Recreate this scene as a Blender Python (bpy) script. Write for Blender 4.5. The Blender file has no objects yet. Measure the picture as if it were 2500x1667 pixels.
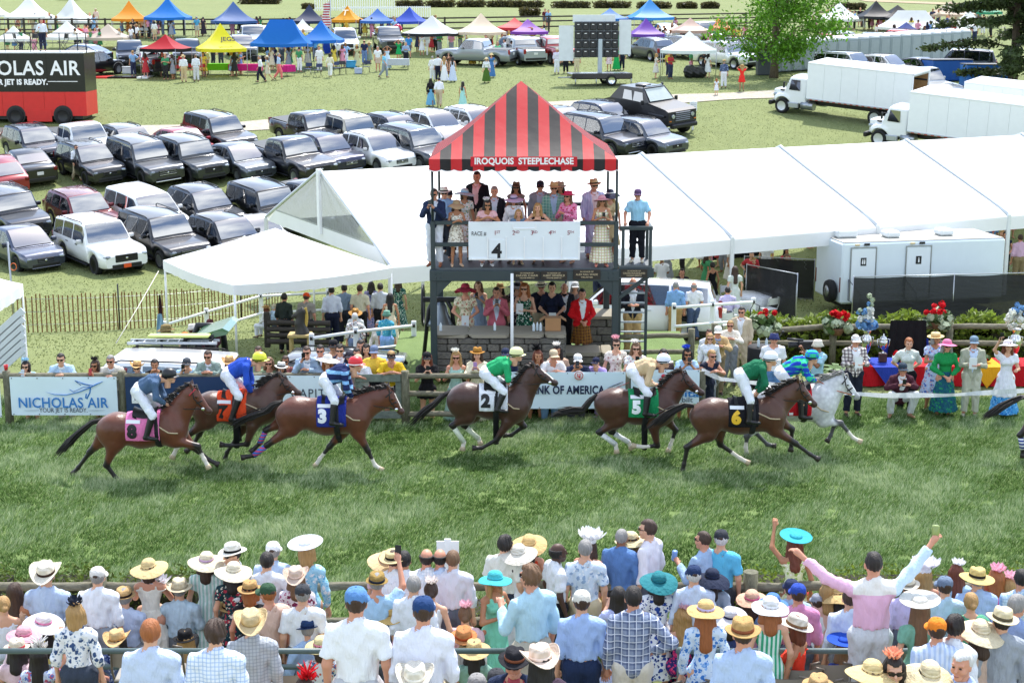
import bpy,bmesh,math,random
import numpy as np
from mathutils import Vector as Vc,Matrix as Mx
from mathutils.bvhtree import BVHTree
R=math.radians
rnd=random.Random(7)
nrs=np.random.RandomState(11)
SC=bpy.context.scene
COL=SC.collection
FPX,PITCH,CAMH=3800.0,R(12.35),8.57
cd=bpy.data.cameras.new('camera');cam=bpy.data.objects.new('camera',cd);COL.objects.link(cam)
cd.sensor_width=36;cd.lens=FPX/2500*36;cd.clip_start=.1;cd.clip_end=3000
cam.location=(0,0,CAMH);cam.rotation_euler=(R(90)-PITCH,0,0);SC.camera=cam
SUN_EL,SUN_AZ=R(58),R(16)
wd=bpy.data.worlds.new('World');SC.world=wd;wd.use_nodes=True
nt=wd.node_tree;nt.nodes.clear()
sky=nt.nodes.new('ShaderNodeTexSky');sky.sky_type='NISHITA';sky.sun_disc=False
sky.sun_elevation=SUN_EL;sky.sun_rotation=SUN_AZ;sky.air_density=1;sky.dust_density=1.0;sky.ozone_density=1
bg=nt.nodes.new('ShaderNodeBackground');wo=nt.nodes.new('ShaderNodeOutputWorld')
tc=nt.nodes.new('ShaderNodeTexCoord');no=nt.nodes.new('ShaderNodeTexNoise');no.inputs['Scale'].default_value=2.6
no.inputs['Detail'].default_value=7;no.inputs['Roughness'].default_value=.58
cr=nt.nodes.new('ShaderNodeValToRGB');cr.color_ramp.elements[0].position=.46;cr.color_ramp.elements[1].position=.64
mx=nt.nodes.new('ShaderNodeMix');mx.data_type='RGBA'
nt.links.new(tc.outputs['Generated'],no.inputs['Vector']);nt.links.new(no.outputs['Fac'],cr.inputs['Fac'])
nt.links.new(cr.outputs['Color'],mx.inputs['Factor']);nt.links.new(sky.outputs['Color'],mx.inputs[6])
mx.inputs[7].default_value=(7.5,7.8,8.2,1)
nt.links.new(mx.outputs[2],bg.inputs['Color']);bg.inputs['Strength'].default_value=.15
nt.links.new(bg.outputs[0],wo.inputs['Surface'])
sl=bpy.data.lights.new('sun','SUN');sl.energy=3.1;sl.angle=R(1.2);sl.color=(1,.96,.9)
so=bpy.data.objects.new('sun',sl);COL.objects.link(so)
_sd=Vc((math.sin(SUN_AZ)*math.cos(SUN_EL),math.cos(SUN_AZ)*math.cos(SUN_EL),math.sin(SUN_EL)))
so.rotation_euler=_sd.to_track_quat('Z','Y').to_euler();so.location=(0,30,60)
vs=SC.view_settings;vs.view_transform='Standard';vs.look='None';vs.exposure=1.1;vs.gamma=1;vs.use_curve_mapping=False
SC.cycles.max_bounces=6;SC.cycles.transparent_max_bounces=12;SC.cycles.use_denoising=True
CP,SP=math.cos(PITCH),math.sin(PITCH)
def ray(x,y):
 u=(x-1250)/FPX;v=(y-833.5)/FPX
 return Vc((u,CP-v*SP,-(SP+v*CP)))
def at(x,y,d):return Vc((0,0,CAMH))+ray(x,y)*d
def onz(x,y,z):
 r=ray(x,y);return Vc((0,0,CAMH))+r*((z-CAMH)/r.z)
def onY(x,y,Y):
 r=ray(x,y);return Vc((0,0,CAMH))+r*(Y/r.y)
_ty=np.array([-60,36,39,42,46,51,57,63,70,76,88,100,110,122,141,165,220,260,320,420,700,1500.])
_tz=np.array([0,0,-.55,-1.0,-1.35,-1.75,-2.05,-2.0,-1.0,0,1.5,2.9,3.4,4.1,5.5,6.6,7.6,9.3,13,20,38,60.])
_gy=np.arange(-60,1500,.5);_gz=np.interp(_gy,_ty,_tz)
_k=np.exp(-np.linspace(-2.2,2.2,13)**2);_k/=_k.sum()
_gs=np.convolve(np.pad(_gz,6,'edge'),_k,'valid');_gs=np.where(_gy<35.5,0,_gs)
def dip(Y,X):
 t=np.clip((-1.6-X)/1.4,0,1);return t*t*(3-2*t)*np.interp(Y,[33.4,35,37,39,42,43],[0,1.5,1.45,1.0,.1,0])
def tz(Y,X=0.0):return float(np.interp(Y,_gy,_gs)-dip(Y,X))
def gnd(x,y,dz=0.0,d0=14,d1=900):
 """where the sight line through picture point x,y meets the ground (dz above it)"""
 r=ray(x,y);a=d0;f=lambda d:CAMH+r.z*d-tz(r.y*d,r.x*d)-dz
 step=.5;d=a
 while d<d1:
  if f(d+step)<0:
   lo,hi=d,d+step
   for _ in range(30):
    m=(lo+hi)/2
    if f(m)<0:hi=m
    else:lo=m
   return Vc((0,0,CAMH))+r*hi
  d+=step;step=min(step*1.01,3)
 return Vc((0,0,CAMH))+r*d1
LABELS={};_cache={}
def tag(o,label,cat,group=None):
 LABELS[label]=LABELS.get(label,0)+1
 o['label']=label;o['category']=cat
 if group:o['group']=group
 return o
def thing(name,label,cat,loc=(0,0,0),rz=0,group=None):
 o=bpy.data.objects.new(name,None);COL.objects.link(o);o.empty_display_size=.2
 o.location=loc;o.rotation_euler=(0,0,rz);tag(o,label,cat,group)
 return o
def obj(name,me,m=None,parent=None,loc=None,rot=None,scale=None):
 """one mesh object; m is a material or list, set on the object so that mesh data can be shared"""
 o=bpy.data.objects.new(name,me);COL.objects.link(o)
 if parent is not None:o.parent=parent
 if loc is not None:o.location=loc
 if rot is not None:o.rotation_euler=rot
 if scale is not None:o.scale=scale if hasattr(scale,'__len__')else(scale,)*3
 if m is not None:
  ms=m if isinstance(m,(list,tuple))else[m]
  while len(me.materials)<len(ms):me.materials.append(None)
  for i,mm in enumerate(ms):
   o.material_slots[i].link='OBJECT';o.material_slots[i].material=mm
 return o
def struct(name,me,m,kind='structure'):
 o=obj(name,me,m);o['kind']=kind;return o
class MB:
 """collects shapes into one mesh"""
 def __init__(s):s.v=[];s.f=[];s.mi=[];s.sm=[]
 def add(s,vs,fs,mi=0,smooth=False):
  b=len(s.v);s.v+=[tuple(p)for p in vs]
  for f in fs:s.f.append([i+b for i in f]);s.mi.append(mi);s.sm.append(smooth)
  return s
 def box(s,c,d,mi=0,M=None,taper=1.0):
  x,y,z=d[0]/2,d[1]/2,d[2]/2;t=taper
  P=[(-x,-y,-z),(x,-y,-z),(x,y,-z),(-x,y,-z),(-x*t,-y*t,z),(x*t,-y*t,z),(x*t,y*t,z),(-x*t,y*t,z)]
  P=[Vc(p)for p in P]
  if M is not None:P=[M@p for p in P]
  P=[p+Vc(c)for p in P]
  return s.add(P,[(0,3,2,1),(4,5,6,7),(0,1,5,4),(1,2,6,5),(2,3,7,6),(3,0,4,7)],mi)
 def bbox(s,c,d,b=.01,mi=0,M=None):
  """bevelled box"""
  x,y,z=d[0]/2,d[1]/2,d[2]/2;b=min(b,x*.9,y*.9,z*.9)
  L=[]
  for sz in(-1,1):
   for sx,sy in((-1,-1),(1,-1),(1,1),(-1,1)):
    L.append(((sx*(x-b),sy*(y-b),sz*z),(sx*x,sy*(y-b),sz*(z-b)),(sx*(x-b),sy*y,sz*(z-b))))
  V=[Vc(p)for t in L for p in t]
  if M is not None:V=[M@p for p in V]
  V=[p+Vc(c)for p in V]
  F=[(0,9,6,3),(12,15,18,21)]
  q=lambda i,k:i*3+k
  for i in range(4):
   j=(i+1)%4
   k=2 if i%2==0 else 1
   F.append((q(i,k),q(j,k),q(j+4,k),q(i+4,k)))
   F.append((q(i,0),q(j,0),q(j,k),q(i,k)))
   F.append((q(i+4,k),q(j+4,k),q(j+4,0),q(i+4,0)))
   F.append((q(i,1),q(i,2),q(i+4,2),q(i+4,1))if i%2==1 else(q(i,2),q(i,1),q(i+4,1),q(i+4,2)))
   F.append((q(i,0),q(i,1),q(i,2))if i%2==0 else(q(i,0),q(i,2),q(i,1)))
   F.append((q(i+4,0),q(i+4,2),q(i+4,1))if i%2==0 else(q(i+4,0),q(i+4,1),q(i+4,2)))
  return s.add(V,F,mi)
 def tube(s,pts,r,n=8,mi=0,caps=True,smooth=True,flat=1.0):
  pts=[Vc(p)for p in pts];m=len(pts)
  rs=r if hasattr(r,'__len__')else[r]*m
  V=[];F=[];up=None
  for i,p in enumerate(pts):
   t=(pts[min(i+1,m-1)]-pts[max(i-1,0)])
   t=t.normalized()if t.length>1e-9 else Vc((0,0,1))
   if up is None:up=Vc((0,0,1))if abs(t.z)<.9 else Vc((0,1,0))
   a=t.cross(up);a=a.normalized()if a.length>1e-6 else Vc((1,0,0));b=a.cross(t).normalized();up=b
   for k in range(n):
    th=2*math.pi*k/n;V.append(p+a*(math.cos(th)*rs[i])+b*(math.sin(th)*rs[i]*flat))
  for i in range(m-1):
   for k in range(n):
    k2=(k+1)%n;F.append((i*n+k,i*n+k2,(i+1)*n+k2,(i+1)*n+k))
  s.add(V,F,mi,smooth)
  if caps:
   b=len(s.v)-m*n
   s.f.append([b+k for k in range(n)][::-1]);s.mi.append(mi);s.sm.append(False)
   s.f.append([b+(m-1)*n+k for k in range(n)]);s.mi.append(mi);s.sm.append(False)
  return s
 def lathe(s,prof,n=16,mi=0,c=(0,0,0),smooth=True,M=None,warp=None):
  V=[];F=[];m=len(prof)
  for r,z in prof:
   for k in range(n):
    th=2*math.pi*k/n;p=Vc((r*math.cos(th),r*math.sin(th),z))
    if warp:p=Vc(warp(p))
    if M is not None:p=M@p
    V.append(p+Vc(c))
  for i in range(m-1):
   for k in range(n):
    k2=(k+1)%n;F.append((i*n+k,i*n+k2,(i+1)*n+k2,(i+1)*n+k))
  if prof[0][0]>1e-5:F.append(tuple(range(n))[::-1])
  if prof[-1][0]>1e-5:F.append(tuple((m-1)*n+k for k in range(n)))
  return s.add(V,F,mi,smooth)
 def sph(s,c,r,n=10,m=6,mi=0):
  r=r if hasattr(r,'__len__')else(r,r,r)
  pr=[(math.sin(math.pi*i/m),-math.cos(math.pi*i/m))for i in range(m+1)]
  pr[0]=(1e-6,-1);pr[-1]=(1e-6,1)
  return s.lathe(pr,n,mi,c,True,Mx.Diagonal((r[0],r[1],r[2])).to_3x3())
 def poly(s,P,mi=0):return s.add(P,[tuple(range(len(P)))],mi)
 def prism(s,P2,h0,h1,axis='z',mi=0):
  """2D outline extruded along an axis"""
  f={'z':lambda a,b,c:(a,b,c),'y':lambda a,b,c:(a,c,b),'x':lambda a,b,c:(c,a,b)}[axis]
  n=len(P2);V=[f(a,b,h0)for a,b in P2]+[f(a,b,h1)for a,b in P2]
  F=[tuple(range(n))[::-1],tuple(range(n,2*n))]+[(i,(i+1)%n,(i+1)%n+n,i+n)for i in range(n)]
  return s.add(V,F,mi)
 def grid(s,fn,nu,nv,mi=0,smooth=True):
  V=[fn(i/nu,j/nv)for i in range(nu+1)for j in range(nv+1)];w=nv+1
  F=[(i*w+j,(i+1)*w+j,(i+1)*w+j+1,i*w+j+1)for i in range(nu)for j in range(nv)]
  return s.add(V,F,mi,smooth)
 def mesh(s,name='m',fix=True):
  me=bpy.data.meshes.new(name);me.from_pydata(s.v,[],s.f)
  me.polygons.foreach_set('material_index',s.mi);me.polygons.foreach_set('use_smooth',s.sm)
  if fix:
   bm=bmesh.new();bm.from_mesh(me);bmesh.ops.recalc_face_normals(bm,faces=bm.faces);bm.to_mesh(me);bm.free()
  me.update();return me
def npmesh(V,Q,name='m',smooth=True,tri=False):
 V=np.asarray(V,np.float32);Q=np.asarray(Q,np.int32);k=Q.shape[1]
 me=bpy.data.meshes.new(name);me.vertices.add(len(V));me.vertices.foreach_set('co',V.ravel())
 me.loops.add(len(Q)*k);me.loops.foreach_set('vertex_index',Q.ravel())
 me.polygons.add(len(Q));me.polygons.foreach_set('loop_start',np.arange(0,len(Q)*k,k,dtype=np.int32))
 me.polygons.foreach_set('use_smooth',np.full(len(Q),smooth));me.update(calc_edges=True);return me
def setcol(me,cols,name='Col'):
 a=me.color_attributes.new(name,'FLOAT_COLOR','POINT');c=np.ones((len(me.vertices),4),np.float32);c[:,:3]=cols
 a.data.foreach_set('color',c.ravel())
_tcache={}
def textmesh(s,size=1.0,bold=0.0,spacing=1.0,ext=.002,align='CENTER',width=None):
 """flat lettering in the local x,z plane, readable from -y"""
 key=(s,size,bold,spacing,ext,align,width)
 if key in _tcache:return _tcache[key]
 cu=bpy.data.curves.new('t','FONT');cu.body=s;cu.size=size;cu.offset=bold;cu.space_character=spacing
 cu.align_x=align;cu.align_y='CENTER';cu.extrude=ext;cu.resolution_u=3
 o=bpy.data.objects.new('t',cu);COL.objects.link(o);dg=bpy.context.evaluated_depsgraph_get()
 me=bpy.data.meshes.new_from_object(o.evaluated_get(dg));bpy.data.objects.remove(o);bpy.data.curves.remove(cu)
 n=len(me.vertices);co=np.empty(n*3,np.float32);me.vertices.foreach_get('co',co);co=co.reshape(-1,3)
 if n and width:co[:,0]*=width/max(1e-6,np.ptp(co[:,0]))
 co=np.c_[co[:,0],-co[:,2],co[:,1]];me.vertices.foreach_set('co',co.astype(np.float32).ravel());me.update()
 _tcache[key]=me;return me
class SDF:
 def __init__(s,lo,hi,res):
  s.lo=np.array(lo,float)-2*res;s.res=res;n=np.ceil((np.array(hi)+2*res-s.lo)/res).astype(int)+1
  s.n=n;s.ax=[s.lo[i]+res*np.arange(n[i])for i in range(3)]
  s.F=np.full(n,.25,np.float32)
 def _sl(s,lo,hi,pad):
  o=[]
  for i in range(3):
   a=int(max(0,math.floor((lo[i]-pad-s.lo[i])/s.res)));b=int(min(s.n[i],math.ceil((hi[i]+pad-s.lo[i])/s.res)+1))
   o.append(slice(a,max(a,b)))
  return tuple(o)
 def _xyz(s,sl):return s.ax[0][sl[0]][:,None,None],s.ax[1][sl[1]][None,:,None],s.ax[2][sl[2]][None,None,:]
 def _mix(s,sl,d,k):
  f=s.F[sl]
  if k>0:
   h=np.maximum(k-np.abs(f-d),0)/k;s.F[sl]=np.minimum(f,d)-h*h*k*.25
  else:s.F[sl]=np.minimum(f,d)
 def cone(s,a,b,ra,rb,k=.03,sc=(1,1,1),flat=False):
  a=np.array(a,float);b=np.array(b,float);m=max(ra,rb)*max(1/np.array(sc))
  sl=s._sl(np.minimum(a,b),np.maximum(a,b),m+k+.03);X,Y,Z=s._xyz(sl)
  c=np.array(sc);A=a*c;B=(b-a)*c;L=max(1e-9,float(B@B))
  x,y,z=X*c[0]-A[0],Y*c[1]-A[1],Z*c[2]-A[2]
  tu=(x*B[0]+y*B[1]+z*B[2])/L;t=np.clip(tu,0,1)
  d=np.sqrt((x-t*B[0])**2+(y-t*B[1])**2+(z-t*B[2])**2)-(ra+(rb-ra)*t)
  if flat:d=np.maximum(d,(tu-1)*math.sqrt(L))
  s._mix(sl,d.astype(np.float32),k);return s
 def ell(s,c,r,k=.03):
  r=np.array(r,float);m=r.min()
  sl=s._sl(np.array(c)-r,np.array(c)+r,k+.03);X,Y,Z=s._xyz(sl)
  d=(np.sqrt(((X-c[0])/r[0])**2+((Y-c[1])/r[1])**2+((Z-c[2])/r[2])**2)-1)*m
  s._mix(sl,d.astype(np.float32),k);return s
 def fn(s,lo,hi,f,k=.0):
  sl=s._sl(lo,hi,.06+k);X,Y,Z=s._xyz(sl);s._mix(sl,(f(X,Y,Z)+0*(X+Y+Z)).astype(np.float32),k);return s
 def cut(s,fn):
  """keep only where fn(X,Y,Z) < 0"""
  X,Y,Z=s._xyz((slice(None),)*3);s.F=np.maximum(s.F,fn(X,Y,Z).astype(np.float32));return s
 def warp(s,fn):
  X,Y,Z=s._xyz((slice(None),)*3);s.F=s.F+fn(X,Y,Z).astype(np.float32);return s
 def nets(s):
  F=s.F.copy();F[0]=F[-1]=.1;F[:,0]=F[:,-1]=.1;F[:,:,0]=F[:,:,-1]=.1
  S=F<0;a=slice(None,-1);b=slice(1,None)
  cs=[(i,j,k)for i in(0,1)for j in(0,1)for k in(0,1)]
  c=sum(S[(b if i else a),(b if j else a),(b if k else a)].astype(np.int8)for i,j,k in cs)
  I=np.argwhere((c>0)&(c<8));n=len(I)
  if n==0:return np.zeros((0,3)),np.zeros((0,4),int)
  V=np.stack([F[I[:,0]+i,I[:,1]+j,I[:,2]+k]for i,j,k in cs],1)
  acc=np.zeros((n,3));cnt=np.zeros(n)
  for p in range(8):
   for q in range(p+1,8):
    d=np.array(cs[q])-np.array(cs[p])
    if np.abs(d).sum()!=1:continue
    m=(V[:,p]<0)!=(V[:,q]<0);t=V[:,p]/np.where(m,V[:,p]-V[:,q],1)
    P=np.array(cs[p])+t[:,None]*d;acc[m]+=P[m];cnt[m]+=1
  P=s.lo+(I+acc/cnt[:,None])*s.res
  M=np.full(np.array(F.shape)-1,-1,np.int64);M[tuple(I.T)]=np.arange(n)
  Q=[]
  for ax in range(3):
   o=[0,0,0];o[ax]=1
   s0=[slice(1,-1)]*3;s0[ax]=slice(0,-1);s1=[slice(1,-1)]*3;s1[ax]=slice(1,None)
   A=S[tuple(s0)];B=S[tuple(s1)];E=np.argwhere(A!=B)
   if not len(E):continue
   inside=A[tuple(E.T)];off=np.array([1,1,1]);off[ax]=0;E=E+off
   u,v=[(1,2),(2,0),(0,1)][ax];du=np.zeros(3,int);du[u]=1;dv=np.zeros(3,int);dv[v]=1
   g=lambda e:M[e[:,0],e[:,1],e[:,2]]
   q=np.stack([g(E-du-dv),g(E-dv),g(E),g(E-du)],1);q[~inside]=q[~inside][:,::-1];Q.append(q)
  Q=np.concatenate(Q);return P,Q[(Q>=0).all(1)]
 def mesh(s,name='m',extra=None):
  P,Q=s.nets()
  if extra is not None:
   V2,Q2=extra;Q=np.concatenate([Q,np.asarray(Q2)+len(P)]);P=np.concatenate([P,V2])
  return npmesh(P,Q,name)
def lin(c):
 if isinstance(c,str):
  c=c.lstrip('#');c=[int(c[i:i+2],16)/255 for i in(0,2,4)]
  c=[x/12.92 if x<=.04045 else((x+.055)/1.055)**2.4 for x in c]
 return tuple(c[:3])
_mats={}
class NT:
 """tiny node-tree helper"""
 def __init__(s,name):
  s.m=bpy.data.materials.new(name);s.m.use_nodes=True;s.t=s.m.node_tree;s.t.nodes.clear()
  s.out=s.n('OutputMaterial');s.b=s.n('BsdfPrincipled');s.l(s.b.outputs[0],s.out.inputs[0])
 def n(s,t,**kw):
  nd=s.t.nodes.new('ShaderNode'+t)
  for k,v in kw.items():
   if k in nd.inputs:nd.inputs[k].default_value=v
   else:setattr(nd,k,v)
  return nd
 def l(s,a,b):s.t.links.new(a,b)
 def coord(s,kind='Object'):
  return s.n('TexCoord').outputs[kind]
 def ramp(s,fac,stops):
  r=s.n('ValToRGB');e=r.color_ramp.elements
  while len(e)<len(stops):e.new(.5)
  for i,(p,c)in enumerate(stops):e[i].position=p;e[i].color=(*c[:3],1)if hasattr(c,'__len__')else(c,c,c,1)
  s.l(fac,r.inputs[0]);return r.outputs[0]
 def noise(s,vec,scale,detail=3,rough=.5,sc3=None):
  if sc3:
   mp=s.n('Mapping');mp.inputs['Scale'].default_value=sc3;s.l(vec,mp.inputs[0]);vec=mp.outputs[0]
  n=s.n('TexNoise');n.inputs['Scale'].default_value=scale;n.inputs['Detail'].default_value=detail;n.inputs['Roughness'].default_value=rough
  s.l(vec,n.inputs['Vector']);return n.outputs['Fac']
 def mixc(s,fac,a,b,mode='MIX'):
  m=s.n('Mix',data_type='RGBA',blend_type=mode)
  for k,v in((0,fac),(6,a),(7,b)):
   if hasattr(v,'is_output')or isinstance(v,bpy.types.NodeSocket):s.l(v,m.inputs[k])
   elif k==0:m.inputs[0].default_value=v
   else:m.inputs[k].default_value=(*v[:3],1)
  return m.outputs[2]
 def bump(s,h,st=.3,dist=.01):
  b=s.n('Bump');b.inputs['Strength'].default_value=st;b.inputs['Distance'].default_value=dist
  s.l(h,b.inputs['Height']);s.l(b.outputs[0],s.b.inputs['Normal'])
 def math(s,op,a,b=0.0):
  m=s.n('Math',operation=op)
  for i,v in enumerate((a,b)):
   if isinstance(v,bpy.types.NodeSocket):s.l(v,m.inputs[i])
   else:m.inputs[i].default_value=v
  return m.outputs[0]
 def sep(s,v):
  x=s.n('SeparateXYZ');s.l(v,x.inputs[0]);return x.outputs
def mat(name,col,rough=.5,metal=0,spec=.5,var=.12,bump=0,bscale=40,coat=0,trans=0,emit=0):
 key=(name,col if isinstance(col,str)else tuple(col),rough,metal,var,bump,coat)
 if key in _mats:return _mats[key]
 t=NT(name);c=lin(col);b=t.b
 b.inputs['Roughness'].default_value=rough;b.inputs['Metallic'].default_value=metal;b.inputs['Specular IOR Level'].default_value=spec
 if coat:b.inputs['Coat Weight'].default_value=coat;b.inputs['Coat Roughness'].default_value=.04
 if var or bump:
  v=t.coord();f=t.noise(v,3.0,4)
  if var:t.l(t.mixc(f,[x*(1-var)for x in c],[min(1,x*(1+var))for x in c]),b.inputs['Base Color'])
  else:b.inputs['Base Color'].default_value=(*c,1)
  if bump:t.bump(t.noise(v,bscale,4),bump,.01)
 else:b.inputs['Base Color'].default_value=(*c,1)
 _mats[key]=t.m;return t.m
def cloth(col,fold=.5,trans=0,rough=.85):
 key=('cloth',col if isinstance(col,str)else tuple(col),fold,trans)
 if key in _mats:return _mats[key]
 t=NT('cloth');c=lin(col);v=t.coord();f=t.noise(v,6,3)
 t.l(t.mixc(f,[x*.9 for x in c],[min(1,x*1.06)for x in c]),t.b.inputs['Base Color'])
 t.b.inputs['Roughness'].default_value=rough;t.b.inputs['Specular IOR Level'].default_value=.2
 h=t.noise(v,8,4,.6,(1.8,1.8,.6));t.bump(h,min(1,fold*1.7),.05)
 if trans:
  tr=t.n('BsdfTranslucent');tr.inputs[0].default_value=(*c,1);ms=t.n('MixShader');ms.inputs[0].default_value=trans
  t.l(t.b.outputs[0],ms.inputs[1]);t.l(tr.outputs[0],ms.inputs[2]);t.l(ms.outputs[0],t.out.inputs[0])
 _mats[key]=t.m;return t.m
def patt(kind,cols,scale=1.0):
 """woven or printed fabric patterns"""
 key=('patt',kind,tuple(cols),scale)
 if key in _mats:return _mats[key]
 t=NT('fabric_'+kind);C=[lin(c)for c in cols];v=t.coord();x,y,z=t.sep(v)
 def band(s,per,duty):
  return t.math('LESS_THAN',t.math('FRACT',t.math('ADD',t.math('MULTIPLY',s,1/per),100)),duty)
 if kind=='plaid':
  p=.07*scale;c=t.mixc(t.math('MULTIPLY',band(x,p,.45),.55),C[0],C[1]);c=t.mixc(t.math('MULTIPLY',band(z,p,.45),.55),c,C[1])
  c=t.mixc(band(t.math('ADD',x,p*.7),p,.12),c,C[2]);c=t.mixc(band(t.math('ADD',z,p*.7),p,.12),c,C[2])
 elif kind=='vstripe':c=t.mixc(band(x,.05*scale,.5),C[0],C[1])
 elif kind=='hstripe':c=t.mixc(band(z,.05*scale,.5),C[0],C[1])
 elif kind=='check':c=t.mixc(t.math('MULTIPLY',band(x,.035*scale,.3),.6),C[0],C[1]);c=t.mixc(t.math('MULTIPLY',band(z,.035*scale,.3),.6),c,C[1])
 elif kind=='diamond':
  a=t.math('ADD',x,z);b2=t.math('SUBTRACT',x,z);s1=band(a,.2*scale,.5);s2=band(b2,.2*scale,.5)
  c=t.mixc(t.math('ABSOLUTE',t.math('SUBTRACT',s1,s2)),C[0],C[1])
 elif kind=='block':c=t.mixc(t.math('GREATER_THAN',z,1.36),C[0],C[1]);c=t.mixc(t.math('GREATER_THAN',x,.2),c,C[2]);c=t.mixc(t.math('LESS_THAN',x,-.2),c,C[0])
 elif kind=='hoops':c=t.mixc(band(z,.17*scale,.36),C[0],C[1])
 elif kind=='straw':
  w=t.math('SINE',t.math('MULTIPLY',t.math('SQRT',t.math('ADD',t.math('MULTIPLY',x,x),t.math('MULTIPLY',y,y))),420));c=t.mixc(t.math('ADD',t.math('MULTIPLY',w,.25),.5),C[0],C[1])
 else:
  c=C[0]
  for i,cc in enumerate(C[1:]):
   vo=t.n('TexVoronoi');vo.inputs['Scale'].default_value=(14+7*i)/scale;mp=t.n('Mapping');mp.inputs['Location'].default_value=(i*3.1,i*1.7,i*.9);t.l(v,mp.inputs[0])
   nz=t.noise(mp.outputs[0],30/scale,2);mm=t.n('VectorMath',operation='ADD');t.l(mp.outputs[0],mm.inputs[0])
   sc=t.math('MULTIPLY',nz,.05*scale);t.l(sc,mm.inputs[1]);t.l(mm.outputs[0],vo.inputs['Vector'])
   m=t.math('LESS_THAN',vo.outputs['Distance'],.36-.04*i);c=t.mixc(m,c,cc)
 if isinstance(c,tuple):t.b.inputs['Base Color'].default_value=(*c,1)
 else:t.l(c,t.b.inputs['Base Color'])
 t.b.inputs['Roughness'].default_value=.85;t.b.inputs['Specular IOR Level'].default_value=.2
 t.bump(t.noise(v,8,4,.6,(1.8,1.8,.6)),.75,.045);_mats[key]=t.m;return t.m
def paint(col,metallic=.0):
 key=('paint',col,metallic)
 if key in _mats:return _mats[key]
 t=NT('car_paint');c=lin(col);t.b.inputs['Base Color'].default_value=(*c,1);t.b.inputs['Roughness'].default_value=.32
 t.b.inputs['Metallic'].default_value=metallic;t.b.inputs['Coat Weight'].default_value=1;t.b.inputs['Coat Roughness'].default_value=.03
 _mats[key]=t.m;return t.m
def vinyl(col,trans=.35,rough=.5):
 """tent fabric: lets some light through"""
 key=('vinyl',col,trans)
 if key in _mats:return _mats[key]
 t=NT('tent_fabric');c=lin(col);v=t.coord();f=t.noise(v,1.4,4)
 cc=t.mixc(f,[x*.93 for x in c],[min(1,x*1.03)for x in c]);t.l(cc,t.b.inputs['Base Color'])
 t.b.inputs['Roughness'].default_value=rough;t.b.inputs['Specular IOR Level'].default_value=.25;t.bump(t.noise(v,2.2,3),.25,.05)
 tr=t.n('BsdfTranslucent');t.l(cc,tr.inputs[0]);ms=t.n('MixShader');ms.inputs[0].default_value=trans
 t.l(t.b.outputs[0],ms.inputs[1]);t.l(tr.outputs[0],ms.inputs[2]);t.l(ms.outputs[0],t.out.inputs[0]);_mats[key]=t.m;return t.m
def wood(col,col2,rough=.8,sc=(1,1,1)):
 key=('wood',col,col2,sc)
 if key in _mats:return _mats[key]
 t=NT('weathered_wood');v=t.coord();f=t.noise(v,9,6,.65,sc);t.l(t.ramp(f,[(.3,lin(col)),(.7,lin(col2))]),t.b.inputs['Base Color'])
 t.b.inputs['Roughness'].default_value=rough;t.bump(f,.5,.02);_mats[key]=t.m;return t.m
BLACK=mat('black_plastic','#15161a',.45,var=.05);CHROME=mat('chrome','#d8dade',.18,1,var=.03);STEEL=mat('galvanised_steel','#a9adb1',.4,.9)
WHITE=mat('white_paint','#e9ebec',.5);GLASSD=mat('tinted_glass','#10161d',.03,0,1,0,coat=1);GLASSD.node_tree.nodes['Principled BSDF'].inputs['IOR'].default_value=2.3;RUBBER=mat('rubber','#17181a',.85,bump=.2)
DKGREEN=mat('dark_green_paint','#2d3a3d',.45);SKINS={}
def skin(c):
 if c in SKINS:return SKINS[c]
 t=NT('skin');cc=lin(c);f=t.noise(t.coord(),14,3);t.l(t.mixc(f,[x*.88 for x in cc],[min(1,x*1.08)for x in cc]),t.b.inputs['Base Color'])
 t.b.inputs['Roughness'].default_value=.55;t.b.inputs['Subsurface Weight'].default_value=.08;t.b.inputs['Subsurface Radius'].default_value=(.02,.01,.005)
 SKINS[c]=t.m;return t.m
def T(tile,x,y):
 """close-up coordinates -> picture coordinates; tile = row letter and column number"""
 ox=(0,620,1240,1860)[int(tile[1])];oy={'a':0,'b':400,'c':780,'d':1237}[tile[0]]
 return ox+x/3.647,oy+y/3.647
# ================================================================== PEOPLE
A3=np.array
BASEJ=dict(pel=(0,0,.95),wst=(0,.005,1.09),ch=(0,.01,1.29),nk=(0,-.012,1.455),hd=(0,.03,1.608),
 shL=(-.182,-.012,1.382),shR=(.182,-.012,1.382),elL=(-.235,-.04,1.13),elR=(.235,-.04,1.13),wrL=(-.245,.04,.885),wrR=(.245,.04,.885),
 hipL=(-.085,0,.92),hipR=(.085,0,.92),knL=(-.1,.025,.50),knR=(.1,.025,.50),anL=(-.115,-.03,.085),anR=(.115,-.03,.085),toL=(-.14,.13,.03),toR=(.14,.13,.03))
def two(**k):
 o={}
 for n,(x,y,z)in k.items():o[n+'L']=(-x,y,z);o[n+'R']=(x,y,z)
 return o
SIT=dict(up=-.40,**two(kn=(.13,.44,.50),an=(.13,.42,.085),to=(.15,.58,.03),hip=(.09,.03,.54)))
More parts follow.
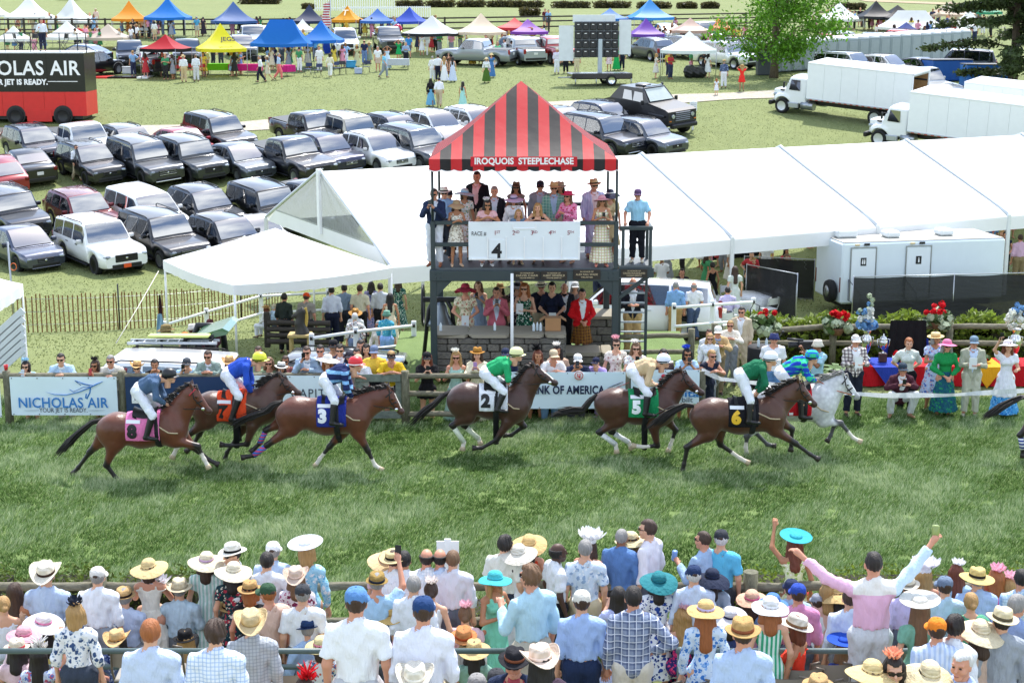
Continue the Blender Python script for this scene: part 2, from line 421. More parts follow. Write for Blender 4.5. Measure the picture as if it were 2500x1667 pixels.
POSES={
 'stand':{},'relax':dict(elL=(-.25,-.06,1.14),wrL=(-.23,.08,.92),knR=(.12,.06,.5),toR=(.19,.12,.03)),
 'hips':two(el=(.37,-.1,1.2),wr=(.2,.05,1.04)),'hip1':dict(elR=(.38,-.1,1.2),wrR=(.2,.04,1.05)),
 'lean':dict(lean=27,**two(el=(.28,.30,1.17),wr=(.09,.42,1.25))),'lean2':dict(lean=33,**two(el=(.33,.33,1.16),wr=(.05,.44,1.24))),
 'phone':two(el=(.24,.16,1.16),wr=(.055,.36,1.37)),'phonelo':two(el=(.24,.1,1.12),wr=(.05,.34,1.24)),
 'leanphone':dict(lean=24,**two(el=(.25,.35,1.15),wr=(.055,.46,1.38))),
 'leanphone1':dict(lean=24,elR=(.25,.35,1.15),wrR=(.08,.44,1.42),elL=(-.28,.30,1.17),wrL=(-.04,.42,1.24)),
 'raise':dict(elR=(.30,.10,1.55),wrR=(.25,.26,1.78),elL=(-.24,.04,1.13),wrL=(-.14,.26,1.16)),'raiseL':dict(elL=(-.30,.10,1.55),wrL=(-.25,.26,1.78)),
 'vee':dict(elL=(-.42,.05,1.47),wrL=(-.62,.16,1.63),elR=(.37,.05,1.55),wrR=(.54,.13,1.76)),
 'clasp':two(el=(.27,.02,1.14),wr=(.06,.23,1.0)),'behind':two(el=(.29,-.14,1.16),wr=(.06,-.19,.98)),
 'read':two(el=(.24,.07,1.13),wr=(.09,.31,1.19)),'cross':two(el=(.27,.08,1.13),wr=(.0,.22,1.2)),
 'drink':dict(elR=(.25,.08,1.14),wrR=(.14,.30,1.26)),'drinkL':dict(elL=(-.25,.08,1.14),wrL=(-.14,.30,1.26)),
 'shade':two(el=(.33,.12,1.5),wr=(.12,.17,1.66)),'rail':dict(lean=4,**two(el=(.29,.06,1.16),wr=(.27,.26,1.0))),
 'walk':dict(knL=(-.09,.17,.53),anL=(-.09,.18,.11),toL=(-.1,.33,.07),knR=(.09,-.08,.5),anR=(.09,-.34,.15),toR=(.1,-.22,.04),wrL=(-.24,-.08,.89),wrR=(.24,.16,.93),elR=(.24,.02,1.13),elL=(-.24,-.1,1.15)),
 'walkR':dict(knR=(.09,.17,.53),anR=(.09,.18,.11),toR=(.1,.33,.07),knL=(-.09,-.08,.5),anL=(-.09,-.34,.15),toL=(-.1,-.22,.04),wrR=(.24,-.08,.89),wrL=(-.24,.16,.93)),
 'sit':dict(SIT,**two(el=(.24,.03,1.15),wr=(.14,.27,1.0))),'sitphone':dict(SIT,**two(el=(.25,.16,1.2),wr=(.07,.34,1.42))),
 'sitraise':dict(SIT,elR=(.30,.10,1.55),wrR=(.25,.22,1.78)),
 'crouch':dict(up=-.56,lean=16,**two(kn=(.25,.34,.52),an=(.2,.14,.085),to=(.26,.28,.03),hip=(.1,.0,.40),el=(.30,.16,1.2),wr=(.1,.36,1.3))),
 'camera':dict(elR=(.26,.18,1.42),wrR=(.16,.34,1.56),elL=(-.22,.2,1.2),wrL=(-.06,.42,1.45)),
}
def rig(pose,fem):
 p=dict(POSES[pose])if isinstance(pose,str)else dict(pose);J={k:A3(v,float)for k,v in BASEJ.items()};J.update({k:A3(v,float)for k,v in p.items()if k not in('lean','up')})
 if 'upv' in p:return J
 up=p.get('up',0);L=R(p.get('lean',0));piv=A3(BASEJ['pel'],float)
 for k in J:
  if k[:2]in('pe','ws','ch','nk','hd','sh','el','wr'):
   q=J[k]
   if L and k[:2]in('ws','ch','nk','hd','sh'):
    d=q-piv;a=L if k!='hd' else L*.8;q=piv+A3([d[0],d[1]*math.cos(a)+d[2]*math.sin(a),d[2]*math.cos(a)-d[1]*math.sin(a)])
   J[k]=q+A3([0,0,up])
 if fem:
  for k in('shL','shR'):J[k][0]*=.87
 J['upv']=A3([0,math.sin(L),math.cos(L)]);return J
def bounds(J,pad=.2):
 P=np.array([v for k,v in J.items()if k!='upv']);return P.min(0)-pad,P.max(0)+pad
def torso(S,J,g,fem,k=.05):
 sc=(1,1.42,1)
 if fem:
  S.cone(J['hipL'],J['hipR'],.098+g,.098+g,k);S.cone(J['pel'],J['wst']+A3([0,0,.03]),.118+g,.100+g,k,sc);S.cone(J['wst'],J['ch'],.100+g,.124+g,k,sc);S.cone(J['ch'],J['nk']-J['upv']*.06,.124+g,.085+g,k,sc)
  for s in(-1,1):S.ell(J['ch']+A3([s*.062,.075,-.005]),(.058+g,.055+g,.06+g),.04)
  S.cone(J['shL'],J['shR'],.046+g,.046+g,k)
  for s in 'LR':S.cone(J['sh'+s]*.75+J['nk']*.25,J['nk']+J['upv']*.015,.042+g,.042+g,.03)
 else:
  S.cone(J['hipL'],J['hipR'],.098+g,.098+g,k);S.cone(J['pel'],J['wst'],.130+g,.130+g,k,sc);S.cone(J['wst'],J['ch'],.130+g,.148+g,k,sc);S.cone(J['ch'],J['nk']-J['upv']*.055,.148+g,.095+g,k,sc);S.cone(J['shL'],J['shR'],.044+g*.8,.044+g*.8,k)
  for s in 'LR':S.cone(J['sh'+s]*.85+J['nk']*.15,J['nk']+J['upv']*.01,.042+g*.6,.05+g*.6,.04)
def hand(J,s,fist=False):
 """five bent tapering fingers on the end of the palm"""
 W=Vc(J['wr'+s]);f=(W-Vc(J['el'+s])).normalized();up=Vc((0,0,1));sd=f.cross(up)
 sd=sd.normalized()if sd.length>.2 else Vc((1,0,0));n=sd.cross(f).normalized();inn=-n if n.z>0 else n
 b=MB();base=W+f*.085
 for i in range(4):
  o=base+sd*((i-1.5)*.019);L=(.070,.078,.074,.058)[i];c=.55+.1*i
  p1=o+f*L*.5+inn*L*.12*c;p2=p1+(f*.6+inn*.8*c).normalized()*L*.32;p3=p2+(f*.15+inn).normalized()*L*.25
  b.tube([o-f*.02,p1,p2,p3],[.0095,.009,.008,.0055],6)
 tsd=sd*(-1 if s=='R' else 1);o=W+f*.03+tsd*.028;b.tube([o-tsd*.012,o+f*.03+tsd*.016+inn*.01,o+f*.058+tsd*.01+inn*.028],[.012,.0105,.007],6)
 return b
def headnet(fem):
 if('h',fem)in _cache:return _cache['h',fem]
 S=SDF((-.1,-.12,-.2),(.1,.14,.14),.009);w=.94 if fem else 1.0
 S.ell((0,-.012,.03),(.075*w,.098,.096),.02);S.cone((0,.03,-.03),(0,.052,-.088),.058*w,.034*w,.03);S.ell((0,.075,-.092),(.024,.02,.019),.02)
 S.cone((0,.092,.022),(0,.113,-.018),.009,.0155,.016);S.ell((0,.098,-.062),(.024,.012,.011),.012)
 for s in(-1,1):S.ell((s*.076*w,-.006,-.005),(.012,.022,.032),.008);S.ell((s*.034,.082,.035),(.026,.014,.010),.014);S.ell((s*.042*w,.062,-.03),(.026,.024,.026),.02)
 S.cone((0,-.03,-.05),(0,-.045,-.19),.054*w,.056*w,.03)
 for s in(-1,1):S.cut(lambda X,Y,Z,s=s:.013-np.sqrt((X-s*.033)**2+(Y-.108)**2+((Z-.012)*1.25)**2))
 _cache['h',fem]=S.nets();return _cache['h',fem]
def hmat(J,hyaw,pitch=0):
 return Mx.Translation(Vc(J['hd']))@Mx.Rotation(R(hyaw),4,'Z')@Mx.Rotation(R(-pitch),4,'X')
def body(pose,fem,hyaw,pit,res):
 key=('b',str(pose),fem,hyaw,pit,res)
 if key in _cache:return _cache[key]
 J=rig(pose,fem);lo,hi=bounds(J,.17);S=SDF(lo,hi,res);torso(S,J,0,fem)
 S.cone(J['nk']-A3([0,0,.03]),J['hd']-A3([0,.025,.06]),.056 if not fem else.049,.05 if not fem else.044,.03)
 a=.85 if fem else 1
 for s in 'LR':
  f=J['wr'+s]-J['el'+s];f/=np.linalg.norm(f)
  S.cone(J['sh'+s],J['el'+s],.047*a,.041*a,.03);S.cone(J['el'+s],J['wr'+s],.042*a,.026*a,.02);S.cone(J['wr'+s],J['wr'+s]+f*.085,.025,.036,.012,(1,1,1))
  S.cone(J['hip'+s],J['kn'+s],.088,.056*a,.05);S.cone(J['kn'+s],J['an'+s]*.45+J['kn'+s]*.55,.055*a,.056*a,.03);S.cone(J['kn'+s]*.5+J['an'+s]*.5,J['an'+s],.053*a,.035*a,.03);S.cone(J['an'+s]-A3([0,.02,.03]),J['to'+s],.036,.026,.02)
 P,Q=S.nets();hv,hq=headnet(fem);M=np.array(hmat(J,hyaw,pit));hv=hv@M[:3,:3].T+M[:3,3]
 Q=np.concatenate([Q,hq+len(P)]);P=np.concatenate([P,hv])
 for s in 'LR':
  b=hand(J,s);fq=[f for f in b.f if len(f)==4];Q=np.concatenate([Q,np.array(fq)+len(P)]);P=np.concatenate([P,np.array(b.v)])
 _cache[key]=npmesh(P,Q,'body');return _cache[key]
def garment(kind,pose,fem,res):
 """kind: shirt tee tank strap jacket vest dress:z gown trousers shorts skirt:z shoes boots"""
 key=('g',kind,str(pose),fem,res)
 if key in _cache:return _cache[key]
 J=rig(pose,fem);lo,hi=bounds(J,.2);k0=kind.split(':')[0];S=SDF(lo,hi,res);u=J['upv'];nk,pel=J['nk'],J['pel']
 wr=lambda X,Y,Z:.006*np.sin(X*33+Z*14+2*np.sin(Z*9))*np.sin(Z*21-Y*29)+.005*np.sin(X*61-Z*19+3*np.sin(X*8+Z*6))
 top=k0 in('shirt','tee','tank','strap','jacket','vest','dress','sdress','ldress','polo')
 if top:
  g={'jacket':.027,'shirt':.02,'tee':.02,'polo':.02,'vest':.02}.get(k0,.011);torso(S,J,g,fem)
  for s in 'LR':
   sh,el,wri=J['sh'+s],J['el'+s],J['wr'+s]
   if k0 in('shirt','jacket','ldress'):S.cone(sh,el,.05+g*.6,.047+g*.55,.04);S.cone(el,el+(wri-el)*(.93 if k0!='shirt' else.9),.05+g*.55,.037+g*.4,.015,flat=True)
   elif k0 in('tee','polo','dress'):S.cone(sh,sh+(el-sh)*(.78 if k0!='dress' else.5),.062+g*.5,.062+g*.5,.035,flat=True)
   else:S.cone(sh,sh+(el-sh)*.06,.05+g,.05+g,.03,flat=True)
  hem={'jacket':-.17,'shirt':.07,'tee':-.03,'polo':.05,'vest':.03,'tank':.05,'strap':.05}.get(k0)
  if k0 in('dress','sdress','ldress')or(k0 in('shirt','tee')and 'out' in kind):
   hem=-.1
  if hem is not None:S.cut(lambda X,Y,Z:-(((X-pel[0])*u[0]+(Y-pel[1])*u[1]+(Z-pel[2])*u[2])-hem))
  if k0 in('strap','sdress'):S.cut(lambda X,Y,Z:(((X-nk[0])*u[0]+(Y-nk[1])*u[1]+(Z-nk[2])*u[2])+.10-.05*(np.abs(np.abs(X-nk[0])-.095)<.022)))
  else:
   r=.062 if k0 in('shirt','jacket','polo')else.085
   S.cut(lambda X,Y,Z:r-np.sqrt((X-nk[0])**2+(Y-nk[1]-.015)**2+((Z-nk[2]-.03)*.6)**2))
  if k0=='jacket':S.cut(lambda X,Y,Z:np.minimum(.085*np.clip((Z-pel[2]-.02)/.45,.12,1)-np.abs(X-nk[0]),(Y-nk[1])-.045-.14*np.clip((nk[2]-Z)/.5,0,1)*u[1]))
  if k0=='vest':pass
 if k0 in('dress','sdress','ldress','skirt'):
  zl=float(kind.split(':')[1]);c=J['wst']if k0=='skirt' else J['pel'];seated=J['knL'][1]>.3
  z1=J['pel'][2]+.13;zb=zl if not seated else.45
  if seated:
   S.cone((J['hipL']+J['hipR'])/2,(J['knL']+J['knR'])/2+A3([0,.0,0]),.15,.17,.05,(.8,1,1.15));S.cone((J['knL']+J['knR'])/2,(J['anL']+J['anR'])/2*.55+(J['knL']+J['knR'])/2*.45,.15,.16,.05,(.75,1,1))
  else:
   wide=.19+.13*(1-zl)+(.06 if 'f' in kind else 0)
   def f(X,Y,Z):
    t=np.clip((z1-Z)/(z1-zl),0,1);r=.118+(wide-.118)*np.minimum(1,t**.8*1.0);a=np.arctan2(Y-.0,X);r=r*(1+.06*t*np.sin(a*9+2*np.sin(a*2)))
    d=np.sqrt((X)**2+(Y*1.18)**2)-r;return np.maximum(np.maximum(d,zl-Z),Z-z1)
   S.fn((-wide-.06,-wide-.06,zl-.02),(wide+.06,wide+.06,z1),f,.03)
 if k0 in('trousers','shorts','breeches'):
  g=.014;S.cone(J['hipL'],J['hipR'],.106+g,.106+g,.04);S.cone(J['pel'],J['wst'],.125+g*.4,.122+g*.4,.04,(1,1.36,1))
  for s in 'LR':
   h,kn,an=J['hip'+s],J['kn'+s],J['an'+s]
   if k0=='shorts':S.cone(h,h+(kn-h)*.86,.1+g,.085+g,.04,flat=True)
   elif k0=='breeches':S.cone(h,kn,.098+g*.6,.066+g*.6,.04);S.cone(kn,kn+(an-kn)*.2,.064+g*.6,.06,.02,flat=True)
   else:S.cone(h,kn,.098+g,.07+g,.04);S.cone(kn,an+(kn-an)*.07,.069+g,.058+g,.03,flat=True)
  S.cut(lambda X,Y,Z:np.minimum((X-pel[0])*u[0]+(Y-pel[1])*u[1]+(Z-pel[2])*u[2]-.10,.23-np.sqrt((X-pel[0])**2+(Y-pel[1])**2+(Z-pel[2])**2)))
 if k0 in('shoes','boots'):
  for s in kind[-1]:
   an,to=J['an'+s],J['to'+s];S.cone(an-A3([0,.03,.04]),to,.043,.032,.03)
   if k0=='boots':S.cone(an-A3([0,.01,.03]),an+(J['kn'+s]-an)*.86,.05,.072,.02,flat=True)
  zmin=J['to'+kind[-1]][2]-.03;S.cut(lambda X,Y,Z:zmin-Z)
 if k0 not in('shoes','boots'):S.warp(wr)
 _cache[key]=S.mesh(k0);return _cache[key]
def hairmesh(kind,fem):
 key=('hair',kind)
 if key in _cache:return _cache[key]
 S=SDF((-.16,-.22,-.42),(.16,.14,.17),.0105);g={'crop':.004,'short':.010,'wavy':.016}.get(kind,.014)
 S.ell((0,-.014,.034),(.0765+g,.099+g,.098+g),.01)
 if kind=='balding':S.cut(lambda X,Y,Z:Z-.055)
 low={'crop':-.05,'short':-.075,'balding':-.075,'wavy':-.085}.get(kind,-.09)
 S.cut(lambda X,Y,Z:np.minimum(np.minimum(.066-Z+.25*np.abs(X),Y-.012+.2*(Z<-.02)*0),1));S.cut(lambda X,Y,Z:low-Z)
 if kind in('long','wavylong','half'):
  zb={'long':-.36,'wavylong':-.30,'half':-.2}[kind]
  S.cone((0,-.045,.02),(0,-.105,zb),.088,.075,.03,(1,1.5,1))
  for s in(-1,1):S.cone((s*.07,-.01,.03),(s*.095,-.03,zb*.62),.035,.04,.03)
 if kind=='bob':
  S.cone((0,-.045,.02),(0,-.06,-.10),.088,.085,.03,(1,1.25,1))
  for s in(-1,1):S.cone((s*.074,.0,.03),(s*.083,.015,-.09),.032,.034,.03)
 if kind=='bun':S.ell((0,-.125,.0),(.042,.042,.042),.02)
 if kind=='pony':S.cone((0,-.10,.03),(0,-.15,-.22),.04,.02,.02)
 amp={'wavy':.006,'wavylong':.008,'bob':.004}.get(kind,.0025)
 S.warp(lambda X,Y,Z:amp*np.sin(np.arctan2(X,-Y)*14+Z*(22 if 'wavy' in kind else 6))+amp*.5*np.sin(Z*60+X*50))
 _cache[key]=S.mesh('hair');return _cache[key]
def hairmat(c):
 key=('hairm',c)
 if key in _mats:return _mats[key]
 t=NT('hair');cc=lin(c);f=t.noise(t.coord(),60,3,.6,(1,1,.12));t.l(t.mixc(f,[x*.55 for x in cc],[min(1,x*1.35)for x in cc]),t.b.inputs['Base Color']);t.b.inputs['Roughness'].default_value=.62;t.bump(f,.8,.012);_mats[key]=t.m;return t.m
HAIRC=dict(brown='#3d2a1e',dark='#1d1613',black='#120f0e',blond='#a98552',grey='#8b8986',white='#c9c8c6',red='#6b3520',light='#6f5238',ginger='#9a5a2c')
def hatmesh(kind):
 if('hat',kind)in _cache:return _cache['hat',kind]
 b=MB();bd=None;n=28;tilt=None
 def brim(R0,R1,z,f,th=.006):
  b.grid(lambda u,v:f(R0+(R1-R0)*v,u*2*math.pi,z),n*2,5);b.grid(lambda u,v:Vc(f(R0+(R1-R0)*v,u*2*math.pi,z))-Vc((0,0,th)),n*2,5)
  b.tube([Vc(f(R1,k*2*math.pi/n,z))-Vc((0,0,th/2))for k in range(n+1)],th*.7,5)
 ell=lambda r,a,k=1.18:(r*math.cos(a),r*math.sin(a)*k-.01)
 if kind in('panama','fedora','trilby','cowboy','straw'):
  hgt={'trilby':.10,'cowboy':.125}.get(kind,.115);R1={'panama':.155,'fedora':.15,'trilby':.128,'cowboy':.185,'straw':.2}[kind]
  prof=[(.092,.05),(.094,.07),(.091,.05+hgt*.6),(.083,.05+hgt*.9),(.06,.05+hgt),(.001,.05+hgt-.004)]
  def wc(p):
   t=max(0,(p.z-.07)/hgt);pin=1-.28*t*max(0,math.sin(math.atan2(p.y,p.x)))**2 if kind!='straw' else 1-.2*t*max(0,math.sin(math.atan2(p.y,p.x)))**2
   dz=-.026*t*math.exp(-(p.x/.028)**2)if p.z>.05+hgt*.7 else 0
   return(p.x*pin,p.y*1.18-.01,p.z+dz)
  b.lathe(prof,n,0,warp=wc)
  def f(r,a,z):
   x,y=ell(r,a);q=(r-.09)/(R1-.09);c=math.cos(a)
   dz={'cowboy':.085*q*q*c*c-.02*q*math.sin(a)**2,'panama':.012*q*c*c-.018*q*max(0,math.sin(a)),'fedora':.014*q*c*c-.02*q*max(0,math.sin(a)),'trilby':.03*q*max(0,-math.sin(a))-.012*q,'straw':-.03*q+.015*q*c*c}[kind];return(x*(1 if kind!='cowboy' else 1-.12*q),y,z+dz)
  brim(.09,R1,.055,f);bd=[(.0965,.058),(.0965,.085),(.095,.086)]
 elif kind in('sunhat','wide','floppy','boater','saucer'):
  R1={'sunhat':.205,'wide':.245,'floppy':.235,'boater':.17,'saucer':.22}[kind]
  if kind=='boater':prof=[(.093,.05),(.093,.125),(.086,.132),(.001,.133)]
  elif kind=='saucer':prof=[(.095,.13),(.06,.165),(.001,.17)]
  else:prof=[(.094,.045),(.095,.08),(.088,.115),(.066,.142),(.03,.155),(.001,.157)]
  b.lathe(prof,n,0,warp=lambda p:(p.x,p.y*1.16-.01,p.z))
  def f(r,a,z):
   q=(r-.08)/(R1-.08);x,y=ell(r,a,1.12);dz={'sunhat':-.035*q*q+.008*q*math.sin(3*a),'wide':-.05*q*q+.018*q*math.sin(2*a+.6),'floppy':-.085*q*q+.024*q*math.sin(3*a),'boater':0,'saucer':.012*q*q}[kind];return(x,y,z+dz)
  brim(.09 if kind=='saucer' else.09,R1,.135 if kind=='saucer' else.055,f);bd=[(.0975,.056),(.0975,.082),(.095,.083)]if kind!='saucer' else None
 elif kind in('cap','visor','capback'):
  if kind!='visor':b.lathe([(.088,.03),(.0905,.06),(.086,.095),(.066,.125),(.03,.142),(.001,.145)],n,0,warp=lambda p:(p.x,p.y*1.2-.012,p.z));b.sph((0,-.012,.146),(.009,.009,.006),8,4)
  else:b.lathe([(.087,.035),(.089,.075),(.0865,.076),(.085,.036),(.087,.035)],n,0,warp=lambda p:(p.x,p.y*1.2-.012,p.z))
  def v(u,w,o=0):
   a=R(28+124*u);r0,r1=.088,.088+.085*math.sin(math.pi*u)**.6;r=r0+(r1-r0)*w;return(r*math.cos(a),r*math.sin(a)*1.2-.012,.042-.02*w-.03*w*math.cos(a)**2+o)
  b.grid(lambda u,w:v(u,w),14,4);b.grid(lambda u,w:v(u,w,-.006),14,4)
  if kind!='visor':bd='hole'
 elif kind=='bucket':
  b.lathe([(.135,.005),(.1,.05),(.088,.12),(.08,.132),(.001,.136)],n,0,warp=lambda p:(p.x,p.y*1.15-.01,p.z));b.lathe([(.132,.002),(.098,.045)],n,0,warp=lambda p:(p.x,p.y*1.15-.01,p.z))
 elif kind=='helmet':
  b.lathe([(.1,-.01),(.112,.02),(.112,.06),(.1,.11),(.068,.145),(.03,.16),(.001,.163)],n,0,warp=lambda p:(p.x,p.y*1.2-.005,p.z));
  b.grid(lambda u,w:((.11+.05*w*math.sin(math.pi*u))*math.cos(R(20+140*u)),(.11+.045*w*math.sin(math.pi*u))*math.sin(R(20+140*u))*1.2-.005,.02-.012*w),14,3)
  bd=[(.1145,.006),(.1155,.02),(.1135,.03)]
 elif kind in('flower','feather','ruffle'):
  rs=random.Random(len(kind));R0=.085 if kind!='ruffle' else.16
  for k in range(16 if kind=='flower' else 22):
   a=k*2.4;q=math.sqrt(k/16);c=Vc((.02+math.cos(a)*R0*.62*q,.0+math.sin(a)*R0*.62*q,.135+.035*(1-q)))
   d=Vc((math.cos(a),math.sin(a),.5)).normalized();L=R0*(.45+.3*rs.random());s=d.cross(Vc((0,0,1))).normalized()
   b.grid(lambda u,w,c=c,d=d,s=s,L=L:c+d*(L*w)+s*((u-.5)*L*1.1*math.sin(math.pi*(.15+.75*w)))+Vc((0,0,L*.45*w*w+.012*math.sin(u*6+k))),4,4)
  if kind=='feather':
   for k in range(9):
    a=k*.7;d=Vc((math.cos(a)*.6,math.sin(a)*.6-.2,1)).normalized();b.tube([Vc((.02,0,.14)),Vc((.02,0,.14))+d*.1,Vc((.02,0,.14))+d*.17+Vc((.03*math.cos(a),.03*math.sin(a),0))],[.008,.013,.002],5)
  if kind=='ruffle':b.lathe([(.09,.05),(.095,.09),(.06,.135),(.001,.14)],n,0,warp=lambda p:(p.x,p.y*1.16-.01,p.z))
 me=b.mesh('hat',fix=kind not in('flower','feather'))
 if bd=='hole':b=MB();b.sph((0,-.112,.055),(.034,.012,.024),10,6);bd=b.mesh('opening')
 elif bd:b=MB();b.lathe(bd,n,0,warp=lambda p:(p.x,p.y*1.18-.01,p.z)if kind!='helmet' else(p.x,p.y*1.2-.005,p.z));bd=b.mesh('hat_band')
 _cache['hat',kind]=(me,bd);return me,bd
def collarmesh(fem):
 if('col',fem)in _cache:return _cache['col',fem]
 b=MB();f=.88 if fem else 1
 b.lathe([(.064*f,-.012),(.062*f,.036),(.066*f,.037),(.078*f,.0),(.074*f,-.014)],18,0,warp=lambda p:(p.x,p.y*1.05+.008,p.z-.35*max(0,p.y)));_cache['col',fem]=b.mesh('collar');return _cache['col',fem]
def eyesmesh(s):
 if('eye',s)in _cache:return _cache['eye',s]
 b=MB();b.sph((s*.033,.0945,.013),(.0135,.007,.0085),8,5);_cache['eye',s]=b.mesh('eye');return _cache['eye',s]
def mouthmesh():
 if 'mouth' in _cache:return _cache['mouth']
 b=MB();b.tube([(-.024,.1,-.06),(0,.1105,-.0625),(.024,.1,-.06)],[.003,.0065,.003],6);_cache['mouth']=b.mesh('mouth');return _cache['mouth']
def glassmesh():
 if 'gl' in _cache:return _cache['gl']
 b=MB();N=24;V=[]
 for i in range(N+1):
  a=(i/N-.5)*2;x=.084*math.sin(a*1.5)/math.sin(1.5);y=.116*math.cos(a*1.35)**.7-.004 if abs(a)<.98 else.0
  m=abs(abs(x)-.036)<.028;hh=.021 if m and y>.08 else.005;V+=[(x,y,.016+hh*.55),(x,y,.016-hh*1.1),(x*.97,y-.008,.016-hh*1.1),(x*.97,y-.008,.016+hh*.55)]
 b.add(V,[(4*i+j,4*i+4+j,4*i+4+(j+1)%4,4*i+(j+1)%4)for i in range(N)for j in range(4)]);_cache['gl']=b.mesh('sunglasses');return _cache['gl']
PHONE=MB().bbox((0,0,0),(.078,.011,.155),.006).mesh('phone');PHM=mat('phone_case','#1b1d22',.25)
CUP=MB().lathe([(.028,-.05),(.036,.06),(.034,.06),(.027,-.046),(.001,-.046)],14).mesh('cup')
CAN=MB().lathe([(.024,-.06),(.031,-.052),(.031,.048),(.026,.06),(.001,.058)],14).mesh('can')
PAPER=MB().box((0,0,0),(.16,.008,.23)).mesh('paper')
BOTTLE=MB().lathe([(.03,-.1),(.032,-.09),(.032,.04),(.012,.085),(.012,.1),(.001,.1)],12).mesh('bottle')
def pm(s):
 """material from a short text: hex, or pattern:hex:hex..."""
 q=s.split(':')
 if q[0]in('plaid','vstripe','hstripe','check','diamond','hoops','block','floral','straw'):return patt(q[0],['#'+c for c in q[1:]],1.0 if q[0]!='floral' else 1.0)
 return cloth('#'+q[0])
SK=dict(f='#d2a184',p='#c98f74',t='#b07a58',d='#4a3024',k='#8a5c40')
NAMES=dict(shirt='shirt',tee='shirt',polo='polo_shirt',tank='top',strap='top',jacket='jacket',vest='vest',dress='dress',sdress='dress',ldress='dress',skirt='skirt',trousers='trousers',breeches='breeches',shorts='shorts')
def person(loc,yaw,label,pose='stand',sex='m',h=1.76,top='shirt:dddddd',bot='trousers:444444',hat='',hair='short:brown',sk='f',gl=0,hyaw=0,pit=0,shoe='3a2a20',res=.017,under='',group=None,name='person',cat='person',held=None,face=None,scale=None,boots=False):
 fem=sex=='w';o=thing(name,label,cat,loc,R(yaw),group);s=(h/1.75)if scale is None else scale;o.scale=(s,s,s);J=rig(pose,fem);ml=SK.get(sk,sk)
 obj('body',body(pose,fem,hyaw,pit,res),skin(ml),o)
 if top:
  k,m=top.split(':',1)
  if k in('dress','sdress','ldress'):z,m=m.split(':',1);kk=k+':'+z
  else:kk=k
  obj(NAMES[k],garment(kk,pose,fem,res),pm(m),o)
  if k in('shirt','polo','jacket'):obj('collar',collarmesh(fem),pm(under if(k=='jacket' and under)else m),o,tuple(J['nk']+J['upv']*.005),(-math.asin(J['upv'][1]),0,0))
  if k=='jacket':obj('shirt',garment('vest',pose,fem,res),pm(under or 'dfe3ea'),o)
 if bot:
  k,m=bot.split(':',1)
  if k=='skirt':z,m=m.split(':',1);k2='skirt:'+z
  else:k2=k
  obj(NAMES[k],garment(k2,pose,fem,res),pm(m),o)
 if shoe:
  for sd in 'LR':obj('boot' if boots else 'shoe',garment(('boots:' if boots else 'shoes:')+sd,pose,fem,max(res,.017)),mat('shoe_leather','#'+shoe,.4 if boots else.5),o)
 HM=hmat(J,hyaw,pit);face=(100<(yaw+hyaw)%360<260 and not gl)if face is None else face
 def onhead(nm,me,m,par=o):q=obj(nm,me,m,par);q.matrix_local=HM if par is o else Mx();return q
 if face:
  for sd in(-1,1):onhead('eye',eyesmesh(sd),mat('eye_dark','#2a1d18',.3))
  onhead('mouth',mouthmesh(),mat('lips','#a4574f' if fem else '#9a6152',.5))
 if hair:
  hk,hc=hair.split(':');hk='short' if hat and hk=='wavy' else hk;onhead('hair',hairmesh(hk,fem),hairmat(HAIRC.get(hc,'#'+hc)))
 if hat:
  q=hat.split(':');me,bd=hatmesh(q[0]);c=q[1]
  if q[0]in('cap','visor','capback','bucket'):m=cloth('#'+c)
  elif q[0]=='helmet':m=mat('helmet_silk','#'+c,.4)if len(q)<4 else patt('diamond',['#'+c,'#'+q[3]],.55)
  elif q[0]in('flower','feather','ruffle','saucer'):m=cloth('#'+c,trans=.25)
  else:r_,g_,b_=[int(c[i:i+2],16)for i in(0,2,4)];dk='#%02x%02x%02x'%(int(r_*.8),int(g_*.78),int(b_*.72));m=patt('straw',[dk,'#'+c])
  hh=onhead('hat',me,m)
  if bd is not None:obj('cap_opening' if q[0]in('cap','capback')else 'hat_band',bd,hairmat(HAIRC['brown'])if q[0]in('cap','capback')else cloth('#'+(q[2]if len(q)>2 and q[2]else '2a2422')),hh)
  if q[0]not in('cap','visor','capback','helmet'):
   rr=random.Random(label);hh.matrix_local=HM@Mx.Rotation(R(rr.uniform(-6,6)),4,'Y')@Mx.Rotation(R(rr.uniform(-4,14)),4,'X')
 if gl:onhead('sunglasses',glassmesh(),mat('dark_lens','#0c0c0e',.15))
 if held:
  kd,hs,lb,cc=held;f=J['wr'+hs]-J['el'+hs];f/=np.linalg.norm(f);w=J['wr'+hs]+f*.10
  Mw=Mx.Translation(Vc(loc))@Mx.Rotation(R(yaw),4,'Z')@Mx.Scale(s,4);p=Mw@Vc(w+A3([0,.025,.035]))
  me=dict(phone=PHONE,cup=CUP,can=CAN,paper=PAPER,bottle=BOTTLE)[kd];m={'phone':PHM,'paper':mat('printed_paper','#d8dcdc',.7)}.get(kd)or mat('drink_'+kd,'#'+(cc or 'dfe6ea'),.25)
  if kd=='phone' and cc:m=mat('phone_case','#'+cc,.3)
  q=obj(kd,me,m);q.matrix_world=Mx.Translation(p)@Mx.Rotation(R(yaw+rnd.uniform(-15,15)),4,'Z')@Mx.Rotation(R(rnd.uniform(-12,12)),4,'X')@Mx.Scale(s*(1.0 if kd!='can' else 1.15),4);tag(q,lb,{'paper':'programme'}.get(kd,kd))
 return o
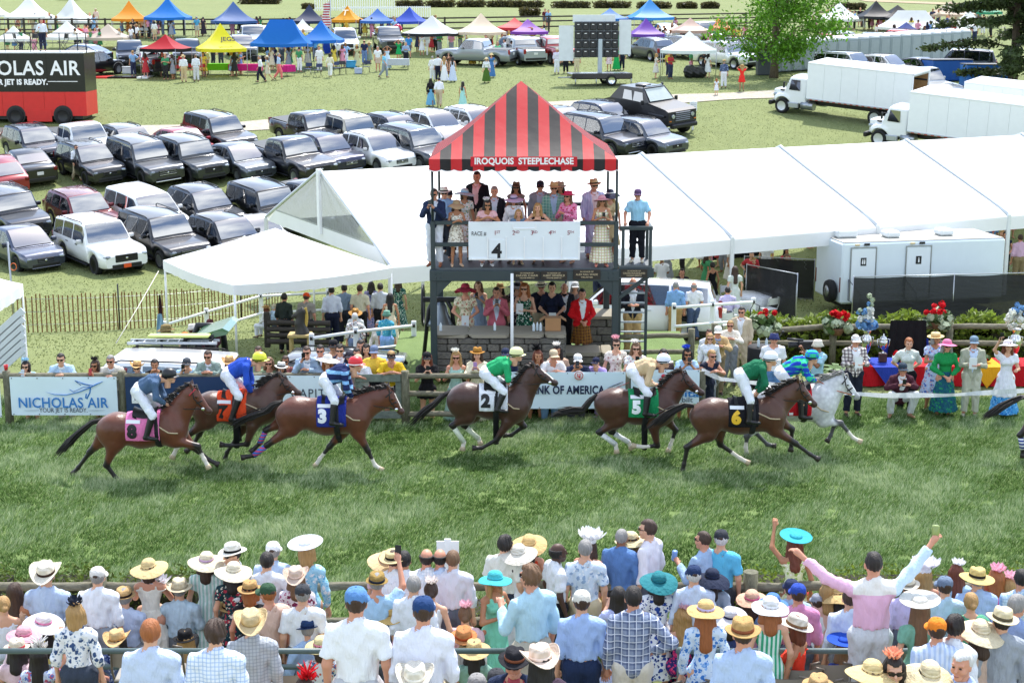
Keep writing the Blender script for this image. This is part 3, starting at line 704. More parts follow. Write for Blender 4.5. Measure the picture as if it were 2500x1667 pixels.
# ================================================================== THE SETTING
def grassmat(name,dark,mid,light,sc=1.0,stripes=False):
 t=NT(name);v=t.coord();big=t.noise(v,.16*sc,4,.6);med=t.noise(v,1.5*sc,5,.65,(1,.45,1));fine=t.noise(v,26*sc,4,.7,(1,.4,1))
 a=t.ramp(med,[(.3,lin(dark)),(.55,lin(mid)),(.8,lin(light))]);b=t.ramp(fine,[(.25,lin(dark)),(.5,lin(mid)),(.8,lin(light))])
 c=t.mixc(.55,a,b);c=t.mixc(t.math('MULTIPLY',big,.5),c,lin(light));t.l(c,t.b.inputs['Base Color'])
 t.b.inputs['Roughness'].default_value=.9;t.b.inputs['Specular IOR Level'].default_value=.15;t.bump(t.math('ADD',med,t.math('MULTIPLY',fine,.6)),.7,.08);return t.m
G_FIELD=grassmat('mown_field_grass','#545f3a','#6e784b','#8a9161',1.0)
G_TRACK=grassmat('track_turf','#4a5f31','#637a44','#84945f',1.6)
ys=np.concatenate([np.arange(-60,32,4),np.arange(32,44,.5),np.arange(44,130,1.0),np.arange(130,320,5),np.arange(320,1400,60)]);xs=np.concatenate([np.arange(-900,-120,60),np.arange(-120,-9,6),np.arange(-9,1,.5),np.arange(3,121,6),np.arange(180,901,60)])
GV=np.array([(x,y,tz(y,x))for y in ys for x in xs]);nx=len(xs)
GQ=np.array([(j*nx+i,j*nx+i+1,(j+1)*nx+i+1,(j+1)*nx+i)for j in range(len(ys)-1)for i in range(nx-1)])
struct('ground',npmesh(GV,GQ,'ground'),G_FIELD)
b=MB();b.add([(-60,19.3,.004),(60,19.3,.004),(60,33.3,.004),(-60,33.3,.004)],[(0,1,2,3)]);struct('race_track',b.mesh(),G_TRACK)
LN=[gnd(x,y)for x,y in((300,322),(560,312),(640,306),(900,292),(1250,268),(1500,250),(1700,240),(1880,231),(2100,222),(2500,210))]
b=MB();P=[]
for i in range(len(LN)-1):
 for k in range(12):P.append(LN[i].lerp(LN[i+1],k/12))
P=[Vc((LN[0].x-60,LN[0].y-4,0))]+P+[LN[-1],LN[-1]+Vc((60,5,0))]
V=[]
for p in P:
 w=1.35+.18*math.sin(p.x*.8)
 for s in(-1,0,1):V.append((p.x,p.y+s*w,tz(p.y+s*w)+.035))
b.add(V,[(i*3+j,i*3+j+3,i*3+j+4,i*3+j+1)for i in range(len(P)-1)for j in(0,1)])
t=NT('gravel_lane');f=t.noise(t.coord(),5,6,.7);t.l(t.ramp(f,[(.3,lin('#8f8674')),(.7,lin('#b8b1a2'))]),t.b.inputs['Base Color']);t.b.inputs['Roughness'].default_value=.95
struct('gravel_road',b.mesh(fix=False),t.m)
LN2=[gnd(x,y)for x,y in((2100,2),(2300,10),(2560,20))];b=MB();V=[]
for p in LN2:
 for s in(-3,3):V.append((p.x,p.y+s*1.4,tz(p.y+s*1.4)+.06))
b.add(V,[(0,2,3,1),(2,4,5,3)]);struct('dirt_track',b.mesh(fix=False),mat('dry_earth','#9a8a6c',.95))
def blades(n,fx,fy,h0,h1,w,seed,name,m,zf,keep=None):
 rs=np.random.RandomState(seed);y=fy(rs.rand(n));x=fx(rs.rand(n)*2-1,y)
 if keep is not None:k=keep(x,y);x,y=x[k],y[k];n=len(x)
 g=np.sin(x*1.3+1.7*np.sin(y*.9))+np.sin(y*2.1+1.1*np.sin(x*1.7+2))+.8*np.sin(x*3.7-y*2.9)+.7*np.sin(x*.55+y*.4)
 g2=np.sin(x*7.1+2.2*np.sin(y*5.3))*np.sin(y*8.7+1.5*np.sin(x*6.1));g=.55*g+.9*g2+.5*np.sin(x*17+3*np.sin(y*11))*np.sin(y*15+2*np.sin(x*13))
 a=g*1.1+rs.randn(n)*.7;ln=.35+.45*rs.rand(n);h=(h0+(h1-h0)*rs.rand(n))*(1+.22*np.tanh(g))
 z=zf(x,y);th=rs.rand(n)*np.pi;ww=w*(.6+.8*rs.rand(n))
 dx,dy=np.cos(th)*ww/2,np.sin(th)*ww/2
 V=np.empty((n,3,3),np.float32)
 V[:,0]=np.c_[x-dx,y-dy,z];V[:,1]=np.c_[x+dx,y+dy,z];V[:,2]=np.c_[x+np.cos(a)*h*ln,y+np.sin(a)*h*ln,z+h*np.sqrt(1-(ln*.85)**2)]
 me=npmesh(V.reshape(-1,3),np.arange(3*n).reshape(-1,3),name,smooth=False)
 s=np.clip(.5+.16*g+.22*rs.randn(n),0,1);c=np.repeat(s,3);setcol(me,np.c_[c,c,c])
 o=struct(name,me,m,'stuff');return o
def blademat(name,dark,mid,light):
 t=NT(name);a=t.n('VertexColor',layer_name='Col');c=t.ramp(a.outputs[0],[(.1,lin(dark)),(.5,lin(mid)),(.95,lin(light))])
 t.l(c,t.b.inputs['Base Color']);t.b.inputs['Roughness'].default_value=.55;t.b.inputs['Specular IOR Level'].default_value=.3
 tr=t.n('BsdfTranslucent');t.l(c,tr.inputs[0]);ms=t.n('MixShader');ms.inputs[0].default_value=.35
 t.l(t.b.outputs[0],ms.inputs[1]);t.l(tr.outputs[0],ms.inputs[2]);t.l(ms.outputs[0],t.out.inputs[0]);return t.m
tzv=lambda y:np.interp(y,_gy,_gs)
o=blades(620000,lambda u,y:u*(y*.345+.6),lambda r:np.sqrt(19.7**2+(33.3**2-19.7**2)*r),.05,.115,.016,3,'track_grass',blademat('turf_blades','#3a5524','#70904f','#c0cba0'),lambda x,y:0*y,lambda x,y:np.sin(x*2.3+2*np.sin(y*1.9))*np.sin(y*3.1+1.7*np.sin(x*2.7))+.5*np.sin(x*9+y*7)*np.sin(y*11-x*5)+.25*nrs.randn(len(x))<.98)
o['label']='thick green turf of the race track, blades lying in swirls'
o=blades(330000,lambda u,y:u*(y*.345+2),lambda r:np.sqrt(33.3**2+(185**2-33.3**2)*r**1.5),.025,.06,.05,5,'field_grass',blademat('field_blades','#616c44','#808957','#a6aa7e'),lambda x,y:tzv(y)-dip(y,x),lambda x,y:nrs.rand(len(y))<np.clip((185-y)/90,0,1))
o['label']='pale mown grass of the sloping infield behind the fence'
b=MB();b.box((0,14.6,.3),(44,2.7,.8));b.box((0,9.6,.73),(44,7.3,1.54))
t=NT('worn_terrace');v=t.coord();f=t.noise(v,3,6,.7);t.l(t.ramp(f,[(.35,lin('#5a6640')),(.5,lin('#7d7a5e')),(.65,lin('#98927f'))]),t.b.inputs['Base Color']);t.b.inputs['Roughness'].default_value=.95;t.bump(f,.5,.03)
struct('terrace',b.mesh(),t.m)
# ================================================================== JUDGES' TOWER
YT=35.0
def pl(x,y,Y=YT):return onY(x,y,Y)
xl,xr=pl(1057,600).x,pl(1504,600).x;zd=pl(1280,657).z;zbm=pl(1280,686).z
tw=thing('viewing_tower','dark green steel viewing tower with striped red and black canopy','tower',(0,YT,0))
def tp(name,mb,m):return obj(name,mb.mesh(),m,tw)
DP=3.3
for x in(xl,xr):
 for y in(0,DP):
  b=MB();b.bbox((x,y,zd/2),(.15,.15,zd),.012);tp('post',b,DKGREEN)
  ztop=pl(1280,395).z;zr=pl(1280,540).z
  b=MB();b.bbox((x,y,(zd+zr)/2),(.1,.1,zr-zd),.01);b.tube([(x,y,zr),(x,y,ztop+.05)],.03,8);tp('canopy_post',b,DKGREEN)
b=MB();xr2=pl(1592,600).x
b.bbox(((xl+xr)/2,-.02,(zd+zbm)/2-.005),(xr-xl+.16,.16,zd-zbm-.03),.01);b.bbox(((xl+xr)/2,DP,(zd+zbm)/2),(xr-xl+.16,.14,zd-zbm-.04),.01)
for x in(xl-.003,xr+.003):b.bbox((x,DP/2,(zd+zbm)/2),(.12,DP-.1,zd-zbm-.06),.01)
tp('beam',b,DKGREEN)
for x,s in((xl,1),(xr,-1)):
 b=MB();b.prism([(x,zbm),(x+s*.42,zbm),(x,zbm-.42)],-.06,.04,'y');tp('gusset',b,DKGREEN)
 b=MB()
 for dx in(-.05,.05):
  for dz in(-.05,.05):b.sph((x+s*.12+dx,-.105,(zd+zbm)/2+dz),.016,6,4)
 tp('bolt',b,DKGREEN)
t=NT('deck_grating');v=t.coord();x_,y_,z_=t.sep(v);w=t.math('SINE',t.math('MULTIPLY',x_,190));w2=t.math('SINE',t.math('MULTIPLY',y_,60))
t.l(t.mixc(t.math('ADD',t.math('MULTIPLY',t.math('MULTIPLY',w,w2),.5),.5),lin('#3a4144'),lin('#6b7275')),t.b.inputs['Base Color']);t.b.inputs['Roughness'].default_value=.6;t.b.inputs['Metallic'].default_value=.3;GRATE=t.m
b=MB();b.box(((xl+xr)/2,DP/2,zd),(xr-xl,DP,.05));tp('deck',b,GRATE)
zr1,zr2=pl(1100,544).z,pl(1100,597).z
def rail(a,c,r=.055,name='rail',par=None,m=None):
 b=MB();a,c=Vc(a),Vc(c);mid=(a+c)/2;L=(c-a).length;q=(c-a).to_track_quat('X','Z').to_matrix();b.bbox(mid,(L,r*1.5,r*1.6),.008,M=q);return obj(name,b.mesh(),m or DKGREEN,par or tw)
bx0,bx1=pl(1144,590).x,pl(1416,590).x
for z in(zr1,zr2):
 rail((xl+.05,0,z),(bx0,0,z));rail((bx1,0,z),(xr-.05,0,z));rail((xl,.05,z),(xl,DP-.05,z));rail((xl+.05,DP,z),(xr-.05,DP,z));rail((xr,.05,z),(xr,DP-.05,z))
xb=pl(1588,600).x;zb=pl(1550,650).z;zbr=pl(1550,557).z
b=MB();b.box(((xr+xb)/2+.06,.45,zb),(xb-xr-.02,1.0,.05));tp('balcony_deck',b,GRATE)
b=MB();b.bbox(((xr+xb)/2+.075,-.045,zb-.14),(xb-xr+.02,.08,.22),.01);tp('balcony_beam',b,DKGREEN)
for x in(xr+.16,xb):b=MB();b.bbox((x,0,(zb+zbr)/2),(.07,.07,zbr-zb),.008);tp('balcony_post',b,DKGREEN)
b=MB();b.bbox((xb,.9,(zb+zbr)/2),(.07,.07,zbr-zb),.008);tp('balcony_post',b,DKGREEN)
rail((xr+.08,0,zbr),(xb+.05,0,zbr));rail((xb,.05,zbr),(xb,.9,zbr));rail((xb,.02,zb-.2),(xr+.06,.02,zb-.75),name='brace')
lx0,lx1=pl(1513,800).x,pl(1578,800).x
for x in(lx0,lx1):b=MB();b.bbox((x,.18,(zb-.3)/2),(.06,.1,zb-.3),.006);tp('ladder_stile',b,DKGREEN)
for k in range(9):
 z=pl(1545,695+k*23.7,YT).z;b=MB();b.bbox(((lx0+lx1)/2,.18,z),(lx1-lx0-.06,.07,.035),.006);tp('rung',b,mat('grey_tread','#8d9598',.5))
b=MB();b.tube([(pl(1250,700,34.5).x,-.5,0),(pl(1250,700,34.5).x,-.5,pl(1250,668,34.5).z)],.035,10);tp('white_pole',b,WHITE)
zs0,zs1=pl(1280,634).z,pl(1280,540).z;board=MB();board.bbox(((bx0+bx1)/2,-.07,(zs0+zs1)/2),(bx1-bx0,.05,zs1-zs0),.006)
sb=obj('scoreboard',board.mesh(),mat('white_board','#dfe6ea',.45,var=.05),tw);YB=-.1
for x in(1191,1236,1280,1326,1371,1413):
 b=MB();X=pl(x,600).x;b.bbox((X,YB-.008,pl(x,604).z),(.035,.02,pl(1,576).z-pl(1,630).z),.004);obj('slot_rail',b.mesh(),WHITE,sb)
b=MB();b.bbox(((bx0+bx1)/2,YB-.006,zs0+.03),(bx1-bx0-.06,.03,.03),.004);obj('ledge',b.mesh(),WHITE,sb)
b=MB();X0,X1=pl(1252,550).x,pl(1308,550).x
for q in(((X0+X1)/2,pl(1,557).z,X1-X0,.025),(X0,pl(1,551).z,.025,.1),(X1,pl(1,551).z,.025,.1)):b.bbox((q[0],YB,q[1]),(q[2],.02,q[3]),.003)
obj('holder',b.mesh(),WHITE,sb)
RED=mat('red_print','#8f2a3a',.6,var=.03);BLK=mat('black_print','#14161a',.6,var=.03);WPR=mat('white_print','#eceeee',.6,var=.02)
def txt(s,x,y,size,m,par,Y=YB-.004,Yp=YT,bold=0,width=None,name='lettering',spacing=1.0,base=(0,0,0)):
 p=onY(x,y,Yp+Y);me=textmesh(s,size,bold,spacing,.001,width=width)
 return obj(name,me,m,par,(p.x-base[0],Y,p.z))
txt('RACE #',1169,571,.135,BLK,sb,width=.33)
for s,su,x in(('1','ST',1213),('2','ND',1258),('3','RD',1303),('4','TH',1347),('5','TH',1392)):
 txt(s,x-4,569,.14,RED,sb);txt(su,x+3.5,567,.085,RED,sb)
b=MB();p=pl(1214,606);b.bbox((p.x,YB-.008,p.z),(.37,.012,.42),.003);nc=obj('number_card',b.mesh(),mat('white_board','#dfe6ea',.45,var=.05),sb)
obj('lettering',textmesh('4',.46,.012,ext=.001),BLK,sb,(pl(1213,606).x,YB-.02,p.z-.06))
BRZ=mat('bronze_plaque','#34302c',.4,.5);GLD=mat('plaque_letters','#b7a888',.5,.3)
for x0,x1,y0,y1,L in((1255,1318,660,681,('IN HONOR OF','DAVIS CARR','TRUSTEE EMERITUS')),(1320,1384,660,681,('IN HONOR OF','ALBERT MENEFEE JR','TRUSTEE EMERITUS')),(1399,1465,656,680,('IN HONOR OF','ALEX FALL WADE','TRUSTEE')),(1515,1579,655,675,('IN HONOR OF','CALVIN HOUGHLAND','CHAIRMAN EMERITUS'))):
 a,c=pl(x0,y0),pl(x1,y1);b=MB();b.bbox(((a.x+c.x)/2,-.115,(a.z+c.z)/2),(c.x-a.x,.025,a.z-c.z),.004);q=obj('plaque',b.mesh(),BRZ,tw)
 for k,(s,sz,wd_)in enumerate(zip(L,(.045,.06,.04),(.3,.5,.34))):obj('lettering',textmesh(s,sz,.001,ext=.0008,width=wd_ if len(s)>9 else wd_*.8),GLD,q,((a.x+c.x)/2,-.13,a.z-(a.z-c.z)*(.22+.28*k)))
def stripemat(axis,x0,per):
 t=NT('striped_canopy');s=t.sep(t.coord())[axis];k=t.math('LESS_THAN',t.math('FRACT',t.math('ADD',t.math('MULTIPLY',t.math('SUBTRACT',s,x0),1/per),50)),.5)
 c=t.mixc(k,lin('#2a2b2e'),lin('#d8353c'));t.l(c,t.b.inputs['Base Color']);t.b.inputs['Roughness'].default_value=.55;t.bump(t.noise(t.coord(),3,3),.3,.03)
 tr=t.n('BsdfTranslucent');t.l(c,tr.inputs[0]);ms=t.n('MixShader');ms.inputs[0].default_value=.45;t.l(t.b.outputs[0],ms.inputs[1]);t.l(tr.outputs[0],ms.inputs[2]);t.l(ms.outputs[0],t.out.inputs[0]);return t.m
cx0,cx1=pl(1047,390,YT-.25).x,pl(1507,390,YT-.25).x;ze=pl(1280,389,YT-.25).z;cy0,cy1=-.25,DP+.25;ap=onY(1272,198,YT+DP/2);AP=(ap.x,DP/2,ap.z)
per=(cx1-cx0)/8.55;SX=stripemat(0,cx0,per);SY=stripemat(1,cy0,per)
C4=[(cx0,cy0,ze),(cx1,cy0,ze),(cx1,cy1,ze),(cx0,cy1,ze)]
for i in range(4):
 A,Bc=Vc(C4[i]),Vc(C4[(i+1)%4]);Cc=Vc(AP)
 def fn(u,v,A=A,Bc=Bc,Cc=Cc):
  p=A.lerp(Bc,u).lerp(Cc,v);p.z-=.16*math.sin(math.pi*v)*(1-v)*.8;return p
 b=MB();b.grid(fn,18,12);tp('roof_panel',b,SX if i%2==0 else SY)
 L=(Bc-A).length;n=int(L/.27);e=(Bc-A).normalized();nn=Vc((e.y,-e.x,0));V=[];m=n*6
 for k in range(m+1):
  u=k/m;p=A.lerp(Bc,u);d=.24+.035*abs(math.sin(math.pi*u*n));w=nn*(.015*math.sin(u*37)+.008*math.sin(u*91));V+=[p,p+w*.6+Vc((0,0,-.12)),p+w-Vc((0,0,d))]
 b=MB();b.add(V,[(3*k+j,3*k+3+j,3*k+4+j,3*k+1+j)for k in range(m)for j in(0,1)],0,True);va=tp('valance',b,SX if i%2==0 else SY)
 b=MB();b.tube([V[3*k+2]+nn*.004 for k in range(m+1)],.011,4);obj('piping',b.mesh(),WHITE,va)
a,c=onY(1149,383,YT-.29),onY(1409,407,YT-.29);b=MB();b.box(((a.x+c.x)/2,-.29,(a.z+c.z)/2),(c.x-a.x,.012,a.z-c.z));sg=tp('name_band',b,cloth('#c9303a'))
obj('lettering',textmesh('IROQUOIS  STEEPLECHASE',.2,.006,ext=.001,width=(c.x-a.x)*.93),WPR,sg,((a.x+c.x)/2,-.299,(a.z+c.z)/2+.005))
# ================================================================== STONE WALLS round the tower foot
t=NT('limestone');v=t.coord();f=t.noise(v,7,6,.7);oi=t.n('ObjectInfo');c=t.ramp(f,[(.3,lin('#4f4c46')),(.5,lin('#77726a')),(.72,lin('#97917f'))]);t.l(t.mixc(t.math('MULTIPLY',oi.outputs['Random'],.45),c,lin('#5b5a58')),t.b.inputs['Base Color']);t.b.inputs['Roughness'].default_value=.95;t.bump(f,.9,.04);STONE=t.m
MORTAR=mat('mortar','#55524b',.95,bump=.4);stones=[]
for k in range(5):
 rs=random.Random(k);b=MB();b.bbox((0,0,0),(1,1,1),.12);b.v=[tuple(c*(1+rs.uniform(-.07,.07))for c in p)for p in b.v];stones.append(b.mesh())
def stonewall(label,x0,x1,y0,y1,ztop,cap=True):
 w=thing('stone_wall',label,'wall',((x0+x1)/2,(y0+y1)/2,0));cx,cy=(x0+x1)/2,(y0+y1)/2
 b=MB();b.box((0,0,(ztop-.1)/2),(x1-x0-.1,y1-y0-.1,ztop-.1));obj('mortar_core',b.mesh(),MORTAR,w)
 z=.0;rs=random.Random(int(x0*100))
 while z<ztop-.12:
  h=min(rs.uniform(.13,.21),ztop-.1-z)
  for side in('f','l','r'):
   p0,p1=(x0,x1)if side=='f' else(y0+.1,y1);u=p0
   while u<p1-.03:
    L=rs.uniform(.2,.5);L=L if p1-u-L>.12 else p1-u
    c=(u+L/2-cx,y0+.04-cy,z+h/2)if side=='f' else((x0+.04 if side=='l' else x1-.04)-cx,u+L/2-cy,z+h/2);d=.14+rs.uniform(0,.04)
    obj('stone',stones[rs.randrange(5)],STONE,w,c,None,(L-.016,d,h-.016)if side=='f' else(d,L-.016,h-.016));u+=L
  z+=h
 if cap:
  u=x0-.05
  while u<x1+.03:
   L=min(rs.uniform(.7,1.1),x1+.05-u);obj('cap_stone',stones[rs.randrange(5)],mat('cap_limestone','#8d8675',.95,bump=.5,bscale=12),w,(u+L/2-cx,0,ztop-.045),None,(L-.01,y1-y0+.12,.09));u+=L
 return w
stonewall('low grey stone wall with flat cap in front of the tower crowd',pl(1064,820,35.3).x,pl(1378,820,35.3).x,35.15,36.1,pl(1200,812,35.3).z)
stonewall('rough stone wall block behind the man in red coat',pl(1430,800,37.6).x,pl(1497,800,37.6).x,37.4,38.3,pl(1460,768,37.5).z)
stonewall('stone step below the red coated man beside the ladder',pl(1376,860,36.1).x,pl(1490,860,36.1).x,35.9,36.7,.45)
b=MB();b.box((0,0,-1),(7.4,5.6,2.1));o=struct('tower_platform',b.mesh(),G_TRACK);o.location=(.75,37.6,-.046)
# ================================================================== MARQUEE
MQ=(-3.59,45.2,1.0);MY,MWD,MBAY,MRISE=.475,11.4,6.1,2.2;MN=6
ma=Vc((math.cos(MY),math.sin(MY),0));mb_=Vc((-math.sin(MY),math.cos(MY),0));mo=Vc(MQ)
mq=thing('marquee','huge white marquee with long ridge and clear plastic gable','tent',mo);VW=vinyl('#f2f4f6',.25)
for i in range(MN):
 for side in(0,1):
  def fn(u,v,i=i,side=side):
   p=ma*(MBAY*(i+u))+mb_*(MWD/2*v if not side else MWD-MWD/2*v);z=MRISE*(v if v>.12 else v)
   if v<.16:z=MRISE*v-.10*(1-v/.16)**2
   return p+Vc((0,0,z-.05*math.sin(math.pi*u)*math.sin(math.pi*v)-.02))
  b=MB();b.grid(fn,8,12);obj('roof_panel',b.mesh(),VW,mq)
 def fv(u,v,i=i):return ma*(MBAY*(i+u))+Vc((0,0,-.1-.5*v))+mb_*(-.01-.02*math.sin(u*11)*v)
 b=MB();b.grid(fv,16,3);obj('valance',b.mesh(),VW,mq)
for i in range(MN+1):
 o0=ma*(MBAY*i)
 b=MB();b.tube([o0+mb_*(.02)+Vc((0,0,-.06)),o0+mb_*(MWD*.08)+Vc((0,0,MRISE*.16+.02)),o0+mb_*(MWD/2)+Vc((0,0,MRISE+.03)),o0+mb_*(MWD*.92)+Vc((0,0,MRISE*.16+.02)),o0+mb_*MWD],.055,6);obj('rafter',b.mesh(),mat('aluminium','#c3cad0',.45,.3),mq)
 for s in(0,MWD):
  p=o0+mb_*s;g=tz(mo.y+p.y)-mo.z;b=MB();b.bbox((p.x,p.y,(g-.05)/2),(.13,.13,-g),.015);obj('leg',b.mesh(),mat('white_upright','#d4d8d8',.5),mq)
CLEAR=NT('clear_plastic');CLEAR.b.inputs['Base Color'].default_value=(.5,.53,.52,1);CLEAR.b.inputs['Roughness'].default_value=.12
tr=CLEAR.n('BsdfTransparent');tr.inputs[0].default_value=(.62,.64,.63,1);ms=CLEAR.n('MixShader');ms.inputs[0].default_value=.52;CLEAR.l(CLEAR.b.outputs[0],ms.inputs[1]);CLEAR.l(tr.outputs[0],ms.inputs[2]);CLEAR.l(ms.outputs[0],CLEAR.out.inputs[0]);CLEAR.bump(CLEAR.noise(CLEAR.coord(),6,5,.7),.8,.05);CLEAR=CLEAR.m
for s in(0,1):
 f=(lambda q:q)if not s else(lambda q:MWD-q)
 P=[mb_*f(MWD*.1)+Vc((0,0,MRISE*.17)),mb_*(MWD/2)+Vc((0,0,MRISE*.17)),mb_*(MWD/2)+Vc((0,0,MRISE-.06))]
 b=MB();b.grid(lambda u,v:P[0].lerp(P[1],u).lerp(P[2],v)-ma*(.02+.03*math.sin(u*17)*v),14,6);obj('window',b.mesh(),CLEAR,mq)
b=MB();b.add([mb_*(MWD*.02)+Vc((0,0,-.1)),mb_*(MWD*.98)+Vc((0,0,-.1)),mb_*(MWD*.9)+Vc((0,0,MRISE*.19)),mb_*(MWD*.1)+Vc((0,0,MRISE*.19))],[(0,1,2,3)]);obj('gable_skirt',b.mesh(),VW,mq)
b=MB();b.box(mb_*(MWD/2)-ma*.06+Vc((0,0,MRISE*.55)),(.09,.22,MRISE*.95),M=Mx.Rotation(MY,3,'Z'));obj('gable_band',b.mesh(),WHITE,mq)
# ================================================================== pole tent in front of the gable (square, steep pyramid)
def canopy(name,label,centre,side,yaw,eave,rise,m,legs=True,depth=None,val=.25,group=None,sag=.12,cat='tent',tips=None,vm=None,leg=STEEL,legr=.022):
 """pyramid tent of four panels, four valances and four legs, standing on the slope; returns its Empty"""
 depth=depth or side;o=thing(name,label,cat,centre,yaw,group);sx,sy=side/2,depth/2
 K=[Vc((-sx,-sy,eave)),Vc((sx,-sy,eave)),Vc((sx,sy,eave)),Vc((-sx,sy,eave))];L=abs(sx-sy)*.8
 top=[Vc((-L,0,eave+rise)),Vc((L,0,eave+rise))]if sx>sy+.2 else[Vc((0,0,eave+rise))]*2
 for i in range(4):
  A,Bc=K[i],K[(i+1)%4];a,c=[(top[0],top[1]),(top[1],top[1]),(top[1],top[0]),(top[0],top[0])][i]
  def fn(u,v,A=A,Bc=Bc,a=a,c=c):
   p=A.lerp(Bc,u).lerp(a.lerp(c,u),v);p.z-=sag*rise*math.sin(math.pi*v)+(.05*side/3*math.sin(math.pi*u)*(1-v))*(1 if sag>0 else 0);return p
  b=MB();b.grid(fn,8,7);obj('roof_panel',b.mesh(),m,o)
  if val:
   def fv(u,v,A=A,Bc=Bc):
    p=A.lerp(Bc,u);e=(Bc-A).normalized();p=p+Vc((e.y,-e.x,0))*(.012*math.sin(u*23)*v);p.z-=.05*side/3*math.sin(math.pi*u)*(1 if sag>0 else 0)+v*val*(1 if not tips else.86+.14*abs(math.sin(u*math.pi*tips)));return p
   b=MB();b.grid(fv,24 if tips else 8,1);obj('valance',b.mesh(),vm or m,o)
 if legs:
  cs,sn=math.cos(yaw),math.sin(yaw)
  for k in K:
   g=tz(centre[1]+k.x*sn+k.y*cs)-centre[2];b=MB();b.tube([(k.x*.985,k.y*.985,g),(k.x*.985,k.y*.985,eave)],legr,6);obj('leg',b.mesh(),leg,o)
 return o
F0=at(570,696,41.5);th=R(34.4);side=4.9;e1=Vc((math.cos(th),math.sin(th),0));e2=Vc((-math.sin(th),math.cos(th),0));cc=F0+(e1+e2)*side/2
canopy('frame_tent','white peaked frame tent with scalloped valance below the marquee gable',(cc.x,cc.y,0),side,th,F0.z,at(680,552,45).z-F0.z,VW,sag=.015,val=.3,tips=9,leg=WHITE,legr=.035)
g0,g1=at(387,662,45.5),at(283,838,40.5);b=MB();b.tube([g0,g0.lerp(g1,.5)-Vc((0,0,.03)),g1],.012,5);tag(obj('guy_rope',b.mesh(),mat('white_rope','#d9d5cb',.9)),'pale guy rope slanting from the peaked tent corner to the grass','rope')
p=at(390,760,45.3)
for nm,lab,c,z0,z1,w in(('scarf','dark maroon scarf tied to the tent pole','#3b1f2b',718,778,.1),('shirt','pale blue shirt hanging on the tent pole','#8fb4cc',765,822,.26)):
 b=MB();a,c2=at(391,z0,45.2),at(391,z1,45.2)
 b.grid(lambda u,v:Vc((a.x-w/2*(.5+.5*v)+w*(.5+.5*v)*u,a.y-.06-.04*math.sin(u*9+v*4),a.z+(c2.z-a.z)*v)),10,8);tag(obj(nm,b.mesh(),cloth(c)),lab,nm)
# ================================================================== FENCES, SIGNS, TABLES AND OTHER FIXTURES
YF=31.1
LOG=wood('#4b4a38','#7a7864',.9,(3,3,1));LOGH=wood('#565346','#88836f',.9,(1,3,3));ROUGH=lambda s:random.Random(s)
def logpost(name,x,y0,y1,Y,r=.075,par=None,base=(0,0,0)):
 a,c=onY(x,y0,Y),onY(x,y1,Y);b=MB();z1=max(a.z,c.z);z0=tz(Y)-.02;X=a.x-base[0]
 b.tube([(X,Y-base[1],z0),(X+.006,Y-base[1],(z0+z1)/2),(X,Y-base[1],z1)],[r*1.05,r,r*.97],10);return obj(name,b.mesh(),LOG,par)
def lograil(p,q,r=.06,par=None,m=None,name='rail'):
 p,q=Vc(p),Vc(q);rs=random.Random(int(p.x*97+p.z*31));b=MB();n=6;b.tube([p.lerp(q,i/n)+Vc((0,rs.uniform(-.008,.008),rs.uniform(-.012,.012)))for i in range(n+1)],[r*rs.uniform(.9,1.08)for _ in range(n+1)],8);return obj(name,b.mesh(),m or LOGH,par)
fe=thing('log_fence','weathered log fence along the far side of the track','fence',(0,YF,0));zt=onY(1250,915,YF).z
for x in(15,297,580,838,989,1236,1531,1713):logpost('post',x,905 if x not in(580,838,1236,1531)else 915,1040,YF+.06,.085,fe,(0,YF,0))
for x0,x1,z in((-60,838,zt-.03),(989,1720,zt-.03),(989,1236,zt-.42),(989,1236,zt-.85)):lograil((onY(x0,920,YF).x,.06,z),(onY(x1,920,YF).x,.06,z),.06,fe)
ga=thing('wooden_gate','green-grey wooden gate with diagonal brace in the log fence','gate',(onY(912,950,YF).x,YF+.05,0));g0,g1=onY(868,950,YF).x-ga.location.x,onY(978,950,YF).x-ga.location.x;gm=wood('#56605a','#7e877d',.85);zg0,zg1=.12,zt
for nm,a,c,w in(('board',(g0,zg1-.08),(g1,zg1-.08),.16),('board',(g0,zg0+.08),(g1,zg0+.08),.16),('brace',(g0+.06,zg1-.2),(g1-.06,zg0+.2),.12),('upright',(g0+.05,zg0),(g0+.05,zg1),.12),('upright',(g1-.05,zg0),(g1-.05,zg1),.12)):
 A_,C_=Vc((a[0],0,a[1])),Vc((c[0],0,c[1]));L=(C_-A_).length;b=MB();ang=math.atan2(C_.z-A_.z,C_.x-A_.x);b.bbox((A_+C_)/2+Vc((0,{'board':0,'brace':-.025,'upright':.028}[nm],0)),(L,.026,w),.006,M=Mx.Rotation(-ang,3,'Y'));obj(nm,b.mesh(),gm,ga)
def banner(label,x0,y0,x1,y1,col,Y=YF-.06):
 a,c=onY(x0,y0,Y),onY(x1,y1,Y);o=thing('banner',label,'banner',((a.x+c.x)/2,Y,0));w,h,zc_=c.x-a.x,a.z-c.z,(a.z+c.z)/2;rs=random.Random(x0);b=MB()
 b.grid(lambda u,v:((u-.5)*w,.012*math.sin(u*w*3+rs.random()*.2)*math.sin(math.pi*v)-.01,zc_+(v-.5)*h),30,8);b.grid(lambda u,v:((u-.5)*w,.012*math.sin(u*w*3)*math.sin(math.pi*v)+.004,zc_+(v-.5)*h),30,8)
 obj('sheet',b.mesh(),mat('banner_vinyl',col,.4,var=.04),o)
 for k in range(5):
  for s in(-.47,.47):b=MB();b.sph(((k/4-.5)*w*.96,-.02,zc_+h*s),.012,6,4);obj('grommet',b.mesh(),BLACK,o)
 return o,a,c
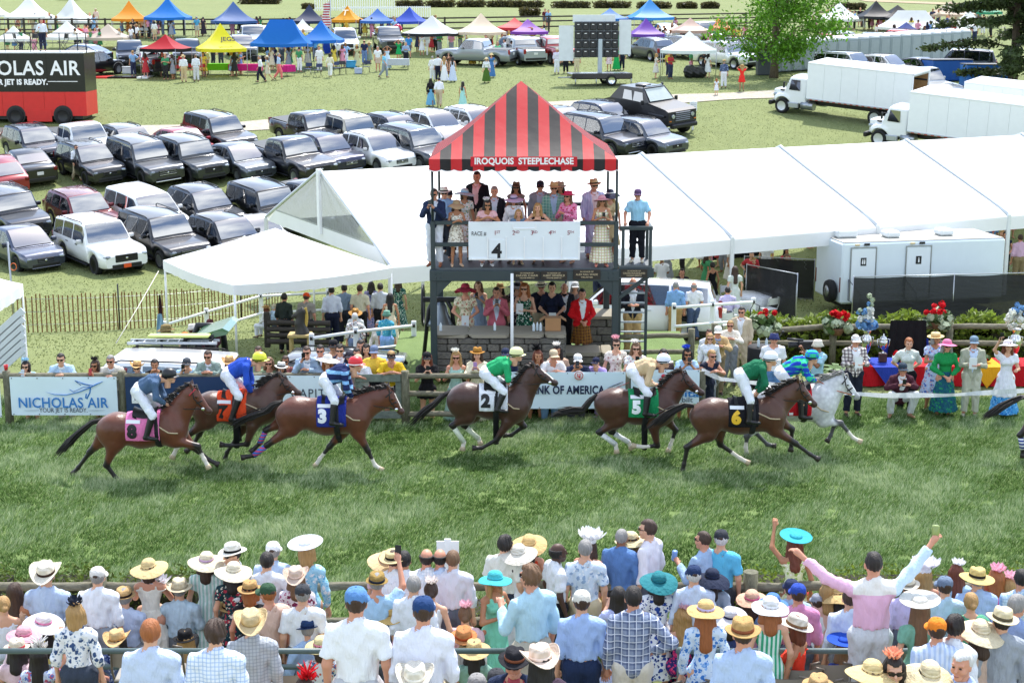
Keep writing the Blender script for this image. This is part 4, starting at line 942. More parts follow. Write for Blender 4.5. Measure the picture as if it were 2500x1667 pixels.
def bt(o,s,x,y,size,m,width=None,bold=0,spacing=1.0,Y=YF-.06):p=onY(x,y,Y-.03);return obj('lettering',textmesh(s,size,bold,spacing,.0015,width=width),m,o,(p.x-o.location.x,-.03,p.z))
PB=mat('blue_print','#2a78c0',.5,var=.02);PN=mat('navy_print','#14224a',.5,var=.02);PG=mat('grey_print','#3c4657',.5,var=.02);PR=mat('print_red','#c4243a',.5,var=.02)
def stroke(o,pts,r,m,Y=YF-.06,nm='emblem'):
 P=[onY(*T('c0',x,y),Y-.03)for x,y in pts];b=MB();b.tube([Vc((p.x-o.location.x,-.026,p.z))for p in P],r,6,flat=.3);return obj(nm,b.mesh(),m,o)
o,_,_=banner('pale blue air charter banner with jet outline',23,920,289,1013,'#d6e6f0');bt(o,'NICHOLAS AIR',*T('c0',560,745),.3,PB,(960-160)/3.647/119,.004,1.05);bt(o,'YOUR JET IS READY.',*T('c0',565,808),.13,PG,(780-350)/3.647/119)
for x0,x1 in((205,345),(785,935)):stroke(o,[(x0,810),((x0+x1)/2,809),(x1,808)],[.002,.008,.004]if x0<400 else[.004,.008,.002],PG)
stroke(o,[(405,645),(480,668),(590,672),(700,645),(800,605),(860,575),(915,552)],[.004,.016,.022,.03,.04,.036,.01],PB)
for s in([(800,600),(740,600),(690,625),(650,643)],[(650,643),(618,622)],[(805,600),(800,650),(772,706),(762,700),(768,660)],[(800,590),(740,575),(690,550),(665,545),(720,585)],[(830,588),(760,575),(665,545)]):stroke(o,s,.014,PB)
o,_,_=banner('deep blue banner behind the last horse',305,920,565,1010,'#16325c');bt(o,'Brown',*T('c0',1420,690),.42,WPR,1.15,.006);stroke(o,[(1180,722),(1240,722)],.02,WPR)
o,_,_=banner('white banner lettered in thin dark capitals beside the gate',584,917,834,1010,'#d9e8f2');bt(o,'CAPITAL',*T('c1',545,660),.26,PG,1.0,0,1.15)
o,_,_=banner('long white bank banner in the middle of the fence',1243,908,1526,997,'#d4e6f2',YF-.04);bt(o,'BANK OF AMERICA',*T('c2',510,632),.24,PN,(862-165)/3.647/119,.008,1.05)
for i in range(5):
 for j,(m,x0)in enumerate(((PN,0),(PR,1))):stroke(o,[(2*(0)+(1240*3.647)+890+i*22+x0*62+(12*(i%2)),610-i*9+x0*4),((1240*3.647)+940+i*22+x0*52,592-i*9+x0*4)],.012,m)
b=MB();p=onY(*T('c2',632,497),YF-.1);b.lathe([(.001,-.006),(.1,-.006),(.1,.006),(.001,.006)],24,0,M=Mx.Rotation(R(90),3,'X'));dsk=obj('round_sign',b.mesh(),WPR,None,p);tag(dsk,'small round white sign with red sign hung on bank banner','sign')
b=MB();b.tube([(.085*math.cos(a),-.012,.085*math.sin(a))for a in np.linspace(0,2*math.pi,25)],.006,5);obj('ring',b.mesh(),PR,dsk);obj('lettering',textmesh('LJ',.09,.006,ext=.001),PR,dsk,(0,-.012,0))
o,_,_=banner('white hospital banner behind horse five',1541,903,1706,985,'#d4e6f2');bt(o,'hospital',*T('c2',1520,662),.2,PB,.95,.004);bt(o,'at Vanderbilt',*T('c2',1440,715),.15,PG,.95)
for x in(1385,1445):
 b=MB();p=onY(*T('c2',x,525),YF-.09)
 for dx,dz,r in((0,.05,.045),(-.05,-.03,.04),(.05,-.03,.04),(0,-.03,.035)):b.lathe([(.001,-.004),(r,-.004),(r,.004),(.001,.004)],14,0,(dx,0,dz),M=Mx.Rotation(R(90),3,'X'))
 obj('emblem',b.mesh(),PR,o,(p.x-o.location.x,-.03,p.z))
o,_,_=banner('pale banner edge at the far left post',-60,922,5,1018,'#d9e2ea')
b=MB();p=onY(15,903,YF+.06);b.lathe([(.035,0),(.045,.11),(.04,.11),(.03,.01),(.001,.01)],14);tag(obj('cup',b.mesh(),mat('red_cup','#c02028',.4),None,p),'red plastic cup standing on the leftmost fence post','cup')
tp_=[onY(*q,Y)for q,Y in(((1713,904),31.1),((1760,925),31.1),((1850,935),31.1),((2040,958),31.2),((2150,965),31.2),((2300,965),31.2),((2420,958),31.2),((2560,950),31.2))]
b=MB();b.grid(lambda u,v:(lambda p:(p.x,p.y+.02*math.sin(u*40)*v,p.z+.09*(v-.5)*(1+.25*math.sin(u*23))))(tp_[min(6,int(u*7))].lerp(tp_[min(6,int(u*7))+1],u*7-min(6,int(u*7)))),70,3);tag(obj('barrier_tape',b.mesh(),cloth('#e3e6ea',trans=.2)),'twisted white tape strung in front of the presentation table','tape')
cf=thing('split_rail_fence','grey split rail fence running back from the corner post','fence',(0,0,0))
pa,pb_,pc=Vc((onY(1713,1000,31.2).x,31.2,0)),Vc((onY(1748,860,33.2).x,33.2,0)),Vc((onY(1800,830,36.3).x,36.3,tz(36.3)))
for p in(pb_,pc):b=MB();b.tube([p,p+Vc((0,0,1.25))],.08,9);obj('post',b.mesh(),LOG,cf)
for a,c in((pa,pb_),(pb_,pc)):
 for z in(.35,.75,1.12):lograil(a+Vc((0,0,z)),c+Vc((0,0,z)),.06,cf,wood('#6c6a62','#98958a',.9,(1,3,3)))
bf=thing('log_fence','green-brown log fence with flower baskets behind the trophies','fence',(0,0,0));Yb=37.2;zb0=tz(Yb)
xs_=[onY(x,795,Yb).x for x in(1745,2035,2320,2620)];zb1=onY(2150,797,Yb).z
for x in xs_:b=MB();b.tube([(x,Yb,zb0),(x,Yb,zb1+.08)],.085,10);obj('post',b.mesh(),LOG,bf)
for i,(a,c)in enumerate(zip(xs_[:-1],xs_[1:])):
 for dz in(0,-.42):lograil((a,Yb,zb1+dz+(-.18 if i==0 and dz==0 else 0)*1),(c,Yb,zb1+dz),.07,bf)
lf=thing('log_fence','log rails crossing behind the ladder foot','fence',(0,0,0));a,c=onY(1515,822,37),onY(1688,818,37)
for dz in(0,-.4):lograil(a+Vc((0,0,dz)),c+Vc((0,0,dz)),.06,lf)
b=MB();b.tube([Vc((c.x,37,-.3)),Vc((c.x,37,c.z+.16))],.085,10);obj('post',b.mesh(),LOG,lf)
SF=[at(40,870,48),at(240,850,48.5),at(420,812,49.5),at(560,775,51),at(700,745,53)];SF=[Vc((p.x,p.y,tz(p.y)))for p in SF];slat=MB().bbox((0,0,.6),(.042,.012,1.2),.004).mesh('slat');slm=wood('#6a4a2c','#94703f',.85);n=0
sf=thing('snow_fence','brown slatted snow fence wired along the lawn foot','fence',SF[0])
for a,c in zip(SF[:-1],SF[1:]):
 L=(c-a).length;k=int(L/.13)
 for i in range(k):
  p=a.lerp(c,i/k);p.z=tz(p.y);obj('slat',slat,slm,sf,p-SF[0]-Vc((0,0,.02)),(rnd.uniform(-.03,.03),rnd.uniform(-.03,.03),math.atan2(c.y-a.y,c.x-a.x)),(1,1,rnd.uniform(.95,1.03)))
for z in(.25,.65,1.05):b=MB();b.tube([p-SF[0]+Vc((0,-.012,z))for p in SF],.006,4);obj('wire',b.mesh(),STEEL,sf)
for a in(SF[1].lerp(SF[2],.3),SF[3].lerp(SF[4],.2)):b=MB();b.tube([a-SF[0],a-SF[0]+Vc((0,0,1.45))],.025,6);obj('stake',b.mesh(),BLACK,sf)
WR=mat('white_rail','#e4e8ea',.4)
def wrail(label,pts,dz=(1.0,.45),r=.042,posts=None):
 P=[Vc(p)for p in pts];o=thing('white_rail_fence',label,'fence',P[0]-Vc((0,0,dz[0])))
 for z in dz:b=MB();b.tube([p-P[0]+Vc((0,0,z))for p in P],r,10);obj('rail',b.mesh(),WR,o)
 for p in(posts or P):
  p=Vc(p)-P[0];b=MB();g=tz(P[0].y+p.y,P[0].x+p.x)-(P[0].z-dz[0]);b.bbox((p.x,p.y+.06,(g+dz[0]+p.z+.12)/2),(.13,.09,dz[0]+p.z+.12-g),.02);obj('post',b.mesh(),WR,o);b=MB();b.tube([p+Vc((0,-.01,dz[0]-.0))-Vc((.035,0,0)),p+Vc((.035,-.01,dz[0]))],r*1.12,10);obj('clip',b.mesh(),BLACK,o)
 return o
wrail('white round rail climbing the lawn under the peaked tent',[at(400,794,46.5),at(503,762,47.5),at(636,723,48.5),at(800,715,50)])
wrail('white round rail in front of the wooden horse head bollard',[at(760,826,39.6),at(868,810,40),at(1010,795,40.6)],(1.0,.5))
wrail('white round rail in front of the marquee tables',[at(1646,751,44.5),at(1740,744,45),at(1840,737,45.6)],(1.05,.5))
tb=gnd(2050,768);yawt=R(11);tl=thing('restroom_trailer','white restroom trailer with two doors and roof air conditioner','trailer',(tb.x,tb.y,tz(tb.y)),yawt);tw_=mat('trailer_white','#dbe6ee',.35,var=.04);tL,tW,z0,z1=5.9,2.3,.35,2.42;tpart=lambda nm,b,m,par=None:obj(nm,b.mesh(),m,par or tl)
b=MB();b.bbox((tL/2,tW/2,(z0+z1)/2),(tL,tW,z1-z0),.06);tpart('shell',b,tw_);b=MB();b.box((tL/2,tW/2,z1+.012),(tL-.1,tW-.1,.02));tpart('roof',b,mat('dusty_roof','#a9a79f',.8))
for x in(.32,2.3):
 b=MB();b.bbox((x+.43,-.012,(z0+.12+z1-.2)/2),(.86,.03,z1-z0-.34),.008);d_=tpart('door',b,mat('door_white','#e2eaf0',.35,var=.03));xx=x+.43
 for q in((x-.02,.04,z1-z0-.3,1.35),(x+.88,.04,z1-z0-.3,1.35)):b=MB();b.bbox((q[0],-.02,(z0+z1)/2-.04),(.04,.04,q[2]),.006);tpart('frame',b,STEEL,d_)
 b=MB();b.bbox((xx,-.02,z1-.16),(.94,.04,.04),.006);tpart('frame',b,STEEL,d_);b=MB();b.bbox((xx,-.034,1.78),(.2,.012,.27),.004);s_=tpart('door_sign',b,BLACK,d_)
 for k in((-.035,.035)if x<1 else(0,)):b=MB();b.lathe([(.001,-.004),(.02,-.004),(.02,.004),(.001,.004)],10,0,(xx+k,-.044,1.85),M=Mx.Rotation(R(90),3,'X'));b.box((xx+k,-.044,1.76),(.045,.008,.12));tpart('symbol',b,WPR,s_)
 b=MB();b.bbox((xx-.25,-.05,z1-.06),(.18,.06,.07),.02);tpart('lamp',b,mat('lamp_glass','#d9c7a0',.3));b=MB();b.bbox((xx+.1,-.03,z1-.06),(.2,.03,.08),.006);tpart('indicator',b,BLACK)
 b=MB();b.tube([(x-.08,-.05,1.2),(x-.08,-.08,.5),(x+.1,-.6,.35)],.02,6);b.tube([(x-.08,-.05,1.2),(x+.15,-.55,.75),(x+.2,-.6,.3)],.015,6);tpart('handrail',b,mat('handrail_grey','#6a7074',.4,.5))
for x,y,h in((.55,1.2,.28),(2.1,.9,.22),(4.1,1.0,.22)):b=MB();b.bbox((x,y,z1+.03+h/2),(.75 if h>.25 else.5,.6,h),.06);tpart('roof_vent',b,mat('vent_white','#d2d8da',.5));
b=MB();b.lathe([(.19,-.12),(.36,-.11),(.39,-.03),(.39,.03),(.36,.11),(.19,.12),(.19,-.12)],26,0,(-.16,.55,.72),M=Mx.Rotation(R(90),3,'Y'));sw=tpart('spare_wheel',b,RUBBER);b=MB();b.lathe([(.2,-.02),(.16,-.05),(.001,-.05)],20,0,(-.26,.55,.72),M=Mx.Rotation(R(90),3,'Y'));tpart('rim',b,STEEL,sw)
b=MB();b.box((tL/2,tW/2,.25),(tL-.6,tW-.5,.25));tpart('chassis',b,BLACK)
for y in(.08,tW-.1):b=MB();b.bbox((-.012,y,1.0),(.03,.05,.5),.008);tpart('marker_light',b,mat('marker_red','#6a1a20',.3))
SCR=NT('screen_mesh');SCR.b.inputs['Base Color'].default_value=(*lin('#14161a'),1);SCR.b.inputs['Roughness'].default_value=.8;v=SCR.coord();SCR.bump(SCR.noise(v,4,4,.6,(.4,1,2.2)),.6,.06);tr=SCR.n('BsdfTransparent');ms=SCR.n('MixShader');ms.inputs[0].default_value=.05;SCR.l(SCR.b.outputs[0],ms.inputs[1]);SCR.l(tr.outputs[0],ms.inputs[2]);SCR.l(ms.outputs[0],SCR.out.inputs[0]);SCR=SCR.m
def screen(label,a,c,h,mesh=True,link=False):
 a,c=Vc(a),Vc(c);o=thing('screen_fence',label,'fence',a);d=c-a;n=max(1,int(d.length/3));rs=random.Random(label)
 for i in range(n+1):p=d*(i/n);b=MB();b.tube([p,p+Vc((0,0,h+.03))],.025,7);obj('post',b.mesh(),STEEL,o)
 for z in(h,.08):b=MB();b.tube([Vc((0,0,z)),d+Vc((0,0,z))],.02,6);obj('rail',b.mesh(),STEEL,o)
 if mesh:b=MB();b.grid(lambda u,v:d*u+Vc((.02*math.sin(u*31)*v,-.03-.02*math.sin(u*17+v*3),.1+(h-.12-.03*abs(math.sin(u*n*2*math.pi)))*v)),40,5);obj('screen_cloth',b.mesh(),SCR,o)
 if link:
  b=MB();k=int(d.length/.16)
  for i in range(-int(h/.16),k):
   for s in(0,1):
    u0,u1=i/k,(i+h/.16)/k;z0_,z1_=(0,h)if not s else(h,0);ua,ub=max(0,u0),min(1,u1)
    if ub<=ua:continue
    za=z0_+(z1_-z0_)*(ua-u0)/(u1-u0);zb_=z0_+(z1_-z0_)*(ub-u0)/(u1-u0);b.tube([d*ua+Vc((0,0,za)),d*ub+Vc((0,0,zb_))],.006,3,caps=False)
  q=obj('chain_link',b.mesh(fix=False),STEEL,o);q['kind']='stuff'
 return o
def gp(x,y):p=gnd(x,y);return Vc((p.x,p.y,tz(p.y)))
screen('black mesh screen fence standing in front of the restroom trailer',gp(2079,792),gp(2560,778),1.55)
screen('grey mesh screen panel angled beside the flower baskets',gp(1820,760),gp(1942,790),1.62)
screen('chain link fence backed with black cloth left of the trailer',gp(1815,725),gp(1985,735),1.5,True,True)
screen('chain link panel at the far end of the trailer',gp(2405,690),gp(2560,685),1.4,False,True)
def table(label,x0,x1,Y0,Y1,zt_,col,tri=()):
 a,c=onY(x0,890,Y0).x,onY(x1,890,Y0).x;o=thing('table',label,'table',((a+c)/2,(Y0+Y1)/2,0));w,d=c-a,Y1-Y0;b=MB();b.box((0,0,zt_-.012),(w,d,.025));obj('table_top',b.mesh(),cloth(col),o)
 b=MB();R4=[(-w/2,-d/2),(w/2,-d/2),(w/2,d/2),(-w/2,d/2)]
 for i in range(4):
  p,q=Vc((*R4[i],0)),Vc((*R4[(i+1)%4],0));e=(q-p).normalized();nn=Vc((e.y,-e.x,0));L=(q-p).length;b.grid(lambda u,v:p.lerp(q,u)+nn*(.02+.05*v*math.sin(u*L*9))+Vc((0,0,zt_-.01-(zt_-.04)*v)),max(8,int(L*14)),5)
 obj('table_cloth',b.mesh(fix=False),cloth(col),o)
 for x,cc in tri:
  X=onY(x,890,Y0).x-o.location.x;b=MB();b.add([(X-.36,-d/2-.085,zt_+.004),(X+.36,-d/2-.085,zt_+.004),(X,-d/2-.1,zt_-.48)],[(0,1,2)]);b.add([(X-.36,-d/2-.085,zt_+.006),(X+.36,-d/2-.085,zt_+.006),(X+.36,d/2,zt_+.006),(X-.36,d/2,zt_+.006)],[(0,1,2,3)]);obj('pennant_cloth',b.mesh(),cloth(cc),o)
 return o
zT=onY(2250,890,34.5).z
table('red draped presentation table with blue and yellow pennants',2108,2580,34.3,35.2,zT,'#b3141f',((2170,'#2a3fa0'),(2410,'#dd9a1e')))
SILV=mat('polished_silver','#c9c9c6',.18,1,bump=.15,bscale=30)
def trophy(label,x,ybase,ytop,Y,kind):
 a,c=onY(x,ybase,Y),onY(x,ytop,Y);h=c.z-zT;o=thing('trophy',label,'trophy',(a.x,Y,zT+.008));pr_={'cup':[(.09,.30),(.035,.34),(.03,.42),(.10,.5),(.14,.62),(.15,.75),(.13,.77),(.14,.79),(.09,.88),(.02,.93),(.03,.97),(.001,1)],'urn':[(.16,0),(.16,.05),(.07,.12),(.05,.2),(.12,.34),(.17,.52),(.18,.66),(.13,.78),(.09,.84),(.15,.97),(.16,1),(.12,.97),(.08,.85),(.001,.8)]}[kind]
 b=MB();b.lathe([(r*min(1.1,h),z*h)for r,z in pr_],24);obj('bowl',b.mesh(),SILV,o)
 if kind=='cup':b=MB();b.bbox((0,0,.16*h),(.26*h,.24*h,.30*h),.01);obj('plinth',b.mesh(),wood('#3a1f16','#55301f',.4),o)
 for s in(-1,1):b=MB();z_=(.5,.8)if kind=='cup' else(.45,.75);b.tube([(s*.12*h,0,z_[0]*h),(s*.2*h,0,(z_[0]+.1)*h),(s*.21*h,0,z_[1]*h),(s*.13*h,0,z_[1]*h)],.012,6);obj('handle',b.mesh(),SILV,o)
 return o
trophy('tall silver cup with lid on wooden plinth',2154,889,815,34.75,'cup');trophy('silver two-handled urn holding blue and white flowers',2113,887,805,35.0,'urn');trophy('large silver urn at the right end of the table',2475,888,803,34.8,'urn')
LEAF=mat('leaf_green','#3f5a2a',.6,var=.3);LEAFG=mat('silver_leaf','#9aa88a',.6,var=.2)
def blossoms(name,label,c,items,cat='flowers',pot=None):
 """items: (n, radius spread, z range, blob radius, material); each cluster of blooms a part"""
 o=thing(name,label,cat,c);rs=random.Random(label)
 if pot:b=MB();b.lathe(pot[0],18);obj('basket',b.mesh(),pot[1],o)
 for nm,n,sp,z0_,z1_,r,m in items:
  for k in range(n):
   a=rs.random()*6.28;q=sp*math.sqrt(rs.random());p=Vc((q*math.cos(a),q*math.sin(a)*.8,z0_+(z1_-z0_)*rs.random()));b=MB()
   for j in range(16):
    d=Vc((rs.gauss(0,1),rs.gauss(0,1),rs.gauss(0,1))).normalized();s=d.orthogonal().normalized()*r*.5;t_=d.cross(s).normalized()*r*.5;cc_=d*r*rs.uniform(.55,1);b.add([cc_-s-t_,cc_+s-t_,cc_+s+t_,cc_-s+t_],[(0,1,2,3)])
   obj(nm,b.mesh(fix=False),m,o,p)
 return o
RFL=cloth('#c81420',trans=.2);WFL=cloth('#dfe2dc',trans=.3);BFL=cloth('#6f9cc8',trans=.3);POT=([(.1,-.18),(.17,-.06),(.19,0),(.17,0),(.001,-.02)],wood('#5a3f2a','#7d5c40'))
for x,y,Y,lab in((1866,800,36.9,'basket of red geraniums beside the crook pole'),(2044,800,37.0,'basket of red geraniums on the fence post'),(2288,785,37.0,'basket of red geraniums beside the black draped stand')):
 blossoms('flower_basket',lab,onY(x,y,Y),(('bloom',9,.3,.16,.42,.075,RFL),('foliage',16,.32,-.1,.22,.12,LEAFG),('foliage',8,.26,-.05,.25,.12,LEAF)),'flowers',POT)
blossoms('flower_arrangement','blue hydrangea and white spire bouquet in the silver urn',onY(2113,800,35.0),(('hydrangea',3,.16,.02,.1,.13,BFL),('white_bloom',8,.16,.2,.42,.08,WFL),('spire',5,.2,.4,.75,.06,LEAFG),('delphinium',6,.26,.3,.6,.05,BFL)))
blossoms('flower_arrangement','white flowers in the large urn at right',onY(2478,800,34.8),(('white_bloom',12,.26,.0,.4,.08,WFL),('spray',8,.3,.1,.5,.06,BFL)))
for i,(x,lab)in enumerate(((2200,'red roses lying left of the standing woman'),(2400,'low red and white table posy by the grey suit'))):blossoms('flower_posy',lab,Vc((onY(x,885,34.6).x,34.75,zT+.08)),(('bloom',5,.16,0,.12,.06,RFL),('bloom',4,.18,0,.14,.05,WFL),('foliage',6,.2,-.04,.08,.08,LEAF)))
p=gp(2215,900);st=thing('draped_stand','tall black and blue draped stand behind the trophies','stand',(onY(2215,850,36.2).x,36.2,0));zz=onY(2215,783,36.2).z
for nm,w,dy,m,z_ in(('black_drape',.95,0,cloth('#16171b'),(0,zz)),('blue_drape',1.15,.06,cloth('#22389a'),(0,zz-.45))):
 b=MB();b.grid(lambda u,v:Vc(((u-.5)*w*(1-.12*v),dy-.03*math.sin(u*26)*(1-v*.6),z_[0]+(z_[1]-z_[0])*v)),30,6);b.grid(lambda u,v:Vc(((u-.5)*w*(1-.12*v),dy+.05,z_[0]+(z_[1]-z_[0])*v)),4,2);obj(nm,b.mesh(fix=False),m,st)
pd=Vc((onY(1860,870,34.4).x,34.4,0));b=MB();b.lathe([(.33,0),(.34,.05),(.33,.9),(.31,.93),(.001,.93)],24);tag(obj('drum',b.mesh(),mat('black_cloth_drum','#17181c',.8),None,pd),'black drum table holding water bottles by the corner fence','table')
for i,dx in enumerate((-.1,.08)):tag(obj('bottle',BOTTLE,mat('clear_bottle','#c9d6dc',.1),None,pd+Vc((dx,-.08,1.032)),None,1.0),'water bottle on the black drum, '+('left one' if i==0 else 'one nearer the microphone'),'bottle')
b=MB();b.tube([pd+Vc((.15,.1,0)),pd+Vc((.2,0,.9)),pd+Vc((.42,-.1,1.25))],.012,6);b.sph(pd+Vc((.44,-.1,1.28)),.035,8,6);tag(obj('microphone_stand',b.mesh(),BLACK),'black microphone on slanted stand beside the drum','microphone')
b=MB();pk=onY(1853,745,37.6);b.tube([Vc((pk.x-.2,37.6,-.3)),Vc((pk.x-.2,37.6,pk.z-.1)),pk+Vc((-.13,0,.05)),pk+Vc((.02,0,-.02)),pk+Vc((.0,0,-.16))],.012,6);tag(obj('crook_pole',b.mesh(),BLACK),'thin black crook pole for a hanging basket','pole')
fp=Vc((onY(2042,900,34.6).x,34.6,0));fo=thing('fern','bushy green fern beside the fence post','plant',fp);b=MB();rs=random.Random(4)
for k in range(70):
 a=rs.random()*6.28;L=rs.uniform(.3,.55);d=Vc((math.cos(a),math.sin(a),0));s=Vc((-d.y,d.x,0))*.05;P=[Vc((0,0,.25))+d*L*t+Vc((0,0,L*1.3*t-L*1.3*t*t))for t in(0,.35,.7,1)];b.add([P[0]-s*.3,P[0]+s*.3,P[1]+s,P[1]-s,P[2]+s*.8,P[2]-s*.8,P[3]],[(0,1,2,3),(3,2,4,5),(5,4,6)])
obj('fronds',b.mesh(fix=False),mat('fern_green','#4d6b2c',.6,var=.3),fo)['kind']='stuff';b=MB();b.lathe([(.14,0),(.18,.3),(.16,.3),(.001,.26)],16);obj('pot',b.mesh(),BLACK,fo)
bp=Vc((onY(1075,760,37.3).x,37.3,0));bl=thing('bell','large grey bell with iron wheel under the tower','bell',bp);zb_=onY(1075,745,37.3).z;b=MB();b.lathe([(.34,zb_-.5),(.3,zb_-.42),(.2,zb_-.2),(.15,zb_),(.1,zb_+.08),(.001,zb_+.1)],24);obj('bell_body',b.mesh(),mat('bell_metal','#7d868c',.35,.8),bl)
for s in(-.28,.28):b=MB();b.tube([(s*1.5,0,0),(s,0,zb_-.1),(s*.6,0,zb_+.12)],.05,8);obj('frame_leg',b.mesh(),BLACK,bl)
b=MB();b.tube([(-.42,.5*math.cos(a)*.9,zb_-.0+.5*math.sin(a))for a in np.linspace(0,6.283,28)],.028,6);obj('wheel',b.mesh(),BLACK,bl);b=MB();b.bbox((0,0,zb_+.14),(.9,.1,.12),.02);obj('yoke',b.mesh(),BLACK,bl)
zw=pl(1200,812,35.3).z;cb=Vc((onY(1350,800,35.5).x,35.6,zw+.008));bx_=thing('cardboard_box','open brown cardboard box on the stone wall','box',cb);CB=mat('cardboard','#a97f57',.9);b=MB();b.box((0,0,.15),(.36,.3,.3));obj('carton',b.mesh(),CB,bx_)
for s in(-1,1):b=MB();b.box((s*.24,0,.27),(.16,.3,.008),M=Mx.Rotation(R(s*32),3,'Y'));obj('flap',b.mesh(),CB,bx_)
for i,(x,lab)in enumerate(((1076,'water bottle on the stone wall near the bell'),(1208,'water bottle before the man in pink suit'),(1303,'leftmost of the wrapped bottles beside the carton'),(1312,'wrapped bottle second from the carton'),(1320,'wrapped bottle touching the carton'))):tag(obj('bottle',BOTTLE,mat('clear_bottle','#c9d6dc',.1),None,(onY(x,810,35.4).x,35.45+.05*(i%2),zw+.11)),lab,'bottle')
hp=Vc((onY(732,800,41).x,41,tz(41)));zh0,zh1=at(732,832,41).z-hp.z,at(732,762,41).z-hp.z;hh=thing('horse_head_post','dark horse head bollard with gold mane on a wooden stand','post',hp);S=SDF((-.35,-.2,zh0-.1),(.35,.2,zh1+.1),.025);H_=zh1-zh0
S.cone((.06,0,zh0),(.0,0,zh0+H_*.35),.2,.13,.08);S.cone((0,0,zh0+H_*.35),(.06,0,zh0+H_*.8),.13,.11,.06);S.cone((.06,0,zh0+H_*.8),(-.17,0,zh0+H_*.62),.1,.055,.05);S.cone((.07,.04,zh0+H_*.85),(.08,.05,zh1),.04,.01,.02);S.cone((.07,-.04,zh0+H_*.85),(.08,-.05,zh1),.04,.01,.02)
obj('head',S.mesh('head'),mat('dark_iron','#35332f',.5,.3),hh);b=MB()
for k in range(11):t_=k/10;b.bbox((.16+.03*math.sin(t_*3),0,zh0+H_*(.3+.62*t_)),(.09,.04,.045),.01,M=Mx.Rotation(R(30-60*t_),3,'Y'))
obj('mane',b.mesh(),mat('gold_paint','#c9ab4e',.5),hh)['kind']='stuff';b=MB();b.bbox((0,0,zh0-.04),(.62,.5,.08),.015);
for x in(-.24,.24):b.bbox((x,-.15,(zh0-.08)/2),(.07,.07,zh0-.08),.01);b.bbox((x,.15,(zh0-.08)/2),(.07,.07,zh0-.08),.01)
obj('stand',b.mesh(),wood('#a58f5c','#c4ae78'),hh)
bp_=thing('log_barrier','dark stained log barrier panel behind the horse head','fence',(0,0,0));DKW=wood('#26231f','#403a33',.8,(1,3,3))
for k in range(4):a,c=at(652,788+k*15,43),at(806,790+k*15,43);lograil(a,c,.075,bp_,DKW)
for x in(652,750):a,c=at(x,760,43.1),at(x,850,43.1);b=MB();b.bbox((a+c)/2,(.16,.1,a.z-c.z),.01);obj('post',b.mesh(),DKW,bp_)
def utv():
 Y=38.2;P0=onY(545,900,Y);g=tz(Y,P0.x);o=thing('utility_cart','green and black utility cart with hard roof behind the spectators','cart',(P0.x,Y,g));q=lambda x,y,Yq=Y:onY(x,y,Yq)-Vc((P0.x,Y,g));part=lambda nm,b,m:obj(nm,b.mesh(),m,o);GR=paint('#155a22');wY=.75
 a,c=q(462,822),q(566,792);b=MB();b.prism([(a.x,a.z-.06),(a.x+.25,a.z+.14),(c.x-.1,c.z+.06),(c.x+.06,c.z-.02),(c.x,c.z-.10),(a.x+.3,a.z+.02),(a.x+.05,a.z-.1)],-wY,wY,'y');part('roof',b,GR)
 for s in(-wY+.05,wY-.05):
  e,f_=q(452,862),q(470,818);b=MB();b.tube([(e.x,s,e.z),(f_.x,s,f_.z+.1),(q(530,800).x,s,q(530,806).z),(q(538,860).x,s,q(538,890).z)],.09,8);part('roll_bar',b,BLACK)
 b=MB();a,c=q(440,872),q(600,930);b.bbox(((a.x+c.x)/2,0,.62),(c.x-a.x+.4,1.4,.55),.08);part('body',b,GR);b=MB();a=q(575,855);b.bbox((a.x+.25,0,.98),(.9,1.3,.3),.03);part('cargo_bed',b,BLACK)
 for k in range(7):b=MB();b.tube([(a.x-.1+k*.11,-.3,1.1),(a.x-.1+k*.11,-.3,1.26)],.02,6);part('tool_handle',b,STEEL)
 b=MB();a=q(480,850);b.bbox((a.x+.1,0,.98),(.5,1.2,.6),.06);part('seat',b,BLACK);b=MB();a,c=q(458,860),q(500,828);b.add([(a.x,-wY,a.z-.1),(a.x,wY,a.z-.1),(a.x+.22,wY,c.z),(a.x+.22,-wY,c.z)],[(0,1,2,3)]);part('windscreen',b,CLEAR)
 ty,ri=wheelmesh(.32)
 for x in(-.95,.95):
  for s in(-.62,.62):w=obj('wheel',ty,RUBBER,o,(x,s,.32));obj('rim',ri,[BLACK,BLACK],w)
utv_later=utv
